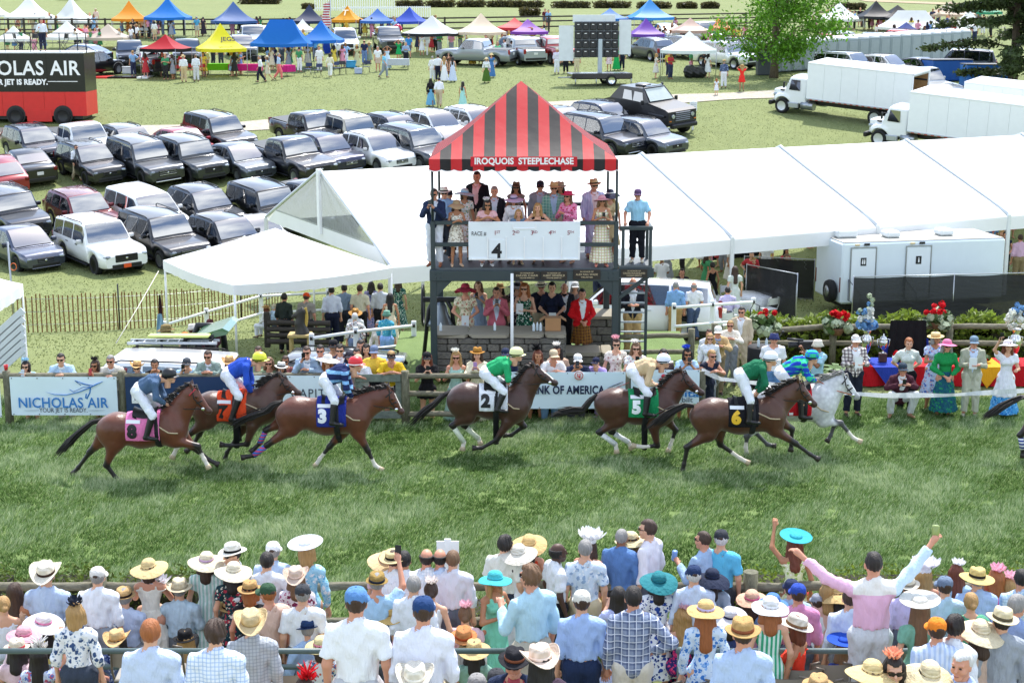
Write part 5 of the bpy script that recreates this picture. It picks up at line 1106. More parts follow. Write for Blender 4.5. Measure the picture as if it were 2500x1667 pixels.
# ================================================================== VEHICLES
CK=dict(
 suv=dict(L=5.25,W=2.02,H=1.90,sill=.40,belt=1.14,hood=1.13,wsb=1.05,wst=.42,rend=-2.30,rg=-2.55,tail=1.14,r=.41,af=1.62,ar=-1.48,tum=.20,rails=1),
 boxy=dict(L=4.85,W=1.96,H=1.86,sill=.42,belt=1.14,hood=1.14,wsb=.85,wst=.42,rend=-2.18,rg=-2.36,tail=1.14,r=.41,af=1.46,ar=-1.40,tum=.14,rails=1),
 mid=dict(L=4.75,W=1.92,H=1.70,sill=.34,belt=1.03,hood=1.03,wsb=1.05,wst=.22,rend=-1.75,rg=-2.22,tail=1.03,r=.375,af=1.42,ar=-1.40,tum=.24,rails=1),
 sedan=dict(L=4.75,W=1.84,H=1.44,sill=.28,belt=.90,hood=.88,wsb=.95,wst=.15,rend=-.85,rg=-1.65,tail=1.0,r=.335,af=1.40,ar=-1.42,tum=.28,rails=0),
 hatch=dict(L=4.60,W=1.84,H=1.54,sill=.29,belt=.95,hood=.92,wsb=1.15,wst=.12,rend=-1.15,rg=-2.1,tail=.98,r=.34,af=1.38,ar=-1.36,tum=.27,rails=0),
 van=dict(L=5.15,W=2.0,H=1.74,sill=.3,belt=1.02,hood=.98,wsb=1.55,wst=.62,rend=-2.2,rg=-2.42,tail=1.0,r=.36,af=1.6,ar=-1.45,tum=.22,rails=0),
 pickup=dict(L=5.95,W=2.04,H=1.96,sill=.45,belt=1.24,hood=1.22,wsb=1.15,wst=.55,rend=-.75,rg=-.98,tail=1.26,r=.425,af=1.95,ar=-1.78,tum=.2,rails=0))
_car={}
def car_parts(kind):
 if kind in _car:return _car[kind]
 p=CK[kind];L,W,H=p['L'],p['W'],p['H'];x0,x1=-L/2,L/2;out=[]
 sm=lambda a,b,x:max(0,min(1,(x-a)/(b-a)))
 def top(x):
  if x>=p['wsb']:t=sm(p['wsb'],x1,x);return p['hood']-.10*t*t-(.16*sm(x1-.25,x1,x)**2)
  if x>=p['wst']:return p['hood']+(H-.02-p['hood'])*(1-(1-sm(p['wsb'],p['wst'],x))**1.25)
  if x>=p['rend']:t=(x-p['rend'])/(p['wst']-p['rend']);return H-.02-.09*(1-t)**2+.02*math.sin(math.pi*t)
  if x>=p['rg']:t=sm(p['rg'],p['rend'],x);return p['tail']+(H-.11-p['tail'])*t**.9
  t=sm(x0,p['rg'],x);return p['tail']-.02*(1-t)-.12*(sm(x0+.2,x0,x)**2)
 def belt(x):return min(p['belt']-.02*sm(0,x1,x)-.04*sm(.9,x1,x),top(x)-.015)if x>p['rg']else min(p['belt'],top(x)-.012)
 def hw(x):return W/2*(1-.13*sm(x1-.75,x1,x)**2-.08*sm(x0+.55,x0,x)**2)
 def sill(x):
  z=p['sill']-.06*0;
  for c in(p['af'],p['ar']):
   R_=p['r']+.07;d=abs(x-c)
   if d<R_:z=max(z,p['r']+math.sqrt(R_*R_-d*d)*.97)
  return z+.06*sm(x1-.3,x1,x)
 def edge(x):
  w,t,b=hw(x),top(x),belt(x);g=max(0,t-b);return(w-.035-p['tum']*g if g>.08 else w-.07),t
 xs=sorted(set([round(v,3)for v in np.linspace(x0,x1,40)]+[round(c+s*(p['r']+.07)*math.cos(a),3)for c in(p['af'],p['ar'])for s in(-1,1)for a in np.linspace(0,1.5,7)]+[p['wsb'],p['wst'],p['rend'],p['rg'],x1-.04,x0+.04,x1-.15]))
 V=[]
 for x in xs:
  w,t,b,s=hw(x),top(x),belt(x),sill(x);yt,_=edge(x);s2=min(s,b-.1)
  half=[(w-.10,s2-.02),(w-.02,s2+.03),(w+.004,s2+(b-s2)*.5),(w-.012,b),(yt,max(b+.003,t-.045)),(yt-.09,max(b+.006,t-.004)),(0,max(b+.008,t+.014))]
  V+=[(x,y,z)for y,z in half]+[(x,-y,z)for y,z in half[-2::-1]]
 n=13;b=MB();F=[(i*n+j,(i+1)*n+j,(i+1)*n+j+1,i*n+j+1)for i in range(len(xs)-1)for j in range(n-1)];b.add(V,F,0,True);m=(len(xs)-1)*n
 b.add([],[]);b.f+=[list(range(n)),[m+k for k in range(n)][::-1]];b.mi+=[0,0];b.sm+=[False,False]
 if kind=='pickup':
  bm_=MB();bz=p['tail']
 me=b.mesh('body');out.append(('body',me,'paint',None))
 b=MB();b.box((0,0,p['sill']+.12),(L-.35,W-.42,.36));out.append(('underbody',b.mesh(),'black',None))
 if kind=='pickup':
  b=MB();b.box(((x0+p['rg'])/2+.03,0,p['tail']+.008),(p['rg']-x0-.26,W-.34,.03));out.append(('bed_cover',b.mesh(),'bed',None))
 def zc(x,y):yt,t=edge(x);q=min(1,abs(y)/max(.1,yt));return t+.014-.018*q*q
 def glass(nm,xa,xb,inset):
  b=MB();sgn=1 if xa>0 or nm=='windshield' else-1
  b.grid(lambda u,v:(xa+(xb-xa)*u+.016*sgn,(v-.5)*2*(edge(xa+(xb-xa)*u)[0]-inset),zc(xa+(xb-xa)*u,(v-.5)*2*(edge(xa+(xb-xa)*u)[0]-inset))+.012),8,10);out.append((nm,b.mesh(),'glass',None))
 glass('windshield',p['wst']+.06,p['wsb']-.05,.07)
 glass('rear_window',p['rend']-.03,p['rg']+.06 if p['rend']-p['rg']<.35 else p['rg']+.1,.1)
 xa0=(p['rg']+p['rend'])/2+.12 if kind not in('pickup','sedan')else p['rend']-.1;xb0=p['wsb']-.30
 cuts={'suv':(.0,.30,.63,1),'boxy':(0,.30,.62,1),'mid':(0,.24,.58,1),'van':(0,.33,.66,1),'sedan':(0,.46,1),'hatch':(0,.22,.55,1),'pickup':(0,.44,1)}[kind]
 for s in(1,-1):
  for a,c in zip(cuts[:-1],cuts[1:]):
   xa,xb=xa0+(xb0-xa0)*a+.035,xa0+(xb0-xa0)*c-.035;b=MB()
   def f(u,v):
    x=xa+(xb-xa)*u;w,t,bl=hw(x),top(x),belt(x);yt,_=edge(x);z0,z1=bl+.03,max(bl+.035,t-.09);z=z0+(z1-z0)*v;q=(z-bl)/max(.02,t-.045-bl);return(x,s*((w-.012)+(yt-w+.012)*q+.008),z)
   b.grid(f,8,4);out.append(('side_window',b.mesh(),'glass',None))
  yb=s*(W/2+.12);b=MB();b.bbox((p['wsb']-.42,yb,p['belt']+.10),(.14,.24,.17),.04);out.append(('mirror',b.mesh(),'paint',None))
  b=MB();b.bbox((x1-.13,s*(W/2-.30),p['hood']-.26),(.26,.40,.13),.05,M=Mx.Rotation(R(-20*s),3,'Z'));out.append(('headlight',b.mesh(),'lamp',None))
  b=MB();b.bbox((x0+.05,s*(W/2-.16),p['tail']-.16),(.14,.2,.34 if kind not in('sedan','hatch')else.18),.03);out.append(('taillight',b.mesh(),'red',None))
  if p['rails']:
   b=MB();yr=s*(edge(-.8)[0]-.05);b.tube([(p['wst']-.15,yr,H-.03),(p['wst']-.3,yr,H+.02),(p['rend']+.35,yr,H-.035),(p['rend']+.2,yr,H-.09)],.02,6);out.append(('roof_rail',b.mesh(),'black',None))
  if kind in('suv','boxy','pickup'):b=MB();b.bbox(((p['af']+p['ar'])/2,s*(W/2-.02),p['sill']-.06),(p['af']-p['ar']-1.05,.16,.07),.02);out.append(('running_board',b.mesh(),'black',None))
  for x in((p['wsb']-1.0),(p['wsb']-1.95)):b=MB();b.bbox((x,s*(W/2+.006),p['belt']-.12),(.2,.03,.035),.008);out.append(('door_handle',b.mesh(),'trim',None))
 gz=p['hood']-.34;gw=.95 if kind in('suv','boxy','pickup')else.7
 b=MB();b.bbox((x1-.0,0,gz),(.05,gw,.30 if gw>.8 else.2),.02);out.append(('grille',b.mesh(),'black',None))
 for k in range(3):b=MB();b.bbox((x1+.028,0,gz-.09+.09*k if gw>.8 else gz-.055+.055*k),(.012,gw*.94,.022),.004);out.append(('grille_bar',b.mesh(),'trim','grille'))
 b=MB();b.sph((x1+.036,0,gz),(.01,.06,.04),10,6);out.append(('emblem',b.mesh(),'chrome','grille'))
 b=MB();b.bbox((x1-.01,0,p['sill']+.09),(.07,W*.62,.13),.02);out.append(('air_intake',b.mesh(),'black',None))
 b=MB();b.bbox((x1+.0,0,p['sill']-.0),(.08,W*.66,.05),.015);out.append(('skid_plate',b.mesh(),'trim',None))
 b=MB();b.bbox((x0-.012,0,p['tail']-.32),(.02,.32,.16),.005);out.append(('licence_plate',b.mesh(),'plate',None))
 b=MB();b.bbox((x0-.0,0,p['sill']+.10),(.07,W*.8,.16),.02);out.append(('bumper',b.mesh(),'black',None))
 _car[kind]=out;return out
def wheelmesh(r):
 if('w',r)in _cache:return _cache['w',r]
 M=Mx.Rotation(R(90),3,'X');b=MB();w=.12
 b.lathe([(r*.62,-w),(r*.9,-w*1.02),(r*.985,-w*.75),(r,-w*.3),(r,w*.3),(r*.985,w*.75),(r*.9,w*1.02),(r*.62,w),(r*.62,-w)],28,0,M=M);ty=b.mesh('tyre')
 b=MB();b.lathe([(r*.64,w*.95),(r*.60,w*.7),(r*.58,-w*.2),(.001,-w*.2)],24,1,M=M)
 for k in range(10):
  a=2*math.pi*k/10;q=Mx.Rotation(a,3,'Y');b.box(q@Vc((r*.32,-w*.78,0)),(r*.56,.03,r*.085),0,q)
 b.lathe([(r*.13,w*.8),(r*.11,w*.95),(.001,w*.96)],12,0,M=M);b.lathe([(r*.64,w*.96),(r*.655,w*1.0),(r*.60,w*1.0),(r*.58,w*.8)],24,0,M=M);rim=b.mesh('rim');_cache['w',r]=(ty,rim);return ty,rim
def place(loc,yaw):
 """stand something on the slope: yaw about the vertical, then lean with the ground"""
 y=loc[1];sl=(tz(y+1.5,loc[0])-tz(y-1.5,loc[0]))/3 if y>44 else 0;return Mx.Translation(Vc((loc[0],loc[1],tz(y,loc[0]))))@Mx.Rotation(math.atan(sl),4,'X')@Mx.Rotation(yaw,4,'Z')
CMAT=dict(glass=GLASSD,black=BLACK,red=mat('tail_lamp','#8c1016',.2,coat=.5),lamp=mat('head_lamp','#aeb6bd',.12,.5,coat=.5),chrome=CHROME,plate=mat('number_plate','#d5d8d4',.5),bed=mat('bed_cover_vinyl','#3c4247',.6))
CARK=.99
def car(kind,px,py,yaw,col,label,met=.4,trim='chrome',rim='alloy',small=False,cat='car',group='cars parked on the infield grass',d0=14,plate=None):
 p=CK[kind];yaw=R(yaw);yaw+=(R(6)if-62<math.degrees(yaw)<-50 else 0);a=gnd(px,py,p['H']*.985*CARK,d0);loc=a-Mx.Rotation(yaw,3,'Z')@Vc((p['wst'],0,0));M=place(loc,yaw)
 for _ in range(3):
  w=M@Vc((p['wst']*CARK,0,p['H']*CARK));d=a-w;M=place(M.translation+Vc((d.x,d.y,0)),yaw);a=gnd(px,py,(M@Vc((p['wst']*CARK,0,p['H']*CARK))).z-tz((M@Vc((p['wst']*CARK,0,p['H']*CARK))).y,M.translation.x),d0)
 o=thing({'pickup':'pickup_truck','van':'minivan','sedan':'sedan_car','hatch':'hatchback_car'}.get(kind,'suv'),label,cat);o.matrix_world=M@Mx.Scale(CARK,4);o['group']=group;P={}
 pm_=paint(col,met);tm=CHROME if trim=='chrome' else(BLACK if trim=='black' else pm_)
 for nm,me,mk,par in car_parts(kind):
  if small and nm in('door_handle','grille_bar','emblem','skid_plate','running_board'):continue
  m=pm_ if mk=='paint' else tm if mk=='trim' else CMAT[mk]
  if nm=='licence_plate' and plate:m=mat('number_plate',plate,.5)
  P.setdefault(nm,obj(nm,me,m,P[par]if par else o))
  if nm in P and P[nm].data is not me:obj(nm,me,m,P[par]if par else o)
 ty,ri=wheelmesh(p['r']);rm=mat('alloy_rim','#a6aab0' if rim=='alloy' else '#2a2b2e',.3,.8);dk=mat('wheel_well','#0e0e10',.8)
 for x in(p['af'],p['ar']):
  for s in(1,-1):
   q=obj('wheel',ty,RUBBER,o,(x,s*(p['W']/2-.13),p['r']),(0,0,0 if s<0 else math.pi));obj('rim',ri,[rm,dk],q)
 if plate:b=MB();b.bbox((p['L']/2+.045,0,p['sill']+.08),(.02,.32,.16),.005);obj('licence_plate',b.mesh(),mat('number_plate',plate,.5),o)
 return o
CARS=[
 ('hatch','b0',200,565,-57,'#4c5264','dark grey electric hatchback, nose beside the thin pole',.7,'body','dark'),
 ('suv','b0',905,512,-58,'#e6e8ea','big white SUV with orange front plate and black grille',0,'black','dark'),
 ('suv','b0',1475,462,-58,'#10131c','long black SUV with tall chrome grille beside white SUV',.3,'chrome','alloy'),
 ('mid','b0',2040,487,-58,'#14161c','black SUV half hidden by the peaked white tent',.3,'black','alloy'),
 ('boxy','b0',110,262,-58,'#161c28','dark blue boxy off-roader with flat roof rack',.3,'black','dark'),
 ('mid','b0',740,268,-58,'#6f1820','dark red SUV behind the white SUV with orange plate',.4,'body','alloy'),
 ('van','b0',1340,270,-58,'#e4e6e8','white minivan behind the long black chrome-grille SUV',0,'body','alloy'),
 ('mid','b0',1830,235,-58,'#141a26','dark navy SUV behind the half hidden black one',.3,'black','alloy'),
 ('boxy','b1',165,218,-58,'#121418','black off-road SUV left of the marquee gable',.3,'black','alloy'),
 ('pickup','b1',570,165,-58,'#15171c','black pickup mostly hidden behind the marquee gable',.3,'black','dark'),
 ('sedan','b0',2290,480,-58,'#e2e4e6','white coupe peeping out behind the peaked tent edge',0,'body','dark'),
 ('hatch','a0',-40,1385,122,'#8c1822','bright red car with its tail at the frame edge',.3,'body','alloy'),
 ('sedan','a0',215,1318,122,'#12141a','black sedan seen from behind with red tail lights',.4,'chrome','alloy'),
 ('mid','a0',800,1290,-58,'#12151d','black SUV with twin kidney grille behind the walking man',.3,'black','dark'),
 ('suv','a0',1300,1262,-58,'#3d4147','gunmetal grey SUV with wide dark grille',.7,'chrome','dark'),
 ('boxy','a0',1720,1252,-58,'#262d33','charcoal electric SUV with two upright oval lamps',.5,'black','dark'),
 ('hatch','a0',2130,1285,-58,'#5a6067','grey compact hybrid hatchback beside the charcoal SUV',.7,'body','alloy'),
 ('pickup','a1',370,1232,-58,'#10121a','black pickup truck with big framed grille in the middle row',.3,'black','alloy'),
 ('mid','a1',660,1207,-58,'#141a3a','navy blue SUV between black pickup and white SUV',.5,'chrome','alloy'),
 ('mid','a1',1105,1195,-58,'#e2e4e6','white SUV with kidney grille in front of the canopy',0,'chrome','alloy'),
 ('suv','a1',1490,1148,-58,'#3b4046','dark grey SUV touching the striped canopy edge',.6,'chrome','alloy'),
 ('mid','a0',295,1135,-58,'#141c30','dark blue crossover in front of the red stage trailer',.5,'black','alloy'),
 ('pickup','a0',755,1105,-58,'#dfe2e5','white pickup truck beside the red stage trailer',.1,'body','alloy'),
 ('mid','a0',1150,1135,-58,'#1d2530','dark slate SUV behind the gunmetal one',.5,'body','alloy'),
 ('hatch','a0',1640,1150,-58,'#9a2030','bright red hatchback in the back row of parked cars',.3,'body','alloy'),
 ('suv','a0',1975,1035,-58,'#12131a','long black SUV alone at the left of the back row',.3,'chrome','alloy'),
 ('pickup','a1',555,1003,-58,'#101118','black heavy pickup with chrome grille in the back row',.3,'chrome','alloy'),
 ('boxy','a1',910,1040,-58,'#a6a294','pale gold SUV with roof rack in the back row',.6,'body','alloy'),
 ('mid','a1',1270,1030,-58,'#222a38','dark grey-blue SUV between gold and white ones',.5,'chrome','alloy'),
 ('mid','a1',1640,1003,-58,'#dfe2e5','white SUV left of the canopy in the back row',.1,'body','alloy'),
 ('mid','a1',1990,968,-58,'#dde0e3','white SUV farthest right of the back row',.1,'body','alloy'),
 ('hatch','a1',1740,1150,-58,'#dfe2e4','white hatchback just behind the canopy slope',.1,'body','alloy'),
 ('suv','a2',900,1040,-56,'#171d2a','dark navy SUV with chrome grille right of the canopy',.4,'chrome','alloy'),
 ('mid','a2',1255,1072,-56,'#50565f','blue-grey crossover right of the canopy, nose to the lawn',.7,'black','dark'),
 ('mid','a2',890,920,-56,'#1c2740','deep blue SUV behind the chrome-grille navy one',.5,'body','alloy'),
 ('hatch','a2',490,960,-56,'#1a2238','dark blue car hidden behind the canopy ridge',.5,'body','alloy'),
]
FAR=[
 ('mid','a0',850,455,60,'#15181d','black SUV with tail to the lawn and open hatch'),('pickup','a0',1150,362,-75,'#1a2331','dark blue pickup beside the red canopy'),
 ('pickup','a0',1330,405,120,'#15171b','black pickup behind the red canopy table'),('pickup','a0',1660,350,-80,'#1b1e22','black pickup between red and yellow canopies'),
 ('pickup','a0',2250,228,-75,'#cfd3d6','silver pickup under the dull blue canopy'),('mid','a0',2150,318,-70,'#5c6064','grey SUV behind the yellow canopy'),
 ('suv','a1',810,262,-80,'#e0e3e5','white SUV right of the bright blue canopies'),('pickup','a1',1200,240,-78,'#4a5056','grey pickup with orange chair in its bed'),
 ('pickup','a1',1920,345,160,'#8e959b','silver crew cab pickup beside the pale canopies'),('pickup','a2',90,325,112,'#9aa3ab','silver pickup seen from behind near the screen trailer'),
 ('pickup','a2',375,318,112,'#9c1f26','red pickup beside the screen trailer'),('mid','a2',1250,330,120,'#5b6065','grey SUV behind the purple canopy'),
 ('hatch','a2',1400,205,100,'#c4c8cc','silver hatchback with raised tailgate under blue canopy'),('suv','a2',1985,372,-55,'#e2e5e7','white SUV behind the empty white canopy'),
 ('mid','a2',1620,325,-60,'#8a8f94','grey SUV in the shade of the pale pink canopy'),('pickup','a2',1780,195,-70,'#c9cdd0','pale pickup beyond the pink canopy'),
 ('suv','a2',2180,345,-60,'#16191d','black SUV beside the tree trunk'),('pickup','a3',540,290,130,'#a01c22','red pickup behind the portable toilets'),
 ('pickup','a3',650,275,130,'#22252a','dark pickup behind the portable toilets'),('sedan','a3',690,325,150,'#20242a','black sedan roof showing behind the toilets'),
 ('suv','a3',905,290,160,'#15171b','black SUV behind the middle of the toilet row'),('suv','a3',830,470,-52,'#e0e3e5','white SUV parked in front of the toilet row'),
 ('mid','a3',1130,490,-52,'#e4e6e8','white SUV beside the big box truck'),('sedan','a3',1430,512,-52,'#1a1d22','black sedan beside the blue bins'),
 ('suv','a3',1700,432,165,'#2b2f3a','dark SUV half behind the conifer'),('pickup','a3',1480,610,-65,'#b9bec3','silver pickup nose between truck and blue bins'),
 ('suv','a3',1150,262,150,'#b3161c','red SUV below the long white canopy'),('hatch','a1',60,235,-70,'#d3d6d9','silver car at the edge of the bright blue canopy'),
 ('hatch','a0',690,395,170,'#3f5a78','blue car behind the stage trailer railing'),('suv','a1',2260,320,150,'#9aa0a5','light grey SUV right of the silver crew cab'),
]
for k,t_,x,y,yw,c,lab,met,trm,rm in CARS:o=car(k,*T(t_,x,y),yw,c,lab,met,trm,rm,plate='#d8501c' if 'orange' in lab and 'white' in lab and 'front plate' in lab else None)
for k,t_,x,y,yw,c,lab in FAR:car(k,*T(t_,x,y),yw,c,lab,.4,'chrome','alloy',True,group='cars parked among the canopies')
import functools
def mxx(l):return functools.reduce(np.maximum,l)
def boxtruck(px,py,yaw,label,third=False):
 """anchor: ground point of the near front wheel"""
 yaw=R(yaw);Rm_=Mx.Rotation(yaw,3,'Z');a=gnd(px,py);loc=a-Rm_@Vc((4.2,1.0,0));M=place(loc,yaw)
 for _ in range(4):d=a-(M@Vc((4.2,1.0,0)));M=place(M.translation+Vc((d.x,d.y,0)),yaw)
 o=thing('box_truck',label,'truck');o.matrix_world=M;o['group']='white box trucks by the marquee';WB=mat('truck_white','#e6eaee',.4,var=.04);AL=mat('truck_aluminium','#b4bac0',.4,.6);PLY=wood('#8a6a45','#a88558')
 bl,bw,z0,z1=7.4,2.5,1.15,3.6;bx=-1.35
 def part(nm,b,m):return obj(nm,b.mesh(),m,o)
 for s in(1,-1):
  for k in range(6):b=MB();b.box((bx-bl/2+bl*(k+.5)/6,s*(bw/2-.02),(z0+z1)/2),(bl/6-.012,.04,z1-z0-.16));part('side_panel',b,WB)
  for z in(z0+.04,z1-.04):b=MB();b.bbox((bx,s*(bw/2-.01),z),(bl,.08,.1),.02);part('rail',b,AL if z<2 else WB)
  b=MB()
  for k in range(17):b.box((bx-bl/2+.3+k*.42,s*(bw/2+.034),z0+.02),(.2,.006,.045))
  q=part('reflector_tape',b,mat('reflector','#a4222a',.4));q['kind']='stuff'
  b=MB();b.box((bx,s*(bw/2-.07),(z0+z1)/2),(bl-.1,.03,z1-z0-.1));part('plywood_lining',b,PLY)
  for z in(1.9,2.9):b=MB();b.box((bx,s*(bw/2-.1),z),(bl-.2,.03,.1));part('lashing_rail',b,mat('dark_steel','#3a3c40',.5,.5))
 b=MB();b.box((bx,0,z1-.02),(bl-.06,bw-.06,.05));part('roof',b,WB);b=MB();b.box((bx,0,z0),(bl-.06,bw-.1,.08));part('floor',b,PLY)
 b=MB();b.box((bx+bl/2-.03,0,(z0+z1)/2),(.06,bw-.1,z1-z0));part('front_wall',b,AL)
 b=MB()
 for y in(-bw/2+.06,bw/2-.06):b.bbox((bx-bl/2,y,(z0+z1)/2),(.1,.12,z1-z0),.02)
 b.bbox((bx-bl/2,0,z1-.07),(.1,bw,.14),.02);part('rear_frame',b,WB)
 b=MB();b.bbox((bx-bl/2+.25,0,z1-.2),(.5,bw-.3,.1),.02);part('roller_door',b,AL)
 b=MB();b.bbox((.3,.42,.85),(9.3,.1,.25),.01);b.bbox((.3,-.42,.85),(9.3,.1,.25),.01);b.box((.3,0,.85),(8,.8,.1));part('chassis',b,BLACK)
 x0=bx+bl/2+.12;S=SDF((x0-.1,-1.25,.5),(x0+2.9,1.25,2.75),.05);P_=[(x0+.55,0,1.75)]
 f=lambda X,Y,Z:mxx([np.abs(Y)-1.02-.0*X-.06*np.clip((1.7-Z),-1,.5),x0-X,X-(x0+1.25+.42*np.clip((2.45-Z)/1.0,0,1)+0*Y),Z-2.55+.15*np.abs(Y)**3,.75-Z]);S.fn((x0,-1.2,.7),(x0+1.7,1.2,2.6),f,.06)
 g=lambda X,Y,Z:mxx([np.abs(Y)-.80+.12*np.clip((X-x0-1.5),0,2),x0+1.2-X,X-(x0+2.65)+.1*np.abs(Y)**2,Z-1.72+.13*np.clip(X-x0-1.2,0,2)+.12*np.abs(Y)**2,.72-Z]);S.fn((x0+1.1,-1.1,.7),(x0+2.75,1.1,1.8),g,.12)
 for s in(-1,1):S.ell((4.2,s*.86,.95),(.72,.28,.42),.1)
 S.cut(lambda X,Y,Z:.60-np.sqrt((X-4.2)**2+(Z-.52)**2)+.8*(np.abs(Y)<.55)*-1)
 obj('cab',S.mesh('cab'),paint('#e4e8ec'),o)
 for s in(-1,1):
  b=MB();b.add([(x0+.45,s*1.075,1.62),(x0+1.28,s*1.06,1.62),(x0+1.16,s*1.0,2.3),(x0+.5,s*1.0,2.3)],[(0,1,2,3)]);b2=part('side_window',b,GLASSD)
  b=MB();b.bbox((x0+1.55,s*1.28,1.95),(.1,.16,.42),.03);b.tube([(x0+1.3,s*1.05,2.1),(x0+1.55,s*1.25,2.12)],.02,5);part('mirror',b,BLACK)
  b=MB();b.bbox((x0+.95,s*1.02,.62),(.8,.2,.35),.04);part('step',b,AL);b=MB();b.tube([(x0-.55,s*.85,.68),(x0+.35,s*.85,.68)],.3,14);part('fuel_tank',b,mat('tank_alloy','#9aa0a6',.3,.8))
  b=MB();b.bbox((x0+2.5,s*.62,1.15),(.3,.3,.2),.06);part('headlight',b,CMAT['lamp']);b=MB();b.bbox((x0+1.9,s*.80,1.5),(.3,.08,.1),.02);part('vent',b,BLACK)
 b=MB();b.grid(lambda u,v:(x0+1.30+.36*(1-v)-.03*(2*u-1)**2,(u-.5)*1.8*(1-.06*v),1.72+.66*v),8,4);part('windshield',b,GLASSD)
 b=MB();b.bbox((x0+2.68,0,.62),(.25,2.2,.3),.06);part('bumper',b,BLACK);b=MB();b.bbox((x0+2.63,0,1.15),(.06,.8,.5),.03);part('grille',b,mat('grille_alloy','#888d92',.3,.8))
 ty,ri=wheelmesh(.51);rm=mat('white_rim','#c9cdd0',.4,.3)
 for x in(4.2,-2.6):
  for s in(1,-1):q=obj('wheel',ty,RUBBER,o,(x,s*1.0,.51),(0,0,0 if s<0 else math.pi),(1,1.5,1));obj('rim',ri,[rm,BLACK],q)
 o.scale=(.88,)*3;return o
boxtruck(*T('a3',105,1000),141,'white box truck with open rear, farther left of the three')
boxtruck(*T('a3',955,1296),141,'white box truck with open rear nearest the marquee roof')
p_=gnd(*T('a3',955,1296));p2=p_+Vc((3.9,2.6,0));b_=boxtruck(1250,400,141,'white box truck whose roof shows behind the nearest one');b_.matrix_world=place(Vc((p2.x+3.6,p2.y-1.6,0)),R(141))@Mx.Scale(.88,4)
def armoured():
 a=gnd(*T('a2',1560,1178));yaw=R(-52);Rm_=Mx.Rotation(yaw,3,'Z');loc=a-Rm_@Vc((1.75,.95,0));M=place(loc,yaw)
 for _ in range(4):d=a-(M@Vc((1.75,.95,0)));M=place(M.translation+Vc((d.x,d.y,0)),yaw)
 o=thing('armoured_truck','matt black armoured off-road truck with slatted grille','truck');o.matrix_world=M;BK=mat('satin_black_paint','#15161a',.42,coat=.4);part=lambda nm,b,m=BK:obj(nm,b.mesh(),m,o)
 prof=[(-2.75,.75),(-2.75,1.45),(-2.2,1.62),(-1.55,2.35),(.25,2.42),(.95,1.72),(2.35,1.55),(2.6,1.45),(2.65,.7),(2.35,.6),(-2.5,.6)]
 b=MB();W=1.05;n=len(prof);V=[]
 for s in(-1,1):V+=[(x,s*(W-.2*max(0,(z-1.55)/.85)),z)for x,z in prof]
 b.add(V,[tuple(range(n)),tuple(range(2*n-1,n-1,-1))]+[(i,i+n,(i+1)%n+n,(i+1)%n)for i in range(n)]);part('body',b)
 b=MB();b.add([(.32,-.72,2.36),(.32,.72,2.36),(.93,.86,1.78),(.93,-.86,1.78)],[(0,1,2,3)]);b.v=[(x+.02,y,z+.015)for x,y,z in b.v];part('windshield',b,mat('thick_glass','#aeb8b4',.08,coat=.6))
 for s in(-1,1):
  for xa,xb in((-.3,.45),(-1.15,-.45)):
   b=MB();yy=lambda z:s*(W-.2*max(0,(z-1.55)/.85)+.012);b.add([(xa,yy(1.7),1.7),(xb+.1,yy(1.7),1.7),(xb-.1,yy(2.2),2.2),(xa,yy(2.2),2.2)],[(0,1,2,3)]);part('side_window',b,GLASSD)
  b=MB();b.bbox((.75,s*1.28,1.75),(.1,.22,.26),.03);part('mirror',b,BLACK);b=MB();b.bbox((1.75,s*1.05,1.18),(1.25,.26,.12),.03);part('fender',b);b=MB();b.bbox((-1.7,s*1.05,1.18),(1.25,.26,.12),.03);part('fender',b)
  b=MB();b.tube([(2.62,s*.72,1.2),(2.7,s*.72,1.2)],.11,14);part('headlight',b,CMAT['lamp']);b=MB();b.bbox((2.66,s*.92,.95),(.05,.14,.06),.01);part('indicator',b,mat('amber','#c8701c',.3));b=MB();b.sph((.2,s*.7,2.52),.09,10,6);part('spot_lamp',b,BLACK)
 for k in range(5):b=MB();b.bbox((2.66,0,.95+.105*k),(.07,1.1,.06),.02);part('grille_bar',b,mat('brushed_steel','#8d9096',.35,.8))
 b=MB();b.bbox((2.75,0,.68),(.3,1.9,.25),.06);part('bumper',b,BLACK);b=MB();b.bbox((.28,0,2.5),(.1,1.2,.07),.02);part('light_bar',b,CMAT['lamp']);b=MB();b.lathe([(.42,2.36),(.45,2.46),(.36,2.5),(.001,2.5)],20,c=(-.6,0,0));part('roof_hatch',b)
 ty,ri=wheelmesh(.52)
 for x in(1.75,-1.7):
  for s in(1,-1):q=obj('wheel',ty,RUBBER,o,(x,s*.92,.52),(0,0,0 if s<0 else math.pi),(1,1.4,1));obj('rim',ri,[BLACK,BLACK],q)
 b=MB();b.tube([(-2.9,.0,1.2),(-2.7,0,1.2)],.45,20);part('spare_wheel',b,RUBBER)
armoured()
utv_later()
# ================================================================== HORSES AND JOCKEYS
def coatmat(base,dark,dapple=False):
 t=NT('horse_coat');v=t.coord();a=t.n('VertexColor',layer_name='Col');f=t.noise(v,4.5,4,.6);b1=t.mixc(f,[x*.72 for x in lin(base)],[min(1,x*1.3)for x in lin(base)])
 if dapple:
  vo=t.n('TexVoronoi');vo.inputs['Scale'].default_value=13;t.l(v,vo.inputs['Vector']);b1=t.mixc(t.math('MULTIPLY',vo.outputs['Distance'],.6),b1,lin('#8d9094'))
 x=t.sep(a.outputs[0]);c=t.mixc(x[0],b1,lin(dark));c=t.mixc(x[1],c,lin('#d9d2c6'));t.l(c,t.b.inputs['Base Color'])
 t.b.inputs['Roughness'].default_value=.42;t.b.inputs['Specular IOR Level'].default_value=.5;t.b.inputs['Sheen Weight'].default_value=.15
 t.bump(t.noise(v,6,4,.5),.35,.05);return t.m
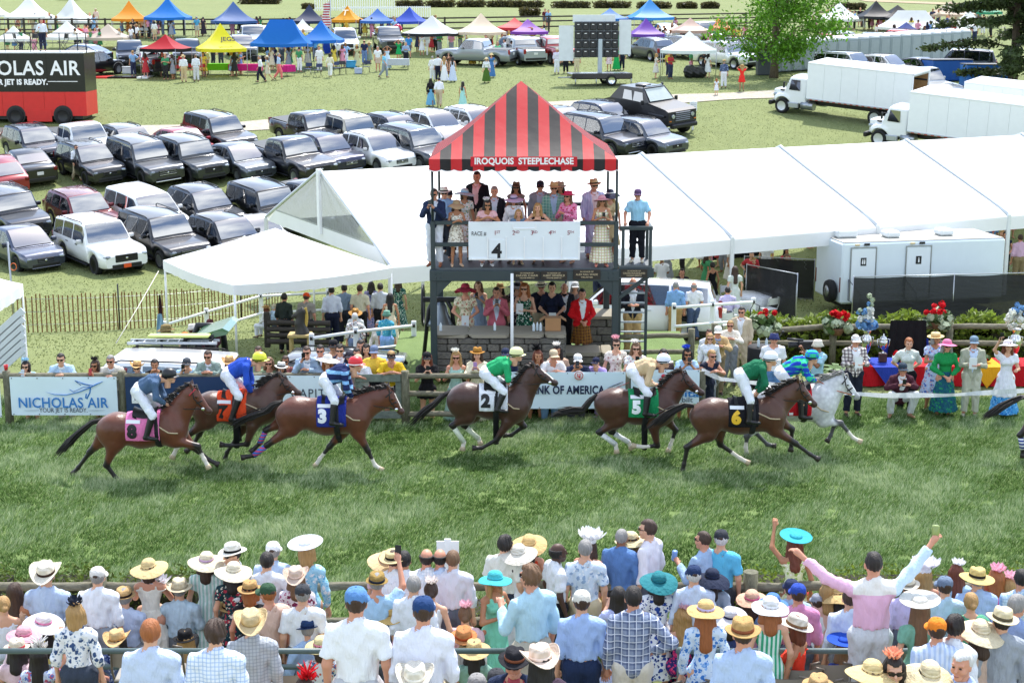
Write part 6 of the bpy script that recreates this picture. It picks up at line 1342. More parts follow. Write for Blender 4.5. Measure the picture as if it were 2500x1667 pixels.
def strands(b,pts,n,r0,spread,rs,taper=.35):
 pts=[Vc(p)for p in pts]
 for k in range(n):
  o=Vc((rs.gauss(0,1),rs.gauss(0,1),rs.gauss(0,1)));P=[];m=len(pts);L=rs.uniform(.72,1.05)
  for i,p in enumerate(pts):
   t=i/(m-1);q=pts[0].lerp(p,L)if i else p;P.append(q+o*spread*(.25+t*1.0)+Vc((0,0,rs.gauss(0,.006))))
  b.tube(P,[r0*(1-(1-taper)*i/(m-1))*(1 if i<m-1 else.3)for i in range(m)],4,caps=False)
def horse(d,Yl,label,coat,dark,num,cloth_c,num_c,wraps=(),socks=(),dapple=False,res=.021,headband=None,tack=True,blaze=False):
 g={k:(onY(*T(v[0],v[1],v[2]),Yl))for k,v in d.items()if isinstance(v,tuple)and isinstance(v[0],str)}
 X0=(g['withers'].x+g['croup'].x)/2;base=Vc((X0,Yl,0));Q=lambda k,y=0.0:A3([g[k].x-X0,y,g[k].z])
 o=thing('horse',label,'horse',base);pts=np.array([Q(k)for k in g if k in BODYK or k[:2]in('fn','ff','hn','hf')])
 S=SDF(pts.min(0)-A3([.3,.42,.12]),pts.max(0)+A3([.3,.42,.3]),res)
 def trunk(S,inf):
  W,B,C,Rm,Fl,Be,Ch=(Q(k)for k in('withers','brisket','croup','rump','flank','belly','chest'))
  c1=(W*.5+B*.5);r1=np.linalg.norm(W-B)/2*.98;bk=(W+C)/2-A3([0,0,.03]);c2=(bk+Be)/2;r2=np.linalg.norm(bk-Be)/2*.97;c3=(C+Fl)/2;r3=np.linalg.norm(C-Fl)/2*1.0
  S.cone(c1,c2,r1+inf,r2+inf,.12,(1,1.36,1));S.cone(c2,c3,r2+inf,r3*.95+inf,.12,(1,1.3,1));return c1,c3,r1,r3
 c1,c3,r1,r3=trunk(S,0)
 Rm,Ch=Q('rump'),Q('chest');hq=c3*.5+A3([Rm[0]+.24,0,Rm[2]])*.5
 S.cone(c3,A3([Rm[0]+.2,0,Rm[2]-.0]),r3*.92,.21,.10,(1,1.05,1))
 for s in(-1,1):S.ell(A3([hq[0]-.03,s*.12,hq[2]-.07]),(.27,.16,.29),.10);S.ell(A3([c1[0]+.12,s*.12,c1[2]-.02]),(.19,.13,.29),.12)
 S.ell(A3([Ch[0]-.15,0,Ch[2]-.01]),(.16,.2,.2),.10)
 po,th,fo,mz,jw=Q('poll'),Q('throat'),Q('forehead'),Q('muzzle'),Q('jaw')
 nt_=(po+th)/2;rn=np.linalg.norm(po-th)/2*.92;nb=c1+A3([.16,0,.12]);S.cone(nb,nt_,r1*.72,rn,.10,(1,1.75,1));S.cone(c1+A3([.08,0,.16]),(nb+nt_)/2+A3([0,0,.05]),r1*.5,.17,.1,(1,1.8,1))
 hd=mz-po;hd=hd/np.linalg.norm(hd);pr=A3([-hd[2],0,hd[0]]);pr=pr if pr[0]>0 or pr[2]>0 else-pr
 hl=np.linalg.norm(mz-po);b0=po+hd*.10-pr*.11;S.cone(b0,mz-hd*.02-pr*.01,.125,.062,.04,(1,1.42,1));S.ell(po+hd*.2-pr*.16,(.105,.058,.105),.05);S.ell(mz-pr*.0+hd*.0,(.066,.058,.062),.03);S.cone(po+hd*.08-pr*.03,po+hd*hl*.7-pr*.015,.06,.045,.04,(1,1.2,1))
 for s in(-1,1):
  e=po+A3([0,s*.05,0])-pr*.03;S.cone(e,e+A3([-.02,s*.02,.07]),.032,.026,.02);S.cone(e+A3([-.02,s*.02,.07]),e+A3([.0,s*.015,.135]),.026,.006,.01)
  S.ell(po+hd*.19-pr*.04+A3([0,s*.075,0]),(.028,.016,.022),.02)
 segs=[]
 for leg,y in(('fn',-.13),('ff',.13)):
  el,kn,fe,ho=(Q(leg+k,y*(1 if k!='e' else 1.05))for k in 'ekfh');sh=A3([c1[0]+.10,y*1.1,c1[2]-.05])
  S.cone(sh,el,.16,.105,.10,(1,1.25,1));S.cone(el,kn,.10,.052,.06);S.ell(kn,(.056,.05,.058),.03);S.cone(kn,fe,.043,.034,.02);S.ell(fe,(.043,.04,.043),.02);S.cone(fe,ho,.034,.045,.02);segs.append((kn,fe,ho,leg))
 for leg,y in(('hn',-.14),('hf',.14)):
  st,hk,fe,ho=(Q(leg+k,y)for k in 'skfh');hp=A3([hq[0]+.02,y,hq[2]])
  S.cone(hp,st,.22,.14,.10,(1,1.4,1));S.cone(st,hk,.125,.052,.07);S.ell(hk,(.06,.048,.062),.03);hkb=hk+(hk-st)/max(.01,np.linalg.norm(hk-st))*.035;S.cone(hk,hkb+A3([-.02,0,.02]),.045,.03,.02);S.cone(hk,fe,.046,.037,.02);S.ell(fe,(.046,.042,.046),.02);S.cone(fe,ho,.036,.047,.02);segs.append((hk,fe,ho,leg))
 P,F=S.nets();me=npmesh(P,F,'body');blk=np.zeros(len(P));wht=np.zeros(len(P))
 for a,b_,c_,leg in segs:
  for p,q,rr in((a,b_,.085),(b_,c_,.08)):
   v=q-p;t=np.clip(((P-p)@v)/(v@v),-.25,1.2);dist=np.linalg.norm(P-(p+t[:,None]*v),axis=1);blk=np.maximum(blk,np.clip((rr+.03-dist)/.05,0,1))
   if leg in socks and q is c_ or(leg in socks and p is a):wht=np.maximum(wht,np.clip((rr-dist)/.02,0,1)*(np.clip(((P-a)@(b_-a))/((b_-a)@(b_-a)),0,1)>.55))
 blk=np.maximum(blk,.8*np.clip(1-np.linalg.norm(P-mz,axis=1)/.13,0,1)*1.3);blk=np.maximum(blk,.75*np.clip((P[:,2]-(po[2]-.02))/.1,0,1)*(P[:,0]>po[0]-.15))
 if blaze:dl=(P-(po+hd*.12))@hd;wht=np.maximum(wht,((np.abs(P[:,1])<.03)&(dl>0)&(dl<hl*.62)&(((P-po)@pr)>-.03)).astype(float))
 setcol(me,np.c_[np.clip(blk,0,1),np.clip(wht,0,1),0*blk]);body_o=obj('body',me,coatmat(coat,dark,dapple),o)
 for a,b_,c_,leg in segs:
  v=Vc(c_-b_).normalized();b=MB();q=v.to_track_quat('Z','Y').to_matrix();b.lathe([(.043,-.03),(.05,.0),(.062,.055),(.001,.056)],12,0,M=q);obj('hoof',b.mesh(),mat('hoof_horn','#b9a78c' if leg in socks else '#2d2622',.5),o,tuple(c_))
 for leg,c in wraps:
  sg=[s for s in segs if s[3]==leg][0];p,q=Vc(sg[0]),Vc(sg[1]);b=MB();b.tube([p.lerp(q,.18),p.lerp(q,.5),p.lerp(q,.98)],[.055,.05,.055],12)
  if isinstance(c,tuple):m=patt('hstripe',list(c),1.3)
  else:m=cloth(c)
  obj('leg_wrap',b.mesh(),m,o)
 rs=random.Random(num);hm=hairmat('#17110f' if not dapple else '#8c8a86')
 dk,tm,tt=Vc(Q('dock')),Vc(Q('tailm')),Vc(Q('tailt'));mid=dk.lerp(tm,.5)+Vc((0,0,.05));b=MB();strands(b,[dk,mid,tm,tm.lerp(tt,.5)+Vc((0,0,.03)),tt],70,.022,.028,rs);tl=obj('tail',b.mesh(fix=False),hm,o);tl['kind']='stuff'
 b=MB();W=Vc(Q('withers'));po_=Vc(po)
 for k in range(60):
  t=rs.random();base_=(W+Vc((.05,0,.0))).lerp(po_,t)+Vc((-.03*math.sin(math.pi*t)+.03,rs.uniform(-.02,.02),.03*math.sin(math.pi*t)+.015));d_=Vc((-.12-rs.random()*.08,rs.choice((-1,1))*.04,.02+rs.gauss(0,.03)));b.tube([base_-Vc((0,0,.03)),base_+d_*.5+Vc((0,0,.03)),base_+d_],[.022,.018,.004],4,caps=False)
 for k in range(8):b.tube([po_,po_+Vc((.05,rs.uniform(-.03,.03),.02)),po_+Vc(hd)*.13+Vc((.03,rs.uniform(-.04,.04),0))],[.015,.015,.004],4,caps=False)
 mn=obj('mane',b.mesh(fix=False),hm,o);mn['kind']='stuff'
 for s in(-1,1):b=MB();p=po+hd*.19-pr*.045+A3([0,s*.088,0]);b.sph(p,(.02,.012,.016),8,5);obj('eye',b.mesh(),mat('horse_eye','#0d0908',.1),o)
 if not tack:return o,g,base
 cx0,cx1=g['cl0'].x-X0,g['cl1'].x-X0;cz0=g['cl1'].z;C2=SDF(A3([cx0-.1,-.5,cz0-.15]),A3([cx1+.1,.5,g['withers'].z+.2]),.018);trunk(C2,.028)
 for s in(-1,1):C2.ell(A3([hq[0]-.03,s*.12,hq[2]-.07]),(.30,.19,.32),.10);C2.ell(A3([c1[0]+.12,s*.12,c1[2]-.02]),(.215,.155,.315),.12)
 C2.cut(lambda X,Y,Z:np.maximum(np.maximum(cx0-X-.12*(Z-cz0)*0,X-cx1),cz0-Z));cme=C2.mesh('saddle_cloth');sc_o=obj('saddle_cloth',cme,cloth(cloth_c),o)
 V_=np.empty(len(cme.vertices)*3);cme.vertices.foreach_get('co',V_);V_=V_.reshape(-1,3);Fq=np.empty(len(cme.polygons)*4,int);cme.loops.foreach_get('vertex_index',Fq)
 bv=BVHTree.FromPolygons([tuple(v)for v in V_],[tuple(f)for f in Fq.reshape(-1,4)])
 def onto(me0,c,off):
  n=len(me0.vertices);co=np.empty(n*3);me0.vertices.foreach_get('co',co);co=co.reshape(-1,3)+A3([c[0],0,c[2]]);out=[]
  for p in co:
   h_=bv.ray_cast(Vc((p[0],-2,p[2])),Vc((0,1,0)))[0];out.append((p[0],(h_.y if h_ else-.38)-off,p[2]))
  m2=me0.copy();m2.vertices.foreach_set('co',np.array(out).ravel());m2.update();return m2
 if num and 'num' in g:obj('number',onto(textmesh(str(num),.32,.022,ext=0.0),Q('num'),.012),mat('number_print',num_c,.6),sc_o)
 if 'tagp' in g:
  b=MB();b.grid(lambda u,v:(-.13+.26*u,0,-.03+.06*v),8,2);obj('badge',onto(b.mesh(),Q('tagp'),.012),mat('white_print','#e6e8ee',.6),sc_o)
 zt=g['withers'].z-.0;st_=Q('withers');sx=(cx0+cx1)/2+.02;b=MB()
 b.grid(lambda u,v:Vc((sx-.2+.42*u,(v-.5)*.42,Q('seat')[2]+.03+.06*(2*u-1)**2-.9*(v-.5)**2*.5)),10,8);b.grid(lambda u,v:Vc((sx-.2+.42*u,(v-.5)*.40,Q('seat')[2]-.01+.06*(2*u-1)**2-.9*(v-.5)**2*.5)),10,8);obj('saddle',b.mesh(),mat('saddle_leather',headband or '#1a1718',.45),o)
 LE=mat('strap_leather','#1b1614',.5)
 def ring(cx,tilt,nm,m,w=.05,zlow=None,rad=1.035):
  pr_=[]
  for k in range(37):
   a=2*math.pi*k/36;q=Vc((cx+tilt*math.cos(a),0,0));dirn=Vc((0,math.sin(a),-math.cos(a)));src=Vc((q.x,0,c1[2]));h_=bvb.ray_cast(src+dirn*1.2,-dirn)[0]
   pr_.append((h_ if h_ else src+dirn*.3)+dirn*.012)
  b=MB();b.tube(pr_,w/2,6,flat=.3);return obj(nm,b.mesh(),m,o)
 bvb=BVHTree.FromPolygons([tuple(v)for v in P],[tuple(f)for f in F])
 ring((g['girth'].x-X0),.0,'girth',mat('girth_web','#14161c',.7),.11)
 def strap(pl,nm,r=.011,m=None):
  out=[]
  for i in range(len(pl)-1):
   for k in range(6):
    p=Vc(pl[i]).lerp(Vc(pl[i+1]),k/6);h_=bvb.ray_cast(Vc((p.x,-1.2,p.z)),Vc((0,1,0)))[0]
    out.append(Vc((p.x,(h_.y if h_ and h_.y<p.y+.2 else p.y)-.008,p.z)))
  b=MB();b.tube(out+[],r,5);return obj(nm,b.mesh(),m or LE,o)
 cb=A3([Ch[0]-.06,-.05,Ch[2]+.02]);strap([A3([cx1-.02,0,c1[2]+.08]),(A3([cx1-.02,0,c1[2]+.08])+cb)/2-A3([0,0,.04]),cb],'breast_strap',.013,mat('pale_web','#b9a888',.7))
 bit=po+hd*(hl*.82)-pr*.05;strap([po-pr*.02,po+hd*.2-pr*.09,bit],'cheek_strap');nb_=po+hd*hl*.56;strap([nb_+pr*.01,nb_-pr*.06,nb_-pr*.115],'noseband',.014);strap([po+hd*.06+pr*.01,po+hd*.08-pr*.06,po+hd*.11-pr*.15],'browband',.012,mat('browband_tape','#b02a34',.6)if num==8 else LE)
 hnd=Q('hand',-.07);b=MB();b.tube([bit+A3([0,-.075,0]),(bit+hnd)/2+A3([0,-.09,-.035]),hnd],.009,5);obj('rein',b.mesh(),mat('orange_rein','#b4532a',.6)if dapple else LE,o)
 b=MB();b.lathe([(.028,-.006),(.034,0),(.028,.006)],14,0,M=Mx.Rotation(R(90),3,'X'));obj('bit_ring',b.mesh(),CHROME,o,tuple(bit+A3([0,-.085,0])))
 return o,g,base
BODYK=('withers','croup','rump','flank','belly','brisket','chest','poll','throat','forehead','muzzle','jaw','dock')
def HD(tile,**k):
 """points given as x,y in one close-up, or tile,x,y"""
 return{n:(v if isinstance(v[0],str)else(tile,v[0],v[1]))for n,v in k.items()}
def jockey(d,Yl,label,silks,helmet,slv=None,sk='f',whip=False,trous='e4e8f0',band='15161a'):
 g={k:onY(*T(*v),Yl)for k,v in d.items()if k in('jh','js','jp','jk','jf','je','hand')}
 X0=g['jp'].x;q=lambda k,x=0.0:A3([x,g[k].x-X0,g[k].z]);hip,sh=q('jp'),q('js');u=(sh-hip);u/=np.linalg.norm(u);L=np.linalg.norm(sh-hip)
 J=dict(pel=hip,wst=hip+u*L*.35,ch=hip+u*L*.72,nk=sh+u*.05+A3([0,0,.03]),hd=q('jh')-A3([0,.015,.035]),upv=u)
 for s,x in(('L',-1),('R',1)):
  J.update({'sh'+s:sh+A3([x*.165,-.0,-.015]),'el'+s:q('je',x*.24),'wr'+s:q('hand',x*.07)-A3([0,.06,-.015]),'hip'+s:hip+A3([x*.09,0,-.02]),'kn'+s:q('jk',x*.30),'an'+s:q('jf',x*.36)+A3([0,-.03,.05]),'to'+s:q('jf',x*.37)+A3([0,.15,-.01])})
 class K(dict):
  def __str__(s):return label
 P=K(J)
 o=person((X0,Yl,0),-90,label,P,'m',1.75,'shirt:'+silks,'breeches:'+trous,'helmet:'+helmet,'short:dark',sk,shoe='121215',res=.016,scale=1.0,group='jockeys riding in the race',boots=True,name='person',cat='jockey',face=True)
 return o
HORSES=[
 (HD('c0',withers=(1440,800),croup=(1010,838),rump=(872,965),flank=(1120,1085),belly=(1290,1135),brisket=(1530,1112),chest=(1655,990),poll=(1725,590),throat=(1660,770),forehead=(1780,660),muzzle=(1860,815),jaw=(1780,800),dock=(905,890),tailm=(720,985),tailt=(520,1195),
   fne=(1570,1060),fnk=(1775,1108),fnf=(1830,1225),fnh=(1862,1285),ffe=(1640,1100),ffk=(1760,1190),fff=(1850,1268),ffh=(1915,1300),hns=(1040,1085),hnk=(965,1275),hnf=(1040,1378),hnh=(1075,1412),hfs=(900,1080),hfk=(785,1195),hff=(680,1335),hfh=(640,1380),
   cl0=(1135,850),cl1=(1450,1050),num=(1205,968),tagp=(1210,880),seat=(1330,815),girth=(1425,1000),hand=(1510,745),jh=(1515,490),js=(1395,545),jp=(1235,620),jk=(1390,815),jf=(1360,1010),je=(1415,670)),1166,
  'bright bay racehorse number eight with pink saddle cloth, last of the field','#5e2f1b','#17100d',8,'#e87fb4','#17171a',(),('fnh',),dict(label='jockey in slate blue silks and black helmet on horse eight',silks='4d6583',helmet='15171d:15171d')),
 (HD('c0',withers=(2290,610),croup=(1850,650),rump=(1715,780),flank=(1960,890),belly=(2130,935),brisket=(2370,905),chest=('c1',215,790),poll=('c1',250,500),throat=('c1',190,650),forehead=('c1',310,540),muzzle=('c1',395,655),jaw=('c1',310,650),dock=(1740,720),tailm=(1600,820),tailt=(1420,960),
   fne=(2260,930),fnk=(2210,1090),fnf=(2060,1105),fnh=(1995,1098),ffe=(2200,940),ffk=(2095,1075),fff=(2010,1200),ffh=(1995,1250),hns=(1850,890),hnk=(1690,1010),hnf=(1590,1120),hnh=(1556,1195),hfs=(1830,880),hfk=(1760,1040),hff=(1700,1150),hfh=(1660,1180),
   cl0=(1940,650),cl1=(2215,880),num=(2005,795),tagp=(2015,705),seat=(2130,655),girth=(2110,880),hand=(2270,650),jh=(2320,345),js=(2200,400),jp=(2030,480),jk=(2150,650),jf=(2110,850),je=(2215,540)),1128,
  'brown racehorse number seven with orange saddle cloth, second from last','#4a2d1e','#150f0c',7,'#e8502a','#141416',(),('hn',),dict(label='jockey in blue and yellow silks and yellow helmet on horse seven',silks='2a50b8',helmet='dde03a:2a2a20')),
 (HD('c1',withers=(855,690),croup=(330,695),rump=(205,840),flank=(450,945),belly=(690,1015),brisket=(900,1010),chest=(1000,870),poll=(1215,610),throat=(1120,770),forehead=(1275,680),muzzle=(1310,820),jaw=(1220,800),dock=(250,735),tailm=(80,830),tailt=(-200,945),
   fne=(935,1000),fnk=(1020,1150),fnf=(1085,1280),fnh=(1130,1310),ffe=(770,1030),ffk=(665,1150),fff=(580,1255),ffh=(545,1310),hns=(330,955),hnk=(130,1098),hnf=(10,1190),hnh=(-75,1205),hfs=(250,930),hfk=(100,1000),hff=(40,1120),hfh=(-20,1180),
   cl0=(565,700),cl1=(835,925),num=(625,830),tagp=(640,740),seat=(700,705),girth=(750,960),hand=(905,690),jh=(915,385),js=(815,455),jp=(640,530),jk=(735,690),jf=(735,885),je=(835,590)),1146,
  'bay racehorse number three with blue saddle cloth and stretched stride','#5a2c1a','#17100d',3,'#27348c','#e6e8ee',(('hn',('#3a6fc0','#c0507c')),('hf',('#3a6fc0','#c0507c'))),('ff','fn'),dict(label='jockey in navy silks with pale blue hoops and red helmet on horse three',silks='hoops:1f2a55:7fb0dd',helmet='d5232e:f0f0f0')),
 (HD('c1',withers=(2310,600),croup=(1840,570),rump=(1725,710),flank=(1960,830),belly=(2150,875),brisket=('c2',30,900),chest=('c2',140,770),poll=('c2',240,410),throat=('c2',200,600),forehead=('c2',310,460),muzzle=('c2',420,565),jaw=('c2',320,570),dock=(1755,640),tailm=(1580,770),tailt=(1405,920),
   fne=(2260,900),fnk=(2160,1055),fnf=(2030,1125),fnh=(1970,1125),ffe=('c2',70,890),ffk=('c2',145,965),fff=('c2',30,1045),ffh=('c2',-20,1045),hns=(1900,850),hnk=(1770,925),hnf=(1870,1075),hnh=(1862,1120),hfs=(1950,870),hfk=(1870,960),hff=(2000,1080),hfh=(2010,1110),
   cl0=(2005,570),cl1=(2260,790),num=(2065,700),tagp=(2070,620),seat=(2140,575),girth=(2155,830),hand=('c2',30,545),jh=('c2',85,300),js=(2245,390),jp=(2065,465),jk=(2225,610),jf=(2185,770),je=(2265,505)),1106,
  'dark brown racehorse number two with white saddle cloth','#3d2016','#120d0b',2,'#e4e8f0','#17181c',(('hn','#d8dfc8'),('hf','#d8dfc8')),('hn','hf'),dict(label='jockey in bright green silks and cream helmet on horse two',silks='27a066',helmet='e3e2a8:1b1b1b')),
 (HD('c2',withers=(1345,625),croup=(905,632),rump=(772,740),flank=(1050,860),belly=(1170,925),brisket=(1310,935),chest=(1480,780),poll=(1555,460),throat=(1500,640),forehead=(1640,530),muzzle=(1725,655),jaw=(1620,640),dock=(790,675),tailm=(640,830),tailt=(390,855),
   fne=(1290,930),fnk=(1325,1105),fnf=(1200,1115),fnh=(1125,1108),ffe=(1410,900),ffk=(1500,1000),fff=(1455,1130),ffh=(1438,1175),hns=(980,880),hnk=(810,985),hnf=(955,1095),hnh=(962,1145),hfs=(1000,900),hfk=(925,1015),hff=(1080,1110),hfh=(1098,1150),
   cl0=(1068,625),cl1=(1330,845),num=(1135,755),tagp=(1145,665),seat=(1200,635),girth=(1215,880),hand=(1325,580),jh=(1395,360),js=(1275,405),jp=(1110,450),jk=(1235,625),jf=(1230,805),je=(1225,550)),1112,
  'dark bay racehorse number five with green saddle cloth','#432214','#130d0b',5,'#1f8a55','#e8ecee',(('hn','#dfe3e2'),('hf','#dfe3e2')),('hn','hf','fn','ff'),dict(label='jockey in beige vest with white sleeves and white helmet on horse five',silks='cdb48f',helmet='dfe4f4:20222c')),
 (HD('c2',withers=(2280,690),croup=(1760,718),rump=(1625,860),flank=(1900,950),belly=(2110,1005),brisket=('c3',70,990),chest=('c3',185,860),poll=('c3',335,545),throat=('c3',270,700),forehead=('c3',410,620),muzzle=('c3',465,755),jaw=('c3',370,740),dock=(1650,770),tailm=(1480,800),tailt=(1260,960),
   fne=('c3',110,970),fnk=('c3',290,1085),fnf=('c3',415,1180),fnh=('c3',475,1215),ffe=('c3',180,930),ffk=('c3',280,990),fff=('c3',275,1110),ffh=('c3',270,1165),hns=(1780,1000),hnk=(1590,1115),hnf=(1562,1265),hnh=(1552,1315),hfs=(1880,1010),hfk=(1900,1130),hff=(2080,1255),hfh=(2135,1285),
   cl0=(1955,710),cl1=(2215,930),num=(2015,845),tagp=(2025,755),seat=(2100,715),girth=(2165,960),hand=('c3',-10,650),jh=('c3',90,340),js=(2255,420),jp=(2075,490),jk=(2140,685),jf=(2140,870),je=(2275,550)),1146,
  'brown racehorse number six with black saddle cloth and yellow numeral','#4a2716','#140e0b',6,'#1b1a20','#e5b52a',(),('hf',),dict(label='jockey in dark green silks with white sash and white helmet on horse six',silks='1c6a4a',helmet='e3e6ee:55575e')),
 (HD('c3',withers=(490,560),croup=(10,600),rump=(-130,740),flank=(110,840),belly=(290,890),brisket=(490,915),chest=(610,800),poll=(735,490),throat=(650,650),forehead=(800,560),muzzle=(845,690),jaw=(760,680),dock=(-100,670),tailm=(-220,760),tailt=(-380,880),
   fne=(530,890),fnk=(690,905),fnf=(800,1035),fnh=(850,1062),ffe=(600,880),ffk=(660,950),fff=(625,1045),ffh=(602,1085),hns=(30,880),hnk=('c2',2120,1020),hnf=('c2',2108,1120),hnh=('c2',2120,1185),hfs=(60,860),hfk=(-60,1010),hff=(60,1130),hfh=(110,1140),
   cl0=(185,600),cl1=(420,830),num=(240,765),tagp=(250,680),seat=(300,575),girth=(365,850),hand=(500,540),jh=(455,325),js=(360,380),jp=(175,470),jk=(320,640),jf=(340,830),je=(400,500)),1104,
  'dappled grey racehorse number one with red saddle cloth','#d4d6d8','#4a4a4d',1,'#c41f2c','#eceef2',(),('fn','hn'),dict(label='jockey in blue and green diamond silks on the grey horse',silks='diamond:2448b8:35c08a',helmet='2f6fd0:1a1a2a:35c08a')),
]
for d,gy,label,coat,dark,num,cc,nc,wr_,sk_,jk in HORSES:
 Yl=gnd(1250,gy).y;horse(d,Yl,label,coat,dark,num,cc,nc,wr_,tuple(s[:2]for s in sk_),num==1,blaze=num in(2,3));jockey(d,Yl,**jk)
d6=HORSES[5][0];sh_={}
for k,v in d6.items():
 x,y=T(*v);sh_[k]=('c0',(x+828)*3.647,(y-780)*3.647-25)
for k,(x,y)in dict(hns=(2390,900),hnk=(2280,1010),hnf=(2300,1135),hnh=(2302,1182),dock=(2370,700),tailm=(2240,715),tailt=(1975,875)).items():sh_[k]=('c3',x,y)
horse(sh_,gnd(1250,1120).y,'dark horse at the frame edge with white and blue striped leg wraps','#3a2218','#120d0b',0,'#2a3a6a','#ffffff',(('hn',('#e6e8ee','#2a3a90')),),())
jockey(sh_,gnd(1250,1120).y,'jockey in grey silks on the leading horse leaving the frame','8a8f9a','c9ccd4:222222')
# ================================================================== WHO STANDS WHERE
HATUP=dict(cap=.022,capback=.022,panama=.045,fedora=.045,trilby=.03,cowboy=.05,straw=.045,sunhat=.035,wide=.035,floppy=.035,boater=.012,saucer=.015,visor=.01,bucket=.015,flower=.04,feather=.08,ruffle=.035,helmet=.04)
def byhead(x,y,pose,sex,hat,hz,Y0,Y1,ground):
 """stand a person so that the top of the head or hat lies on the sight line; returns feet and scale"""
 J=rig(pose,sex=='w');tp=J['hd'][2]+.126+HATUP.get(hat.split(':')[0],.012)if hat else J['hd'][2]+.137;want=tp*(hz/1.75);r=ray(x,y);best=None
 for Yc in np.arange(Y0,Y1+.01,.05):
  zz_=CAMH+r.z*(Yc/r.y);gg=ground(Yc)-(dip(Yc,r.x*Yc/r.y)if ground is tz else 0);e=abs(zz_-gg-want)
  if best is None or e<best[0]:best=(e,Yc,zz_,gg)
 _,Yc,zz_,gg=best;sc=max(.62,min(1.16,(zz_-gg)/tp));lo=min(1,sc+.15)if 31<Yc<33 and sc<1 and hz>1.5 else sc;return Vc((r.x*Yc/r.y,Yc,gg-(lo-sc)*tp)),lo
def crowd(data,mode,Y0=0,Y1=0,ground=None,tile=None,res=.017,group=None):
 for ln in data.strip().split('\n'):
  q=[s.strip()for s in ln.split(';')]
  q[5]='trousers:5a6270' if q[5]=='t' else q[5]
  if q[5]and q[5].split(':')[0]not in('trousers','shorts','skirt','breeches'):q.insert(5,'')
  if q[6].split(':')[0]in('long','half','bob','bun','wavylong','pony','short','wavy','crop','balding'):q.insert(6,'')
  xy,sex,yaw,pose,top,bot,hat,hair,sk,label=q[:10];ex=q[10]if len(q)>10 else ''
  opt=dict(e.split('=')for e in ex.split(',')if '=' in e);a=xy.split(',');cat_=None
  if len(a)==4 or not a[0].lstrip('-').replace('.','').isdigit():
   if len(a)==4:cat_=a[0];a=a[1:]
   x,y=T(a[0],float(a[1]),float(a[2]))
  else:x,y=float(a[0]),float(a[1])
  hz=float(opt.get('h',1.80 if sex=='m' else 1.68));yw=float(yaw)
  if mode=='feet':loc=gnd(x,y);loc=Vc((loc.x,loc.y,tz(loc.y)));sc=hz/1.75
  elif cat_:
   fl={'F':0,'M':0,'S':0,'C':.7,'B':1.5}[cat_]+float(opt.get('up',0));ps=pose if cat_!='S' else{'stand':'sit'}.get(pose,pose)
   pose=ps;J=rig(pose,sex=='w');tp=J['hd'][2]+.126+(HATUP.get(hat.split(':')[0],.012)if hat else.012);s_=hz/1.75;P=onz(x,y,fl+tp*s_)
   lim={'F':(18.6,19.9),'M':(16.1,18.9),'S':(16.1,18.7),'C':(13.5,15.7),'B':(8,13.0)}[cat_];Yc=max(lim[0],min(lim[1],P.y));P=onY(x,y,Yc);sc=max(.7,min(1.2,(P.z-fl)/tp));loc=Vc((P.x,Yc,fl))
  else:loc,sc=byhead(x,y,pose,sex,hat,hz,float(opt.get('Y0',Y0)),float(opt.get('Y1',Y1)),ground)
  held=None
  if 'held' in opt:k,hs=opt['held'].split('/');held=(k,hs,opt['hl'],opt.get('hc'))
  person(loc,yw,label,pose,sex,1.75,top,bot,hat,hair,sk[0],'g' in sk[1:],float(opt.get('hy',0)),float(opt.get('pi',0)),opt.get('shoe','3a2a20'),res,opt.get('u',''),group,held=held,scale=sc,face=None if res<.02 else False)
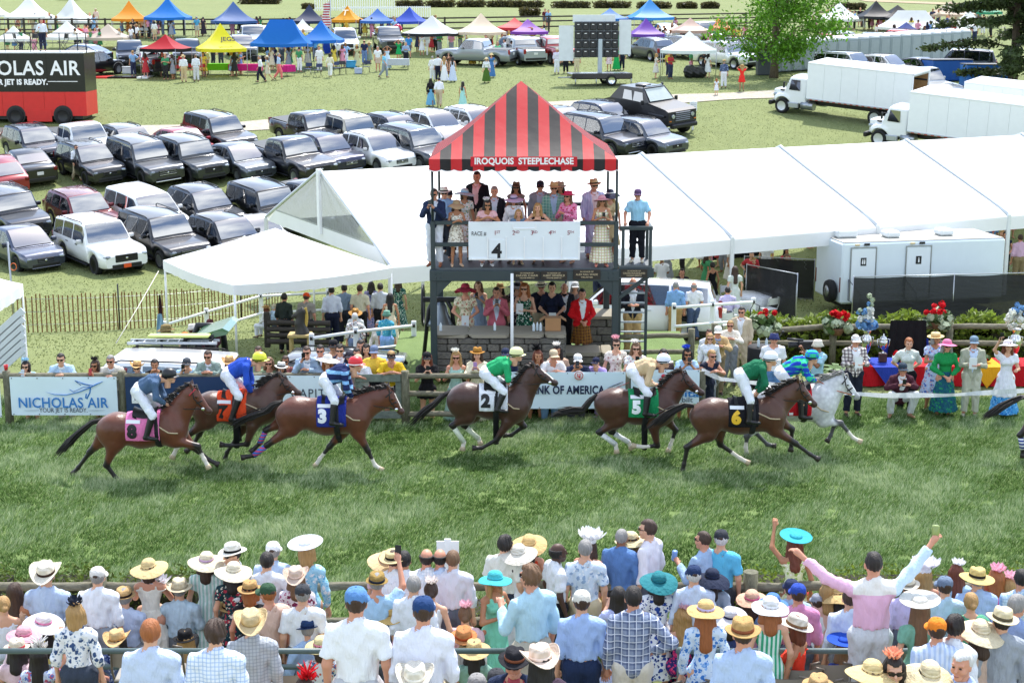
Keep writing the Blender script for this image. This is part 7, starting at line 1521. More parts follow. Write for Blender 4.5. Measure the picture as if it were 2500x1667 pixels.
FG='''
S,d0,400,485;m;0;sit;shirt:b9cae6;trousers:c2b190;cowboy:ece7db:3a2a22;short:brown;f;person in pale blue shirt with curled white cowboy hat
M,d0,860,535;m;0;stand;shirt:e6e9ef;trousers:8a8f98;cap:d9d6d0;short:grey;f;person in white shirt and off-white cap left of the straw sunhat
M,d0,1320,460;w;0;phone;strap:e4e0d4;skirt:.4:e4e0d4;wide:dcc594:dcc594;bob:brown;p;bare-shouldered person raising phone under wide tan sunhat
M,d0,1830,400;w;0;stand;dress:.35:vstripe:dfe9e6:a9cfc6;;wide:e6dcc4:c9a6c8;half:brown;f;person in mint striped dress with ribboned straw hat
M,d0,2080,310;m;130;stand;shirt:e8ebf0;trousers:8d8f96;panama:ecebe6:1a1a1c;short:dark;fg;bearded person turned back in white panama with black band
M,d0,2070,490;w;0;stand;dress:.35:floral:1d3a40:b03a4a:d9d2c0;;wide:e9e1cc:e9e1cc;half:dark;f;person in dark floral dress with broad cream hat
S,d0,120,680;w;0;sit;strap:d9b9a0;skirt:.4:c9b39a;;long:brown;t;bare-shouldered person with very long brown hair
S,d0,25,800;w;25;sit;strap:dfe3ec;skirt:.4:b9c0cc;;bun:blond;f;person with blond updo in white strapless top at frame edge
S,d0,850,785;m;0;sit;shirt:plaid:2c5f9a:14306a:a8d0e8;trousers:39414f;trilby:a07c58:5a4636;short:grey;f;person in blue plaid shirt and small brown fedora
S,d0,1100,715;m;0;sit;shirt:bfcde6;trousers:8a8d90;trilby:c9a878:2a221e;short:grey;f;grey-haired person in tan trilby and pale blue shirt
S,d0,1350,655;w;0;sit;strap:floral:e6d9a0:d2a52a:f0ead8;skirt:.4:e6d9a0;ruffle:e6e6ee;bun:light;f;person in yellow floral dress with white organza hat
S,d0,1590,635;m;0;sit;shirt:bcd3e2;trousers:6f7276;panama:ddd2b8:b9ae96;short:grey;f;broad person in pale blue shirt with cream panama
M,d0,2220,655;w;0;stand;tank:1c1a1e;trousers:2a2a30;panama:c59f6a:26201e;bob:ginger;p;person in black strap top with tan black-banded panama
S,d0,2030,820;w;0;sit;dress:.5:7a8a70;;fedora:cda872:2a221e;short:brown;f;small person in tan fedora behind the black strap top;h=1.5
C,d0,660,840;w;0;stand;shirt:floral:e4e6ea:39507a:8ea0b8;trousers:39414f;flower:232a3a;bob:blond;f;person in blue mottled jacket with navy net fascinator
S,d0,390,945;w;60;sit;tank:e6d27a;skirt:.4:dfe3e8;wide:ece8ee:e28ab0;long:dark;pg;person in sunglasses under white hat with pink flowers
S,d0,200,1060;w;10;sit;dress:.5:e6c9d2;;sunhat:e2a9ba:d88aa4;half:dark;f;person under pink and white speckled brim at far left
S,d0,1040,1095;w;0;sit;dress:.5:floral:5a6a9a:2a3566:b9c2da;;cowboy:d8b887:b08a58;half:dark;p;person in blue print dress with tan straw cowboy hat
B,d0,1330,1005;m;0;stand;shirt:c3d2ea;trousers:7a8290;;short:ginger;f;auburn-haired person in plain pale blue shirt
S,d0,1650,1090;w;10;sit;dress:.5:8a5a4a;;fedora:17171a:17171a;long:blond;f;person in black hat with red feather flower
B,d0,1910,1010;m;0;stand;shirt:check:e3ebf6:9ab6dc;trousers:5d6470;;wavy:brown;f;curly brown-haired person in pale blue checked shirt
C,d0,2230,910;m;10;stand;jacket:check:b4b9bf:8d959e;trousers:5a6068;cowboy:dcc9a0:bfa878;short:grey;f;person in grey checked blazer with straw cowboy hat;u=4a9a6a
S,d0,140,1175;w;0;sit;dress:.5:e8c9cf;;fedora:e4d9c8:b8404a;half:dark;f;person in pale straw hat stitched with red
S,d0,330,1205;w;0;sitraise;dress:.5:floral:c9d2e6:c05a70:5a7ac0;;feather:e4e2e0;long:dark;p;dark-haired person with white feather and arm raised
B,d0,1310,1390;w;0;sit;dress:.5:d9c9a0;;flower:e6c23a;half:light;f;person with big yellow flower on the head
M,d1,165,310;m;0;stand;shirt:b7cdea;trousers:58606e;cap:eceef0;short:grey;f;person in white cap and blue shirt beside the saucer hat
M,d1,110,405;m;0;hips;shirt:e6eaf0;trousers:8a5a26;;short:dark;f;person in white shirt and brown trousers, hands on hips
M,d1,465,320;w;0;stand;ldress:.4:floral:9fd0e6:e6ecf0:5fb0d8;;saucer:e6eaf2;bob:blond;f;person in turquoise lace under flat white saucer hat
M,d1,375,530;w;0;stand;dress:.35:floral:e9dfe4:7a2a4a:b05a80;;cowboy:d9c6ba:d9c6ba;half:light;f;person in maroon floral dress with pinkish cowboy hat
M,d1,430,690;m;5;stand;tee:e6e9ec;trousers:565c66;cap:3a3d42;short:grey;f;grey-bearded person in white tee and dark grey cap
M,d1,130,680;m;40;stand;tee:d9b9a8;trousers:8a6a4a;cap:35523c;short:ginger;p;person in dark green cap beside the brown trousers
M,d1,1170,395;w;0;stand;dress:.4:d9b9c0;;wide:e6cba0:c04a5a;half:brown;f;person under broad peach straw hat with red flower
M,d1,1240,390;m;0;stand;shirt:e8ebee;trousers:565c66;boater:e2cc9c:1c1a1a;short:brown;f;person in straw boater with black band
M,d1,1335,395;m;0;stand;shirt:e4e9f0;trousers:4a5260;;short:black;t;black-haired person in white shirt next to the boater
M,d1,1090,580;m;0;raise;tee:a9cdec;t;trilby:a48a50:2a3040;short:grey;p;person in light blue tee filming with phone held high;held=phone/R,hl=black phone held high by the light blue tee
M,d1,1535,375;m;0;stand;shirt:check:e8edf2:c3cfdc;trousers:6a6258;;balding:dark;p;balding dark-haired person in white patterned shirt
M,d1,1655,375;m;0;stand;shirt:bfd3ee;trousers:8a7a58;;balding:black;p;balding black-haired person in light blue shirt
M,d1,1770,390;m;0;stand;shirt:dbdde8;trousers:5d6470;;short:light;f;sandy-haired person in pale lilac shirt by the white sign
M,d1,1420,615;m;0;stand;shirt:e3eaf2;t;;short:grey;f;greying person in white shirt behind the navy cap
M,d1,1575,655;w;0;stand;strap:e2e6ea;skirt:.4:c9b9b0;flower:e9e0dc;bun:brown;f;brunette with twisted updo and bare shoulders
F,d1,2230,255;m;-25;stand;polo:dfe0d6;trousers:2b3340;;wavy:dark;fg;dark-haired person in cream knit polo near the hedge
M,d1,2140,560;w;-140;cross;sdress:.08:7fd0b4;;sunhat:4fc4d2:4fc4d2;long:blond;tg;person in green strapless gown and turquoise hat
B,d1,905,715;m;0;stand;polo:eaedf2;trousers:b9bcc2;cap:5a86bc;short:brown;p;tall person in white polo with blue cap and grey trousers
S,d1,1225,845;m;0;sit;shirt:e6b8d6;trousers:5a5a66;straw:d9b878:c0a060;short:grey;f;person in pink shirt with straw hat behind the white polo
B,d1,1505,800;m;0;stand;shirt:e3e6f4;trousers:c9bca0;cap:24406e;short:brown;p;person in white shirt with navy cap beside the white polo
S,d1,470,990;m;40;sit;shirt:a9c4e4;trousers:3a4a66;trilby:2a4270:1c2c50;short:grey;f;person in pale blue shirt and navy trilby looking sideways
S,d1,1880,870;w;0;sit;dress:.5:e6c4cc;;flower:e8b8c6;bun:light;f;person with brown chignon and pink hair flowers
S,d1,1870,1065;m;10;sit;jacket:c9c4c0;trousers:8a8a8a;fedora:c98a58:b4502a;short:brown;p;person in pale grey jacket with orange-tan hat
S,d1,1960,1185;w;0;sit;dress:.5:8ab0a0;;straw:dcc08c:b89a60;half:dark;f;person under beige brim behind the orange-tan hat
B,d1,1430,1390;m;0;sit;shirt:dfe3e6;trousers:5a5a66;cowboy:ece8de:ece8de;short:brown;f;person in white cowboy hat at the lower edge
C,d2,60,1240;m;170;stand;jacket:2a3550;trousers:2a2f3a;fedora:23232a:8a5238;short:grey;pg;bearded person in sunglasses and dark hat with brown band;u=b0505a
C,d1,2160,1445;m;0;sit;shirt:5a5f68;trousers:3a3a40;cap:3d3e42;short:dark;f;person in charcoal cap at the lower edge
C,d1,1985,1490;m;0;sit;shirt:9a9fa6;trousers:3a3a40;cap:8f8d8c;short:grey;f;person in grey cap at the lower edge
S,d1,600,1150;w;0;sit;dress:.5:floral:e6e8ea:4a6a9a:c0604a;;sunhat:e2d3a4:e08aa0;bob:brown;f;person in printed white top with pink-banded straw hat
C,d1,440,1470;w;0;sit;dress:.5:d9c0b4;;feather:d8202c;half:brown;f;person with red feather headpiece at the lower edge
F,d2,190,245;w;0;stand;sdress:.08:e0472c;;wide:dcbc86:dcbc86;long:dark;p;person in red-orange gown with wide straw hat
F,d2,90,330;w;-30;stand;dress:.3:dfe2e6;;wide:e6e2d8:e6e2d8;half:dark;f;person under white ribbed brim beside the red-orange gown
F,d2,430,320;m;-70;stand;polo:e2e6ea;trousers:1f2126;;balding:black;d;person in white polo with navy sleeves looking right
M,d2,690,295;m;0;stand;tee:floral:c9d8e6:8fa8c6:e2e8ee;trousers:c6b898;;short:grey;f;grey-haired person in blue printed short-sleeved shirt
F,d2,720,258;w;-20;stand;sdress:.3:e6d23a;;ruffle:eceef0;half:brown;p;person in yellow dress with white organza hat
F,d2,1010,197;m;-20;stand;jacket:5d82b8;trousers:5d82b8;;crop:grey;k;person in mid blue suit with cropped grey hair
F,d2,1110,218;w;60;drink;dress:.3:floral:e8eaee:c0cbd8:dfe4ea;;sunhat:e9deb8:3a3434;wavylong:blond;p;person in white ruffled dress holding a plastic cup;held=cup/R,hl=clear plastic cup held by person in white ruffles
F,d2,1265,112;m;60;stand;shirt:e7e4ec;t;;short:brown;fg;tallest person in white shirt and sunglasses at the rail;h=1.92
F,d2,1755,215;m;45;drinkL;shirt:9fbad8;trousers:4a5260;;crop:brown;pg;person in blue shirt drinking from a can;held=can/L,hl=blue drink can lifted by person in blue shirt,hc=7a9ad0
F,d2,1900,203;m;-10;stand;tee:5fb9dc;trousers:34373c;cap:35383e;short:white;f;white-haired person in turquoise shirt and dark cap
M,d2,1345,575;w;0;stand;dress:.35:floral:e4eaf0:2a4a9a:1f3f7a;;wide:2f8390:1f6a78;half:dark;f;person in white and blue print with big teal hat
M,d2,1660,520;m;0;stand;shirt:c9d8ee;t;cap:24365a;short:white;f;person in navy cap and pale blue shirt beside the teal hat
M,d2,1820,550;w;0;stand;dress:.35:8a98a8;;floppy:27304a:27304a;half:dark;f;person in navy hat trimmed with white flowers
C,d2,215,515;m;35;drinkL;shirt:b4d8e6;trousers:b4ae9e;;wavy:light;pg;curly-haired person in aqua shirt and sunglasses facing left
C,d2,660,745;m;0;stand;shirt:a4bfec;trousers:22304e;cap:d9d6cc;wavy:brown;f;person in blue shirt and jeans with off-white cap
M,d2,990,715;w;10;phone;dress:.1:b9c2ea;;long:dark;f;long-haired person in lilac dress photographing with a phone;held=phone/L,hl=phone lifted by the person in lilac dress
C,d2,1120,710;m;0;hip1;jacket:plaid:8894ac:3c4a70:d4dae6;trousers:d6d0c2;;short:dark;p;person in blue plaid blazer and cream trousers;h=1.88
S,d2,1235,820;m;0;sit;jacket:8d939a;trousers:4a4e56;;short:ginger;f;auburn-haired child in grey jacket beside the plaid blazer;h=1.45
M,d2,1560,890;w;0;sit;sdress:.4:floral:2a2f6a:c02a6a:e0507a;;flower:e6bcc8;wavylong:blond;f;person in navy and magenta floral dress with pink fascinator
C,d2,1765,830;w;0;stand;ldress:.4:floral:cfe0f2:3a7ac8:8ab4e6;;sunhat:dfbf84:c9bce4;long:ginger;f;person in blue swirl print with lilac-ribboned straw hat
S,d2,1975,890;w;0;sit;dress:.5:3a4a80;;wide:dfe1ea:23294a;half:dark;f;person in striped navy and white hat with red feathers
B,d2,2100,985;m;0;stand;shirt:b4c9ea;trousers:7a8290;fedora:c6a26c:8a5238;short:brown;p;person in blue linen shirt with tan fedora
S,d2,2180,740;w;0;sit;dress:.5:d9a0b4;;sunhat:e2b9a0:e06a90;half:brown;f;person in peach hat with pink band in the second row
B,d2,300,1230;w;20;sit;dress:.5:4a3a4a;;cowboy:e9d8cc:e9d8cc;long:black;k;person in pale pink cowboy hat with dark hair
S,d2,1570,840;w;0;sit;dress:.5:6a7a9a;;half:brown;f;brown-haired person in front of the pink fascinator
F,d3,300,258;w;0;raiseL;sdress:.35:floral:dfe6b4:9ab85a:f0f2dc;;saucer:46bccc;wavylong:red;t;person in lime print dress with turquoise hat;held=cup/R,hl=red cup held by the lime print dress,hc=c81e28
C,d3,1005,400;m;0;vee;shirt:block:e2b4cf:e4e2dc:c4dcf0;trousers:c9ccd0;;crop:dark;p;person in pink colour-block shirt with both arms thrown up;held=can/R,hl=drink can raised in the right hand of the pink shirt,hc=8a9a5a,up=.12,h=1.86
M,d3,270,645;m;0;sit;shirt:a9c4dc;trousers:4a5260;cap:2a3350;short:brown;f;person in navy cap behind the royal blue cap
M,d3,330,685;m;0;stand;shirt:d68fb4;t;cap:2c4aa4;short:brown;p;person in pink shirt with royal blue cap
C,d3,80,800;w;0;stand;sdress:.35:vstripe:cfe6da:3aa078;;sunhat:eceef2:eceef2;half:ginger;f;person in green striped dress with white bow hat
S,d3,100,770;w;0;sit;dress:.5:7aa0c8;;sunhat:5a8ad0:3a6ac0;half:blond;f;person in cornflower blue hat behind the white bow hat
C,d3,320,950;w;60;sit;sdress:.5:dc3c26;;fedora:ece8e0:8a6a4a;bob:red;t;seated person in red dress and white fedora in profile
S,d3,500,775;m;0;sitraise;tee:e3e6ea;trousers:4a5260;cap:8f93a0;short:brown;f;small person in grey cap waving an open hand;h=1.5
S,d3,680,690;w;-15;sit;dress:.5:floral:cfc4b0:3a3230:8a7a66;;floppy:dcbd84:dcbd84;half:dark;f;person in leopard print with drooping straw hat
M,d3,790,730;m;0;stand;shirt:cfdcf0;trousers:8a8f98;;short:brown;f;person in pale blue shirt half hidden by the pink shirt
M,d3,1310,615;m;0;stand;shirt:cfc4ea;t;panama:ece6d8:8a8478;short:brown;f;young person in lilac shirt with white panama;h=1.6
M,d3,1450,515;w;0;stand;strap:d9c0a4;skirt:.4:d9c0a4;ruffle:eceaf2;long:blond;p;long-haired blond person with white tulle headpiece
M,d3,1640,620;m;0;stand;shirt:b4d4e8;t;cap:6a7a90;short:brown;f;person in sky blue shirt with faded blue cap
M,d3,1740,500;w;0;stand;dress:.4:a9c8dc;;flower:eceef2;long:red;f;auburn-haired person with white disc fascinator
M,d3,1925,540;m;0;stand;shirt:aac4ec;t;straw:dcc684:2a2420;short:grey;f;person in blue shirt with big pointed straw hat
S,d3,2095,545;w;0;sit;dress:.5:e43a9a;;flower:f0b4c8;bob:ginger;f;child in hot pink with ginger hair;h=1.5
S,d3,2210,610;w;0;sit;dress:.5:b4d0e6;;flower:f2c0d0;half:blond;f;blond child with pink bow beside the hot pink dress;h=1.4
S,d3,1265,790;w;0;sit;dress:.5:3a4a4a;;long:black;f;person with straight black hair behind the pink shirt
C,d3,1420,825;w;0;stand;dress:.4:7ab09a;;saucer:eceae2;long:light;f;person in green with flat white bow hat
M,d3,1870,770;w;0;stand;dress:.4:5aa080;;bun:blond;f;blond person with low bun in the right rows
C,d3,1570,990;m;0;stand;shirt:vstripe:d3e0f4:b4c8ea;t;cap:e8842a;short:brown;p;person in orange cap and blue striped shirt
C,d3,1720,965;m;-40;stand;shirt:dfe4ea;t;;wavy:dark;p;dark wavy-haired person right of the orange cap
C,d3,2150,895;m;0;stand;jacket:9aa2ac;trousers:7a8290;panama:e6dab8:5a5240;wavy:dark;f;person in grey jacket with cream panama and dark curls
C,d3,1960,1005;w;10;phone;dress:.4:c9b0a0;;wide:e6dabe:e6dabe;half:brown;f;person tilting a huge cream hat while filming;held=phone/R,hl=phone held up in front of the huge cream hat
C,d3,2270,780;m;-50;stand;shirt:8fa4cc;t;;short:grey;p;grey-haired person in profile at the frame edge
B,d3,1180,1290;w;175;sit;dress:.5:3a2a34;;flower:f2a98a;long:dark;fg;dark-haired person in sunglasses facing back with peach roses
B,d3,1800,1272;m;140;sit;shirt:a9bce6;t;;short:white;p;white-haired person looking left at the lower edge
B,d3,990,1365;w;0;sit;dress:.5:c9b0a0;;wide:e2cc98:e2cc98;half:light;f;person under wide straw brim at the lower edge
B,d3,1500,1372;w;0;sit;dress:.5:dfd4c4;;floppy:e6d8b4:e6d8b4;half:dark;f;person in soft cream straw hat at the lower edge
M,d3,745,1190;w;0;sit;dress:.5:3a4a8a;;saucer:2f5ac8;half:light;f;person in royal blue disc hat with knotted ribbon
C,d3,510,1492;m;0;sit;shirt:b9c2cc;t;fedora:c9a878:a07c50;short:brown;f;person in tan hat at the very bottom right
M,d3,2320,560;m;0;stand;shirt:check:c9def0:8fb4d8;t;;short:black;p;black-haired person in blue check at the right edge
S,d3,590,665;w;0;sit;dress:.5:d9b0a4;;flower:1f2f6a;half:blond;f;blond person with navy loop fascinator
'''
crowd(FG,'fg')
FN='''
c0,255,335;w;180;leanphone;dress:.5:floral:9cc4e2:dfeaf4:6aa0cc;;flower:8fbbd8;bob:dark;fg;person in blue print dress filming over the jet banner;held=phone/R,hl=phone held over the jet banner by the blue print dress,hc=b9c4d0
c0,560,275;m;185;lean;jacket:b4d0ea;trousers:b9ae98;;short:dark;fg;bearded person in powder blue blazer and bow tie;u=e6ecf4
c0,885,325;w;170;leanphone;sdress:.5:c9a888;;flower:2a2a2c;bob:brown;tg;person in strapless tan dress with black feather fascinator;held=phone/R,hl=red phone between tan dress and cream jacket,hc=b02a34
c0,1010,290;m;180;lean;jacket:d6d2c8;trousers:8a8a8a;;short:grey;pg;grey-haired person in cream jacket and sunglasses;u=e8ecf2
c0,1235,335;m;185;lean2;shirt:7ea6cc;t;cowboy:d8b27c:5a4632;short:grey;fg;person in blue shirt with curled straw hat at the fence
c0,1380,330;w;190;leanphone1;tank:1b1a1c;skirt:.4:1b1a1c;;bun:dark;t;dark-haired person in black with hand at the mouth
c0,1680,315;m;180;leanphone1;tee:a9cbe6;t;cap:4a4e54;short:brown;fg;person in pale blue tee and grey cap filming;held=phone/R,hl=phone held by the pale blue tee at the navy banner
c0,1870,250;m;180;lean;jacket:8fa29c;trousers:7a7a72;;short:brown;pg;bearded person in sage blazer and sunglasses;u=dfe8f4
c0,2060,295;w;180;lean;dress:.5:c2b09a;;cowboy:cfab7c:a08058;long:light;pg;person in straw hat behind the yellow helmet
c0,2300,235;m;180;stand;shirt:9aa88a;t;;short:brown;p;brown-haired person behind the yellow helmet;Y0=32.3,Y1=33
c1,150,310;w;180;lean;dress:.5:8a9a7a;;half:light;pg;fair-haired person between yellow helmet and white hat
c1,235,345;w;190;lean2;strap:d9d4c4;t;fedora:e2e2e2:26262a;half:brown;t;person in white black-banded hat leaning on the banner
c1,280,320;w;180;stand;dress:.5:7a4a4a;;bun:brown;tg;person in sunglasses behind the white black-banded hat;Y0=32,Y1=33
c1,485,215;m;178;leanphone1;jacket:9fb4cc;trousers:8a8f98;;short:brown;pg;person in light blue blazer holding up a phone;u=e6ebf2,held=phone/R,hl=phone raised by the light blue blazer
c1,590,222;m;180;stand;shirt:d4dbe6;t;;short:dark;pg;moustached person in mirrored sunglasses;Y0=32,Y1=33
c1,655,278;w;185;lean;tank:d8583a;skirt:.4:d8583a;wide:ece9e4:ece9e4;long:ginger;fg;person in coral top with wide white hat
c1,765,218;m;182;stand;jacket:27304a;trousers:27304a;;wavy:dark;fg;dark-haired person in navy suit and sunglasses;Y0=32,Y1=33.2,u=dfe4ec
c1,850,272;w;180;stand;dress:.5:8a8f98;cap:3a3a44;half:dark;fg;small dark-capped person behind the red helmet;Y0=32,Y1=33
c1,915,252;m;180;stand;tee:3a3f4a;trousers:2a2f38;;short:dark;p;dark-haired person behind the beige cap;Y0=32.4,Y1=33.4
c1,1000,216;w;180;stand;dress:.5:4a3a3a;;wavylong:dark;f;person with dark curls above the gate;Y0=32.6,Y1=33.6
c1,955,282;m;170;lean;tee:e4e6ea;trousers:c03a3a;cap:c2b494;short:brown;p;person in white tee and beige cap leaning on the gate
c1,1070,224;m;180;stand;polo:e2c04a;shorts:22242a;cap:6a7894;short:grey;p;person in yellow polo and blue cap at the gate;shoe=1a1a1c,Y0=31.6,Y1=32.2
c1,1220,252;m;185;lean;tee:d9b62a;shorts:22242a;visor:1d1d20;short:blond;p;person in black and yellow vest with black visor;shoe=1a1a1c
c1,1540,282;w;185;phone;tee:1c1c20;skirt:.75:1c1c20;cap:1c1c20;long:red;f;red-haired person in black tee and black cap filming;held=phone/R,hl=black phone of the red-haired person in black
c1,1800,268;w;180;drink;sdress:.1:a9ccbe;;flower:e6e6dc;wavylong:blond;pg;blond person in mint dress with white hair flower
c1,1990,238;w;175;phone;ldress:.2:ece6c8;;panama:b8843a:8a6028;half:brown;f;person in cream cardigan and amber hat filming;held=phone/R,hl=lilac phone in front of the amber hat,hc=b08ac0
c1,2240,248;m;180;stand;tee:2a3350;trousers:3a3f4a;cap:27304a;short:grey;p;person in navy and white cap behind the green jockey;Y0=32,Y1=33
c2,245,215;w;190;lean;tank:a08a80;skirt:.5:3a3034;feather:17171a;long:red;t;auburn-haired person with black feather headpiece
c2,375,240;m;195;lean;tee:e2e4e8;trousers:7aa0c8;cap:c9b79a;short:brown;p;person in white tee and beige cap at the bank banner
c2,445,212;w;165;stand;dress:.5:c9a890;;flower:e9e6e0;long:dark;t;long-haired person with white fascinator behind the white tee;Y0=32,Y1=33
c2,615,280;m;182;leanphone1;tee:252f4a;trousers:4a4a52;cap:dfe0e0;short:dark;t;person in navy tee and white cap with phone;held=phone/R,hl=phone held by the navy tee above the bank banner,shoe=b9c0cc
c2,835,312;m;150;lean2;tee:b09cd8;trousers:9a8ab8;cap:252a44;short:brown;f;child in lilac tee and navy cap hanging over the banner;h=1.5,shoe=b9b4c8
c2,965,152;w;180;stand;dress:.4:floral:e6ddd0:b08a80:cfc4b4;;flower:e6a8b4;bun:brown;fg;person in cream floral dress with pink bow fascinator;Y0=31.6,Y1=33
c2,1140,188;w;180;phone;dress:.4:floral:e4e6e2:7a9a8a:c9a0a0;;flower:e9e6e2;half:light;fg;person in pale floral top photographing with white fascinator;held=phone/R,hl=phone held by the pale floral top beside the ladder,Y0=31.6,Y1=33
c2,1385,258;w;180;stand;dress:.5:5a4a4a;;half:dark;f;dark-haired person hidden behind the white helmet;Y0=31.5,Y1=33
c2,1585,218;w;182;leanphone;dress:.5:a9cbe6;;flower:2a4ac0;bob:black;tg;person in pale blue top with royal blue flower;held=phone/R,hl=black phone of the person with royal blue flower
c2,1765,245;w;200;lean;tank:23283a;trousers:23283a;;short:blond;pg;short-haired person in navy vest with white scarf
c2,1800,122;w;175;stand;shirt:e4e8ec;trousers:8a8f98;;half:blond;fg;blond person in white leaning on the corner rails;Y0=33,Y1=34.6
c2,1790,82;m;185;stand;shirt:dbe2ec;trousers:8a8f98;;short:brown;pg;brown-haired person in white behind the blond one;Y0=34,Y1=35.5
c2,1868,35;m;175;lean;jacket:c4a678;trousers:8a7a60;cap:dfe0d8;short:grey;pg;person in tan jacket and white cap at the split rails;Y0=33.6,Y1=35.5,u=9fb4d8
c2,1985,-12;w;170;lean;shirt:e6dfd2;trousers:8a8f98;;short:blond;pg;short-haired blond person in cream at the split rails;Y0=34.5,Y1=36.2
b2,2085,1270;m;160;stand;jacket:c9b9a0;trousers:c9b9a0;;short:dark;pg;dark-haired person in beige suit, hand at the chin;Y0=35.5,Y1=37,u=e4e6ea
c1,705,95;m;180;stand;tee:20263c;trousers:3a3f4a;cap:1d1d22;short:ginger;p;bearded person in navy tee and black cap standing behind;Y0=34.4,Y1=36.5
c1,950,60;m;180;stand;polo:1f2740;trousers:3a3f4a;;short:dark;p;dark-bearded person in navy polo with lanyard;Y0=34.4,Y1=36.8
c3,110,118;m;175;stand;tee:e6e9ee;trousers:5f86b8;bucket:333a66;short:brown;p;young person in white tee and navy bucket hat;Y0=32.4,Y1=34,h=1.74
c3,505,178;m;120;camera;tee:a9d0e0;trousers:4a5260;bucket:d9d4c4;short:dark;k;camera operator in pale blue tee and white bucket hat;Y0=32.8,Y1=34
c3,835,132;m;185;read;jacket:plaid:dcd6d0:5a4650:3a3038;trousers:1f2433;visor:e2e4e4;short:white;p;person in plaid sports jacket and white visor holding a card;Y0=31.8,Y1=32.6,held=paper/R,hl=printed card held by the plaid sports jacket,u=e4e8ec
c3,1310,160;w;175;behind;polo:d4dcd4;trousers:17181c;;bun:ginger;f;ginger-haired person in pale polo, hands behind the back;Y0=32.5,Y1=33.8
c3,1548,112;w;195;read;dress:.42:floral:c4d4f0:4a70c0:d08a90;;boater:e4cf9c:d8a868;bob:grey;t;person in blue floral dress with straw boater;Y0=32,Y1=33.6,shoe=d8c9b4
c3,1650,168;w;180;clasp;shirt:1f8a4a;skirt:.22:floral:1f5a6a:2a8a5a:17406a;sunhat:e88ab4:e06aa0;half:grey;pg;person in green cardigan with bright pink hat;Y0=31.8,Y1=32.6,shoe=d4d4dc
c3,1892,140;m;170;read;jacket:a9ab98;trousers:c2c2b0;cap:6f8698;short:grey;p;person in stone grey suit and blue-grey cap;Y0=31.8,Y1=32.6,held=paper/R,hl=race card held by the stone grey suit,u=c4d4ea,shoe=b4ae9c
c3,2195,172;w;178;raise;dress:.55:e4e6ee;skirt:.18:floral:4a9ad8:2a70c0:9acaf0;sunhat:ece6ee:ece6ee;wavylong:red;f;person in white blouse and blue skirt with white hat;Y0=31.8,Y1=32.6,held=phone/R,hl=phone held by the white blouse beside the urn,shoe=d4d4dc
'''
crowd(FN,'head',YF+.45,YF+1.5,tz,group=None)
p=gnd(*T('c3',1210,855));person((p.x,p.y,0),182,'crouching photographer in maroon jacket and dark cap','crouch','m',1.75,'jacket:4a2430','trousers:d0d4d6','cap:33404e','short:brown','p',1,shoe='8a6a4a',under='dfe3e8',held=('phone','R','phone held by the crouching photographer',None),scale=1.02)
vcb=Vc((onY(*T('c3',400,235),33.2).x,33.1,onY(*T('c3',400,225),33.1).z));vc=thing('video_camera','black shoulder video camera aimed left at the horses','camera',vcb,R(180));b=MB();b.bbox((0,0,0),(.42,.14,.18),.02);obj('housing',b.mesh(),BLACK,vc);b=MB();b.tube([(.2,0,0),(.42,0,0)],.065,12);obj('lens',b.mesh(),BLACK,vc);b=MB();b.tube([(.1,0,.1),(.45,0,.13)],.03,8);obj('microphone',b.mesh(),BLACK,vc)
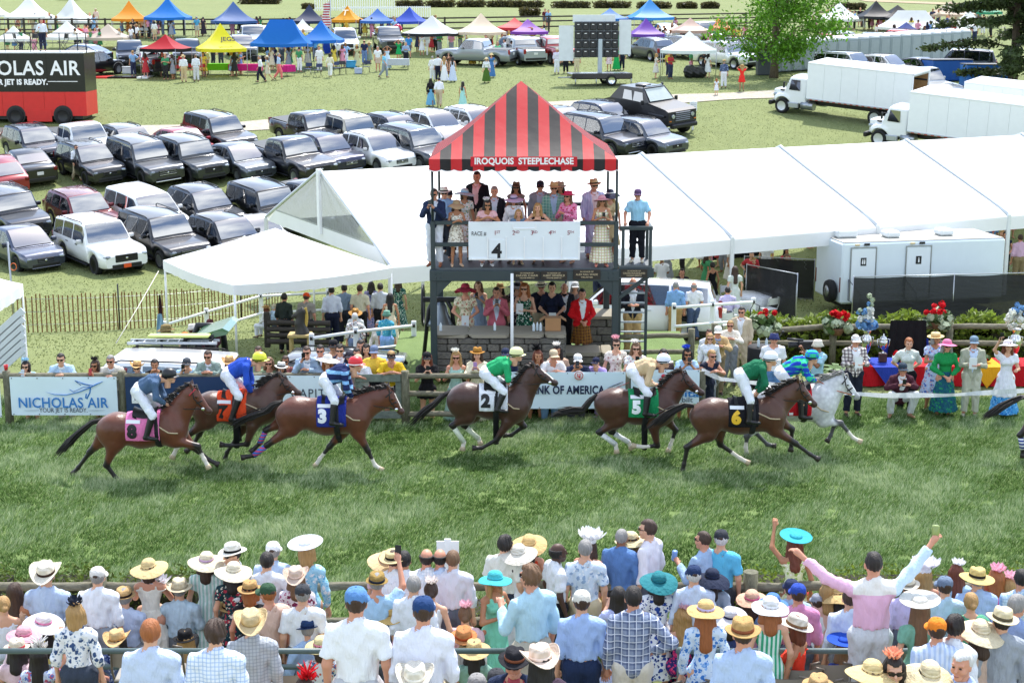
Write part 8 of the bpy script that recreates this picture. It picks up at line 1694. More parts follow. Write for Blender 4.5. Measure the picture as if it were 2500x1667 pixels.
TW='''
1060,460;m;170;phone;jacket:24304e;trousers:dfe3ec;;short:dark;pg;person in navy blazer and white trousers filming from the tower;Y0=35.2,Y1=35.6,shoe=8a4a2a,u=d4e0ee,held=phone/L,hl=phone held over the tower rail by the navy blazer
1084,455;m;185;stand;shirt:8fb4dc;trousers:3a3f4a;panama:eceae4:1c1c1e;short:grey;pg;person in white black-banded panama behind the navy blazer;Y0=36,Y1=37.4
1097,464;m;180;stand;jacket:1f2230;trousers:1f2230;fedora:23263a:23263a;short:dark;f;person in dark hat at the back of the tower deck;Y0=37,Y1=38
1114,487;w;190;phonelo;sdress:.55:floral:e6e0d2:b4a894:8a7c6a;;floppy:b09878:b09878;half:brown;tg;person in beige patterned dress with brown floppy hat;Y0=35.2,Y1=35.7,shoe=c9a888
1133,459;w;200;stand;dress:.45:floral:e6eaea:7aa08a:c4b070;;wide:b4d4e8:8abce0;bob:brown;t;person in white floral dress with pale blue hat;Y0=35.8,Y1=36.8
1165,418;m;165;stand;jacket:17181f;trousers:b4a890;;short:dark;p;tallest person on the tower in dark jacket and pink shirt;Y0=36.6,Y1=38,u=e0b4b8,h=1.95
1188,482;w;185;lean;dress:.5:dcb0b4;trousers:c9a8ac;flower:eceef2;bob:dark;tg;person in pink top with white flower leaning on the scoreboard;Y0=35.25,Y1=35.6,shoe=dfe0e0
1207,454;m;180;stand;jacket:1c1e28;trousers:1c1e28;;short:grey;p;grey-haired person in dark suit and glasses on the tower;Y0=36,Y1=37.4,u=c4cfe0
1255,474;w;170;stand;jacket:e6e8ea;skirt:.5:dfe0e4;wide:c9bfe4:2a2f5a;bob:light;p;person in white jacket with lavender and navy hat;Y0=35.6,Y1=36.2
1260,442;w;180;stand;tank:8f8a84;trousers:3a3f4a;fedora:7a6a54:4a3a30;half:dark;tg;person in grey top with olive fedora;Y0=36.8,Y1=38
1264,508;w;185;lean;dress:.5:6f90aa;;;half:blond;f;small blond child in blue behind the scoreboard;Y0=35.25,Y1=35.5,h=1.25,shoe=c9b48a
1315,492;w;175;lean2;strap:1c1c20;skirt:.3:1c1c20;;wavylong:blond;f;blond child with glasses in black strap top;Y0=35.25,Y1=35.5,h=1.42
1319,440;m;180;stand;jacket:8a929e;t;cap:222a3c;short:grey;pg;person in navy cap and grey jacket on the tower;Y0=36.8,Y1=38,u=b4c4da
1352,442;m;182;stand;jacket:plaid:7ab4a4:4a8a80:b4d8c8;trousers:b4a890;panama:dfcb9c:c4b084;short:white;pg;person in mint plaid jacket and bow tie;Y0=35.9,Y1=37,u=a9cbea
1368,442;w;175;stand;dress:.5:5a4a44;;fedora:b4ae9e:8a8474;half:dark;t;person in grey hat behind the mint plaid jacket;Y0=37.2,Y1=38.1
1388,466;w;150;phonelo;ldress:.3:floral:e48ab4:c42a5a:f0c4d4;;boater:d83a6a:d83a6a;long:light;pg;person in pink paisley with cerise hat;Y0=35.3,Y1=35.9,shoe=b4846a
1450,435;m;195;stand;jacket:vstripe:c4c8ea:b4b8e2;trousers:b9bde6;panama:dcc89c:2a2422;short:white;pg;person in lavender seersucker suit;Y0=35.5,Y1=36.4,u=e8d4dc,shoe=5a2a1e
1470,475;w;182;phonelo;sdress:.12:plaid:e8e6d8:b4c46a:d490a0;;sunhat:e4aebc:d890a4;half:light;tg;person in plaid maxi dress with pink rosette hat;Y0=35.2,Y1=35.5,shoe=e08a7a,held=phone/R,hl=dark phone held by the plaid maxi dress
1490,461;w;190;stand;dress:.4:c9b48a;;floppy:2f3550:dfe0e0;long:blond;pg;person in navy and white hat at the tower corner;Y0=35.6,Y1=36.4
'''
zdk=zd+.03;crowd(TW,'head',35.3,38,lambda Y:zdk)
crowd('1558,460;m;170;rail;polo:9acbe6;trousers:191b24;cap:5a4468;short:grey;pg;person in sky blue polo and purple cap on the side balcony;Y0=35.4,Y1=35.6,shoe=c9c0a8','head',35.3,35.6,lambda Y:zb+.03)
UT='''
1136,690;w;180;clasp;dress:.5:floral:ded6bc:b4806a:8a9a6a;;floppy:c04058:c04058;short:blond;p;person in cream floral dress with raspberry hat under the tower;Y0=36.3,Y1=36.7,held=paper/R,hl=white papers held by the cream floral dress
1168,685;w;175;phone;sdress:.3:8fa4c0;;half:light;f;person in denim blue dress behind the cream floral;Y0=37,Y1=38,held=phone/R,hl=phone held by the denim blue dress
1212,700;m;182;phone;jacket:c86a78;trousers:c86a78;;short:brown;p;person in salmon pink suit photographing;Y0=36.3,Y1=36.8,u=d4e4f4,held=phone/R,hl=black phone held by the salmon pink suit
1220,690;w;180;stand;dress:.4:5a4a44;;panama:a8885a:8a6a40;half:dark;f;person in brown straw hat behind the salmon suit;Y0=37.4,Y1=38.4
1281,690;w;170;read;sdress:.15:floral:1f4a3a:5a9a7a:dfe8d8;;wavylong:ginger;fg;person in green leaf print dress reading a programme;Y0=36.3,Y1=36.9,held=paper/R,hl=folded programme of the green leaf dress
1262,686;w;180;stand;dress:.3:floral:23202a:8a5a6a:c9b0b4;;wide:1c1c22:1c1c22;half:dark;f;person in black hat behind the green leaf dress;Y0=37.2,Y1=38.2
1322,683;m;175;stand;vest:1c2030;shorts:b4a890;panama:e6dcc4:2a2a2a;short:grey;pg;person in blue sleeves and cream hat under the tower;Y0=37,Y1=38
1348,688;w;180;clasp;tee:1a2036;trousers:1a1c24;;bun:dark;f;person in navy polo with clipboard;Y0=36.5,Y1=37.2,held=paper/R,hl=clipboard paper held by the navy polo
1378,690;m;180;stand;jacket:1c1e26;trousers:1c1e26;;balding:grey;p;person in dark suit in the shade behind the clipboard;Y0=37.8,Y1=38.6
1421,704;m;190;clasp;jacket:c8161e;skirt:.45:plaid:6a4426:3a2a1a:a8762a;;short:dark;p;piper-like official in scarlet coat and tartan kilt;Y0=36.3,Y1=36.9,u=e6ecf2,shoe=17171a
1546,677;m;178;read;jacket:20222c;trousers:b89a6a;;balding:white;p;white-haired person in dark blazer behind the ladder;Y0=36.4,Y1=37.4,u=dfe4ea
1404,686;w;180;stand;dress:.4:8a7a74;cap:d4d4d4;half:grey;f;person in pale cap far back under the tower;Y0=38,Y1=38.8
'''
crowd(UT,'head',36.3,38,lambda Y:.012)
TT='''
809,699;m;10;stand;shirt:d4dcec;trousers:1c2236;;short:dark;f;person in white shirt and navy trousers under the peaked tent
840,694;m;0;stand;shirt:7a8fa8;trousers:2a2f3a;;short:dark;f;person in blue shirt in the shade beside the white shirt
878,695;m;-5;stand;tee:c9c4ac;trousers:1c1c20;;short:brown;p;person in beige short-sleeved shirt under the peaked tent
906,688;w;0;stand;dress:.3:floral:8a8ab4:4a5a8a:c4a0b4;;half:dark;f;person in lilac floral dress under the peaked tent
928,691;m;0;stand;shirt:b9c0cc;trousers:1a1b20;;short:dark;f;person in grey shirt and black trousers under the peaked tent
952,716;w;0;stand;sdress:.15:dfd4b8;;long:black;t;long-haired person in cream gown under the peaked tent
693,716;m;-20;stand;shirt:2c3430;trousers:23262a;;short:dark;p;person in dark green shirt beside the log barrier
747,714;m;-10;stand;tee:8a857c;trousers:3a3a3e;cap:d4481f;short:brown;p;person in grey tee and bright orange cap
972,682;w;0;stand;dress:.2:floral:2f5a54:8ab4a0:dfe4dc;;half:brown;f;person in teal floral dress at the tent corner
'''
crowd(TT,'head',42.5,48.5,tz)
LW='''
650,745;w;60;sit;shirt:d9d9dc;trousers:dfe3f0;boater:cfa86a:2a2420;bob:red;f;person in white sitting on the grass with straw boater;Y0=45.5,Y1=48.5
668,742;m;-60;sit;shirt:b4cbe6;trousers:4a5260;cap:b9b09a;short:white;f;person in pale blue shirt and beige cap sitting on the grass;Y0=45.5,Y1=48.5
867,752;w;0;sit;shirt:e2e4e6;t;straw:b88a4a:8a5a30;short:white;f;person in brown straw hat seated behind the white rail;Y0=40.6,Y1=43
866,764;w;0;stand;shirt:floral:e4e0de:8a5a5a:5a5a6a;trousers:6a7a9a;;short:white;f;white-haired person in flowered blouse at the white rail;Y0=39.8,Y1=41.5
925,782;w;150;sit;shirt:d6d2c8;trousers:d0ccc0;;short:grey;pg;seated person in cream with sunglasses behind the rail;Y0=40.2,Y1=42
943,758;w;-20;stand;shirt:floral:4aa8c4:8ad4d8:2a7ab4;shorts:8fb4ea;bucket:6a9a86;short:grey;p;person in turquoise print with teal bucket hat;Y0=39.6,Y1=41
470,790;m;150;sit;shirt:23262c;trousers:2a2a30;bucket:d4d2cc;short:dark;d;person in white bucket hat behind the utility cart;Y0=40,Y1=43
512,778;m;180;sit;shirt:4a2a30;trousers:2a2a30;cap:4a1f24;short:dark;p;person in maroon cap behind the utility cart;Y0=41,Y1=44
449,810;m;-60;sit;shirt:d0b090;trousers:5a5a5a;cap:b4622a;short:dark;p;person in rust cap bending beside the hat pile;Y0=40,Y1=42
1650,687;m;-10;stand;shirt:7ea8d8;trousers:a88a5a;;short:grey;p;grey-haired person in blue shirt at the marquee edge;Y0=44.6,Y1=47
1695,688;m;10;stand;tee:e2e4e8;trousers:4a5a7a;;balding:grey;p;person in white polo beside the marquee tables;Y0=45,Y1=47.6
1716,687;m;150;sit;shirt:b4c4e0;t;;short:grey;p;bearded person seated at a marquee table;Y0=47.5,Y1=50
1740,640;w;20;stand;sdress:.3:17171a;;bun:dark;t;person in black dress inside the marquee;Y0=50,Y1=53
1795,650;w;10;stand;dress:.15:d0d8d0;;long:brown;f;person in pale long dress beside the marquee pole;Y0=46.5,Y1=50
1777,700;m;0;sit;shirt:c4bce4;t;;short:black;p;person in lilac shirt seated by the marquee pole;Y0=46.2,Y1=48
2414,580;m;0;stand;shirt:8fa4c4;trousers:3a3f4a;fedora:c9b48a:5a4a3a;short:dark;p;person in denim shirt and hat at the end of the trailer;Y0=56,Y1=58
2455,565;m;180;clasp;vest:20263c;trousers:17181c;;short:dark;p;person in navy vest with clasped hands right of the trailer;Y0=56,Y1=59
2493,568;m;0;stand;shirt:d8b4d0;trousers:8a7a5a;;short:brown;p;person in pink shirt at the right end of the marquee;Y0=55,Y1=58
1665,655;m;180;sit;tee:2a2a30;trousers:17181c;;short:dark;p;person in black at a far marquee table;Y0=51,Y1=54
1840,625;w;180;sit;dress:.4:4a3a2a;;half:blond;f;blond person seated deep inside the marquee;Y0=52,Y1=55
1920,618;w;200;sit;dress:.4:6a6a70;;long:light;f;long-haired person above the chain link fence;Y0=52,Y1=56
'''
crowd(LW,'head',40,50,tz)
FP='''
190,444;m;-140;walk;shirt:dfe3ea;trousers:b4a78c;;short:dark;pg;person in white shirt walking between the parked cars
a0,1640,735;m;0;stand;shirt:e6e9ee;trousers:c9b48c;panama:dcc89c:3a3028;short:grey;p;person in panama and khaki before the green table
a0,1750,728;m;10;stand;shirt:dfe4ec;trousers:cfd2d6;;short:light;f;fair person in all pale clothes before the green table
a0,1285,668;m;200;stand;tee:e2a4c4;shorts:c4d4e4;;short:grey;p;person in pink polo at the red canopy edge
a0,1840,665;m;150;stand;tee:dfe2ea;shorts:7a8a9a;cap:c4c4c8;short:dark;p;person in white tee between two green tables
a0,1900,580;m;-30;stand;shirt:7a9ac4;trousers:3a3f4a;;short:dark;p;person in blue shirt at the yellow canopy buffet;h=1.7
a0,1970,585;m;180;stand;tee:5a3a2a;trousers:3a3f4a;;short:dark;p;person in dark brown under the yellow canopy
a0,2080,570;m;0;stand;shirt:8ad0b4;t;;short:grey;f;person in mint shirt under the yellow canopy
a0,890,640;m;190;sit;tee:e2e2e2;shorts:8a9ab0;;short:grey;p;person in white seated behind the open hatch
a0,385,462;m;190;drink;shirt:dfe6f0;trousers:23283c;;short:dark;p;person in white shirt standing on the stage trailer roof;roof=1
a0,1145,325;w;170;stand;sdress:.4:floral:5a3a30:c49a5a:e0c48a;;bun:dark;d;person in patterned dress under the orange canopy
a0,1265,320;w;190;stand;dress:.4:c49a90;;sunhat:c9a06a:a07848;half:dark;f;person in rose dress and straw hat under the orange canopy
a0,1380,365;w;10;stand;shirt:e2e4e6;shorts:c9b89a;;bob:dark;f;person in white shirt and shorts under the bright blue canopy
a0,1420,270;w;0;stand;dress:.3:1f1f24;;half:blond;f;person in black dress under the bright blue canopy
a0,1525,270;m;180;stand;shirt:4a5a8a;trousers:3a3f4a;;short:dark;p;person in indigo shirt under the bright blue canopy
a0,1757,333;m;0;stand;tee:5aa8d0;shorts:c9c4b4;;short:grey;p;person in turquoise tee between the blue canopies
a0,1815,325;w;0;stand;dress:.2:3a3440;;bun:dark;f;person in long charcoal dress between the blue canopies
a0,300,300;m;0;stand;shirt:d8ccb0;trousers:c9b89a;panama:dcc89c:8a6a40;short:grey;p;person in cream shirt below the left white canopies
a0,265,225;m;10;stand;tee:5aa8d4;shorts:8a8a8a;;short:grey;p;person in blue tee under the left white canopies
a0,160,275;w;190;stand;dress:.4:floral:8a4a3a:d8a08a:e8d4c4;;half:dark;t;person in rust print dress at the left white canopies
a0,780,290;w;170;stand;dress:.3:floral:d83a3a:e8d8c8:f0e8d8;;half:brown;f;person in red print dress at the last white canopy
a0,860,250;m;180;stand;shirt:e2c4b8;trousers:d9d4c8;panama:e6dcc4:a08a60;short:grey;p;person in blush shirt between white and orange canopies
a1,60,738;m;100;walk;shirt:e2e6ec;trousers:1f2436;;short:grey;p;person in white shirt and navy trousers striding past pink table
a1,125,725;w;100;walk;dress:.5:d0ccb4;;panama:e6dcc4:8a6a40;bob:light;f;person in cream dress following the navy trousers
a1,225,712;m;-90;walkR;shirt:b4c8e4;trousers:e07a7a;;short:grey;p;person in coral trousers striding right
a1,585,640;m;190;stand;shirt:e6e8ea;trousers:dfe0e4;;short:dark;p;person in white beneath the bright blue canopies
a1,680,695;w;0;walk;shirt:e2dcc8;trousers:dfe0dc;;bob:dark;f;person in cream walking from the folding chairs
a1,250,560;m;10;stand;tee:8a8f98;trousers:4a5260;cap:5a5a60;short:dark;p;person in grey tee under the bright blue canopies
a1,320,560;m;0;stand;shirt:5a6aa0;trousers:3a3f4a;;short:dark;p;person in periwinkle shirt under the bright blue canopies
a1,545,545;m;190;stand;tee:5a9ad0;trousers:4a5260;;short:grey;p;person in sky blue tee behind the tables
a1,920,605;w;170;stand;dress:.12:c4c49a;;panama:dcc48a:a08040;half:dark;t;person in long olive dress with straw hat
a1,985,575;m;0;stand;tee:27304e;trousers:6a84b4;;balding:brown;p;person in navy tee and jeans beside the olive dress
a1,1028,570;w;10;stand;dress:.3:8a9a8a;;sunhat:e0d0a8:c0a878;half:blond;f;person in sage dress and sunhat beside the navy tee
a1,1105,640;m;190;stand;tee:e6e8ec;shorts:c9b4a4;;short:grey;p;person in white tee and shorts near the open chairs
a1,1190,620;w;180;shade;sdress:.1:c4dcf0;;long:dark;t;person in ice blue gown shading the eyes
a1,1160,698;m;-90;walk;tee:7ac4e4;trousers:8a94a0;;short:dark;p;person in aqua polo striding right across the field
a1,1290,555;w;170;shade;dress:.6:1fa05a;;bob:light;p;person in emerald mini dress shading the eyes
a1,1355,595;m;180;cross;shirt:check:9ab0c8:6a80a0;trousers:23262e;;short:grey;p;person in checked shirt with folded arms
a1,1380,520;m;0;stand;tee:3a84c8;shorts:5a6270;;short:brown;p;person in cobalt tee by the pale canopies
a1,1590,725;w;0;stand;shirt:e6e8ec;trousers:e0e2e6;;short:grey;f;person all in white, leftmost of the field group
a1,1640,728;m;0;stand;shirt:e4e8f0;trousers:1f2236;;short:dark;p;person in white shirt and navy trousers in the field group
a1,1695,730;w;0;stand;sdress:.08:e8eaec;;long:blond;f;blond person in white gown in the field group
a1,1735,690;w;180;stand;dress:.2:floral:2a2430:a05a4a:c49a5a;;half:dark;fg;person in dark print and sunglasses in the field group
a1,1770,732;w;-10;stand;sdress:.08:c9d4ea;;long:dark;f;person in lilac-blue gown in the field group
a1,1575,950;w;10;walk;jacket:1d1d22;skirt:.1:6aa8cc;;wavylong:black;k;person in black jacket and blue skirt walking away
a1,1650,958;m;0;walk;shirt:e2e6f0;trousers:b4a68c;;short:dark;p;person in white shirt and khakis walking away
a1,1860,980;w;-30;stand;sdress:.3:9ad0c8;;long:dark;t;dark-haired person in aqua dress above the white cars
a1,1945,580;w;190;stand;dress:.08:floral:c49a2a:7a5a2a:e0c46a;;flower:d8a02a;half:brown;t;person in mustard floral gown beside the silver pickup
a1,2020,570;m;180;stand;shirt:d4e0f0;trousers:c9b894;;short:dark;p;person in pale shirt leaning on the silver pickup
a1,2065,520;m;180;stand;shirt:e4e8ec;trousers:c4b48c;;short:dark;p;person in white shirt sitting at the silver pickup
a1,2170,575;w;180;stand;dress:.7:7ad89a;;long:blond;f;person in mint mini dress right of the silver pickup
a1,2235,565;m;90;stand;shirt:dfe4ec;trousers:1f2640;;short:dark;p;person in white shirt and navy trousers facing the pickup
a1,2070,740;w;180;stand;shirt:e2e6ea;skirt:.12:4a6a2a;sunhat:e6dcb8:c4b48c;bob:grey;f;person in white blouse and olive skirt with sunhat
a1,2115,695;w;170;stand;dress:.1:4a78b0;;sunhat:e0d0a0:c0a878;half:brown;f;person in blue dress behind the olive skirt
a2,435,662;m;190;stand;shirt:dcd8ec;trousers:e4e6ee;panama:ece8dc:8a8474;short:grey;p;person in white suit left of the screen trailer
a2,515,655;m;180;stand;shirt:8a94a4;trousers:1a1d26;;short:dark;p;person in dark trousers behind the screen
a2,612,660;m;180;stand;shirt:c4c4b4;trousers:cfc4a4;;short:dark;p;person in cream trousers behind the screen
a2,900,635;w;180;stand;dress:.5:floral:e4d4d8:c08a9a:8a6a7a;;half:dark;t;person in pale floral dress right of the screen mast
a2,965,630;w;180;stand;dress:.1:1fa858;;half:dark;t;person in bright green gown under the screen
a2,1015,625;m;180;stand;shirt:4a5260;trousers:20263a;;short:dark;p;person in navy beside the bright green gown
a2,1920,785;m;0;stand;shirt:floral:4a5a7a:8a9ac0:23304a;trousers:e2e4ea;panama:d8c090:8a6a40;short:grey;p;person in flowered blue shirt and white trousers on the field
a2,2080,815;w;0;shade;dress:.6:e0342c;;panama:dcc08a:8a5a30;half:blond;t;person in red mini dress with hands at the hat
a2,1855,850;w;0;stand;dress:.5:dfe2ec;;;half:ginger;f;small child in white dress beside the gravel lane;h=1.05
a2,1150,500;m;190;sit;tee:3a4a7a;shorts:4a4a52;;short:dark;p;person seated in navy beside the purple canopy
a2,1215,490;m;190;sit;tee:8aa4d0;shorts:5a6270;cap:3a4a6a;short:dark;p;person seated in light blue beside the purple canopy
a2,360,260;m;180;stand;tee:8ab0d8;shorts:5a6270;;short:dark;p;person in light blue tee behind the purple canopy
a2,330,250;m;180;stand;tee:5a1f28;shorts:5a6270;;short:dark;p;person in maroon tee behind the purple canopy
a2,1460,380;w;170;stand;dress:.3:3a4a7a;;half:blond;f;person in blue dress under the pink canopy
a2,1700,370;w;180;stand;dress:.3:d8a0b4;;half:brown;f;person in pink dress under the pink canopy
a3,760,245;m;180;stand;tee:c4ccd8;shorts:8a8f98;;short:grey;p;person in grey tee below the white canopy by the tree
a3,870,240;m;180;stand;tee:1f1f24;shorts:3a3f4a;;short:blond;p;person in black tee below the black canopies
a3,980,240;m;10;stand;tee:e2e4e8;shorts:5a6270;;short:dark;p;person in white tee below the black canopies
a3,585,240;m;0;stand;tee:d8743a;shorts:2a4a8a;;short:dark;p;person in orange tee beside the tree crown
a3,635,240;m;0;stand;tee:3a3a40;shorts:5a6270;;short:dark;p;person in dark tee beside the tree crown
'''
for ln in FP.strip().split('\n'):
 if 'roof=1' in ln:ROOFMAN=ln
crowd('\n'.join(l for l in FP.strip().split('\n')if 'roof=1' not in l),'feet',res=.03,group=None)
# ================================================================== CANOPIES ON THE FAR FIELD
def farcanopy(tile,x0,x1,ya,ye,yf,col,label,yaw=None,long=False,val=.22,vm=None):
 cx=(x0+x1)/2;p=gnd(*T(tile,cx,yf));s=FPX/((p-Vc((0,0,CAMH))).dot(Vc((0,CP,-SP))));rs=random.Random(label);yw=R(rs.uniform(-18,18))if yaw is None else R(yaw)
 w=(x1-x0)/3.647/s;side=w/(abs(math.cos(yw))+(0.45 if long else.95)*abs(math.sin(yw)))*.97;ev=(yf-ye)/3.647/s/.985;ri=max(.7,(ye-ya)/3.647/s+.05*side)
 return canopy('canopy',label,(p.x,p.y,tz(p.y)),side,yw,ev,ri,vinyl(col,.35),val=val,depth=side*.5 if long else None,sag=.16,group='pop-up canopies on the far field',vm=vm)
CN='''a0,-170,85,20,135,262,#eceeee,white canopy cut by the frame, top left corner
a0,85,465,-15,152,292,#eceeee,tall white canopy behind the stage trailer
a0,455,845,0,188,302,#eceeee,white canopy left of the orange one
a0,-10,275,250,348,452,#e6e8e8,low white canopy behind the stage railing, left one
a0,415,800,212,330,440,#e6e8e8,low white canopy behind the stage railing, right one
a0,790,1155,237,335,432,#cdbfb2,small beige canopy beside the stage trailer
a0,975,1352,33,172,332,#e8982a,orange canopy at the back
a0,1315,1697,8,160,338,#1f7ad0,bright blue canopy beside the orange one
a0,1852,2322,42,190,322,#3f66a4,dull blue canopy over the silver pickup
a0,1280,1700,335,438,692,#b8242e,red canopy with black valance
a0,1722,2235,240,436,682,#e0da2a,yellow canopy with black lettering
a1,-20,535,215,392,625,#2478cc,large bright blue canopy in the front row
a1,415,802,210,362,600,#2478cc,bright blue canopy behind the large one
a1,320,560,188,270,440,#e8eaea,white canopy tip between the bright blue ones
a1,330,668,66,190,332,#2c3a5c,navy and sky blue team canopy
a1,698,978,72,182,332,#e0a02a,golden canopy with a big letter
a1,940,1268,100,190,332,#3f74c4,blue canopy right of the golden one
a1,1218,1560,84,195,332,#3a58c0,royal blue canopy before the white fence
a1,1320,1858,170,300,485,#d4d8da,pale grey canopy with dark hem
a1,1790,2255,148,290,485,#e0d0bc,cream canopy with pink hem
a1,2160,2480,182,250,425,#d04048,coral red canopy behind the purple one
a2,-10,362,195,285,432,#8a4ab8,purple canopy left of the screen
a2,745,1068,98,170,332,#3a7ac4,blue canopy peeping over the screen
a2,1048,1468,18,160,325,#3f94d8,light blue canopy standing alone at the back
a2,1060,1388,185,308,482,#7a4ab4,purple canopy right of the screen
a2,1440,1795,184,275,432,#c8aca0,dusty pink canopy left of the tree
a2,1735,2000,185,252,402,#e0742a,orange canopy half behind the tree
a2,1325,1888,312,448,695,#dfe8ea,empty white canopy with scalloped valance
a3,490,872,45,170,262,#e8eaea,white canopy right of the tree
a3,845,1165,30,150,272,#33363c,black canopy at the upper right
a3,1000,1395,70,160,272,#2c2f35,second black canopy overlapping the first
a3,1455,1878,38,130,245,#cdb8a4,beige canopy at the upper right
a3,1812,2110,45,112,245,#3f9a78,green canopy behind the conifer
a3,985,1660,132,242,325,#e8eaea,long white canopy behind the toilets
a3,1645,2020,110,225,325,#e6e8e8,white canopy beside the conifer
a3,1075,1478,222,312,402,#3a4a90,navy canopy behind the toilets, left one
a3,1448,1832,180,300,385,#2f4a7c,navy canopy behind the toilets, right one'''
CO={}
for ln in CN.split('\n'):
 q=ln.split(',',7);CO[q[7]]=farcanopy(q[0],*(float(v)for v in q[1:6]),q[6],q[7],long='large bright' in q[7]or 'long white' in q[7],vm=cloth('#17181c')if 'black valance' in q[7]else cloth('#2a2c30')if 'dark hem' in q[7]else None)
def ctext(o,s,size,m,x=0,z=.0,y=-.5):
 """lettering on the front roof panel"""
 K=[c for c in o.children if c.name.startswith('roof_panel')][0];bb=[Vc(v)for v in K.bound_box];z0,z1=min(v.z for v in bb),max(v.z for v in bb);y0,y1=min(v.y for v in bb),max(v.y for v in bb);q=obj('lettering',textmesh(s,size,.012,ext=.002),m,o);t=.34+z
 q.location=(x,y0+(y1-y0)*t-.05,z0+(z1-z0)*t+.06);q.rotation_euler=(-math.atan2(y1-y0,z1-z0)*.96,0,0)
ctext(CO['yellow canopy with black lettering'],'JEGS',.5,BLK,.35);ctext(CO['golden canopy with a big letter'],'T',.9,mat('pale_print','#e8dcc0',.6),0,.1)
def ftable(tile,x,y,w,col,label,yaw=0,h=.74):
 p=gnd(*T(tile,x,y));o=thing('table',label,'table',(p.x,p.y,tz(p.y)),R(yaw));b=MB();b.bbox((0,0,h),(w,.75,.04),.01);obj('table_top',b.mesh(),cloth(col),o);b=MB()
 for s in(-1,1):b.grid(lambda u,v:Vc(((u-.5)*w,s*(.39+.015*math.sin(u*19)),h-.02-.42*v)),16,2);b.grid(lambda u,v:Vc((s*w/2+s*.01,(u-.5)*.75,h-.02-.42*v)),6,2)
 obj('table_cloth',b.mesh(fix=False),cloth(col),o)
 for sx in(-1,1):
  for sy in(-1,1):b=MB();b.tube([(sx*w*.45,sy*.3,0),(sx*w*.45,sy*.3,h)],.015,5);obj('leg',b.mesh(),STEEL,o)
 rs=random.Random(label)
 return o
ftable('a0',1535,665,2.0,'#6cc02a','lime green table under the red canopy');ftable('a0',1985,665,2.1,'#6cc02a','lime green table under the yellow canopy');ftable('a0',2190,670,2.3,'#c4267a','magenta table right of the lime ones');ftable('a1',295,680,1.0,'#c4267a','magenta table end beneath the bright blue canopy',60);ftable('a1',1290,620,1.5,'#b9c0c8','plain grey table on the open grass');ftable('a1',120,590,2.2,'#23252a','black draped buffet under the bright blue canopy')
def chair(loc,yaw,label,col='#8a8478',frame='#6d665c',group='folding chairs',s=1.0):
 o=thing('folding_chair',label,'chair',loc,R(yaw),group);o.scale=(s,s,s);m,f=mat('chair_vinyl',col,.5),mat('chair_frame',frame,.4,.4)
 if 'chairm' not in _cache:
  b=MB();b.bbox((0,.02,.45),(.42,.4,.035),.012);c=MB();c.grid(lambda u,v:Vc(((u-.5)*.42,-.22-.03*v+.05*(2*u-1)**2,.62+.22*v)),8,3);c.grid(lambda u,v:Vc(((u-.5)*.42,-.235-.03*v+.05*(2*u-1)**2,.62+.22*v)),8,3);d=[]
  for sx in(-1,1):d+=[MB().tube([(sx*.22,.2,0),(sx*.22,-.2,.58),(sx*.21,-.25,.85),(sx*.12,-.27,.88)],.013,6).mesh(),MB().tube([(sx*.2,-.24,0),(sx*.2,.16,.45)],.013,6).mesh()]
  _cache['chairm']=(b.mesh(),c.mesh(fix=False),d)
 a,c,d=_cache['chairm'];obj('seat',a,m,o);obj('backrest',c,m,o)
 for q in d:obj('leg',q,f,o)
for i,(t_,x,y,yw,c,lab)in enumerate((('a0',1590,700,20,'#b8242e','red camp chair nearest the lime green table'),('a0',1720,690,-15,'#b8242e','red camp chair between the two pale walkers'),('a0',1800,690,10,'#b8242e','red camp chair right of the pale walkers'),('a1',480,680,30,'#2a3a6a','blue camp chair with lettered back'),('a1',570,690,160,'#26345e','navy camp chair beside the lettered one'),('a1',740,670,200,'#26345e','navy camp chair beside the cream walker'),('a1',1000,660,170,'#1f2a4a','navy camp chair alone on the grass'),('a1',790,665,190,'#23252a','black camp chair under the canopy corner'),('a0',1265,345,0,'#a8acb0','grey chair left under the orange canopy'),('a0',1320,345,0,'#a8acb0','grey chair right under the orange canopy'))):
 p=gnd(*T(t_,x,y));chair((p.x,p.y,tz(p.y)),yw,lab,c,'#4a4a4e',s=1.1)
def boxy(name,tile,x,y,d,col,label,cat,lid=None,rough=.5):
 p=gnd(*T(tile,x,y));o=thing(name,label,cat,(p.x,p.y,tz(p.y)),R(rnd.uniform(-12,12)));b=MB();b.bbox((0,0,d[2]/2),d,.05);obj('body',b.mesh(),mat(name+'_plastic',col,rough),o);b=MB();b.bbox((0,0,d[2]+.03),(d[0]+.03,d[1]+.03,.07),.02);obj('lid',b.mesh(),mat(name+'_lid',lid or col,rough),o);return o
boxy('cooler','a0',1150,660,(.9,.5,.45),'#d4dade','white cooler beside the open hatch SUV','cooler');boxy('cooler','a0',1498,560,(.5,.45,.55),'#b8242e','red drinks cooler on the black pickup','cooler','#e0e0e0');boxy('cooler','a1',870,605,(.8,.45,.45),'#2f94c4','turquoise cooler on the open grass','cooler');boxy('cooler','a1',930,660,(.55,.4,.35),'#a8b4cc','lilac cooler beside the lone camp chair','cooler')
boxy('waste_bin','a3',1640,715,(2.9,1.9,1.35),'#1f5aa8','blue steel waste bin with side opening','bin','#3a3d42');boxy('waste_bin','a3',1990,770,(3.0,1.9,1.4),'#1f6ab8','blue steel waste bin nearest the conifer','bin','#4a4a48');boxy('wheelie_bin','a2',2270,670,(.9,.8,1.5),'#4a5056','grey plastic tank unit beside the tree trunk','bin')
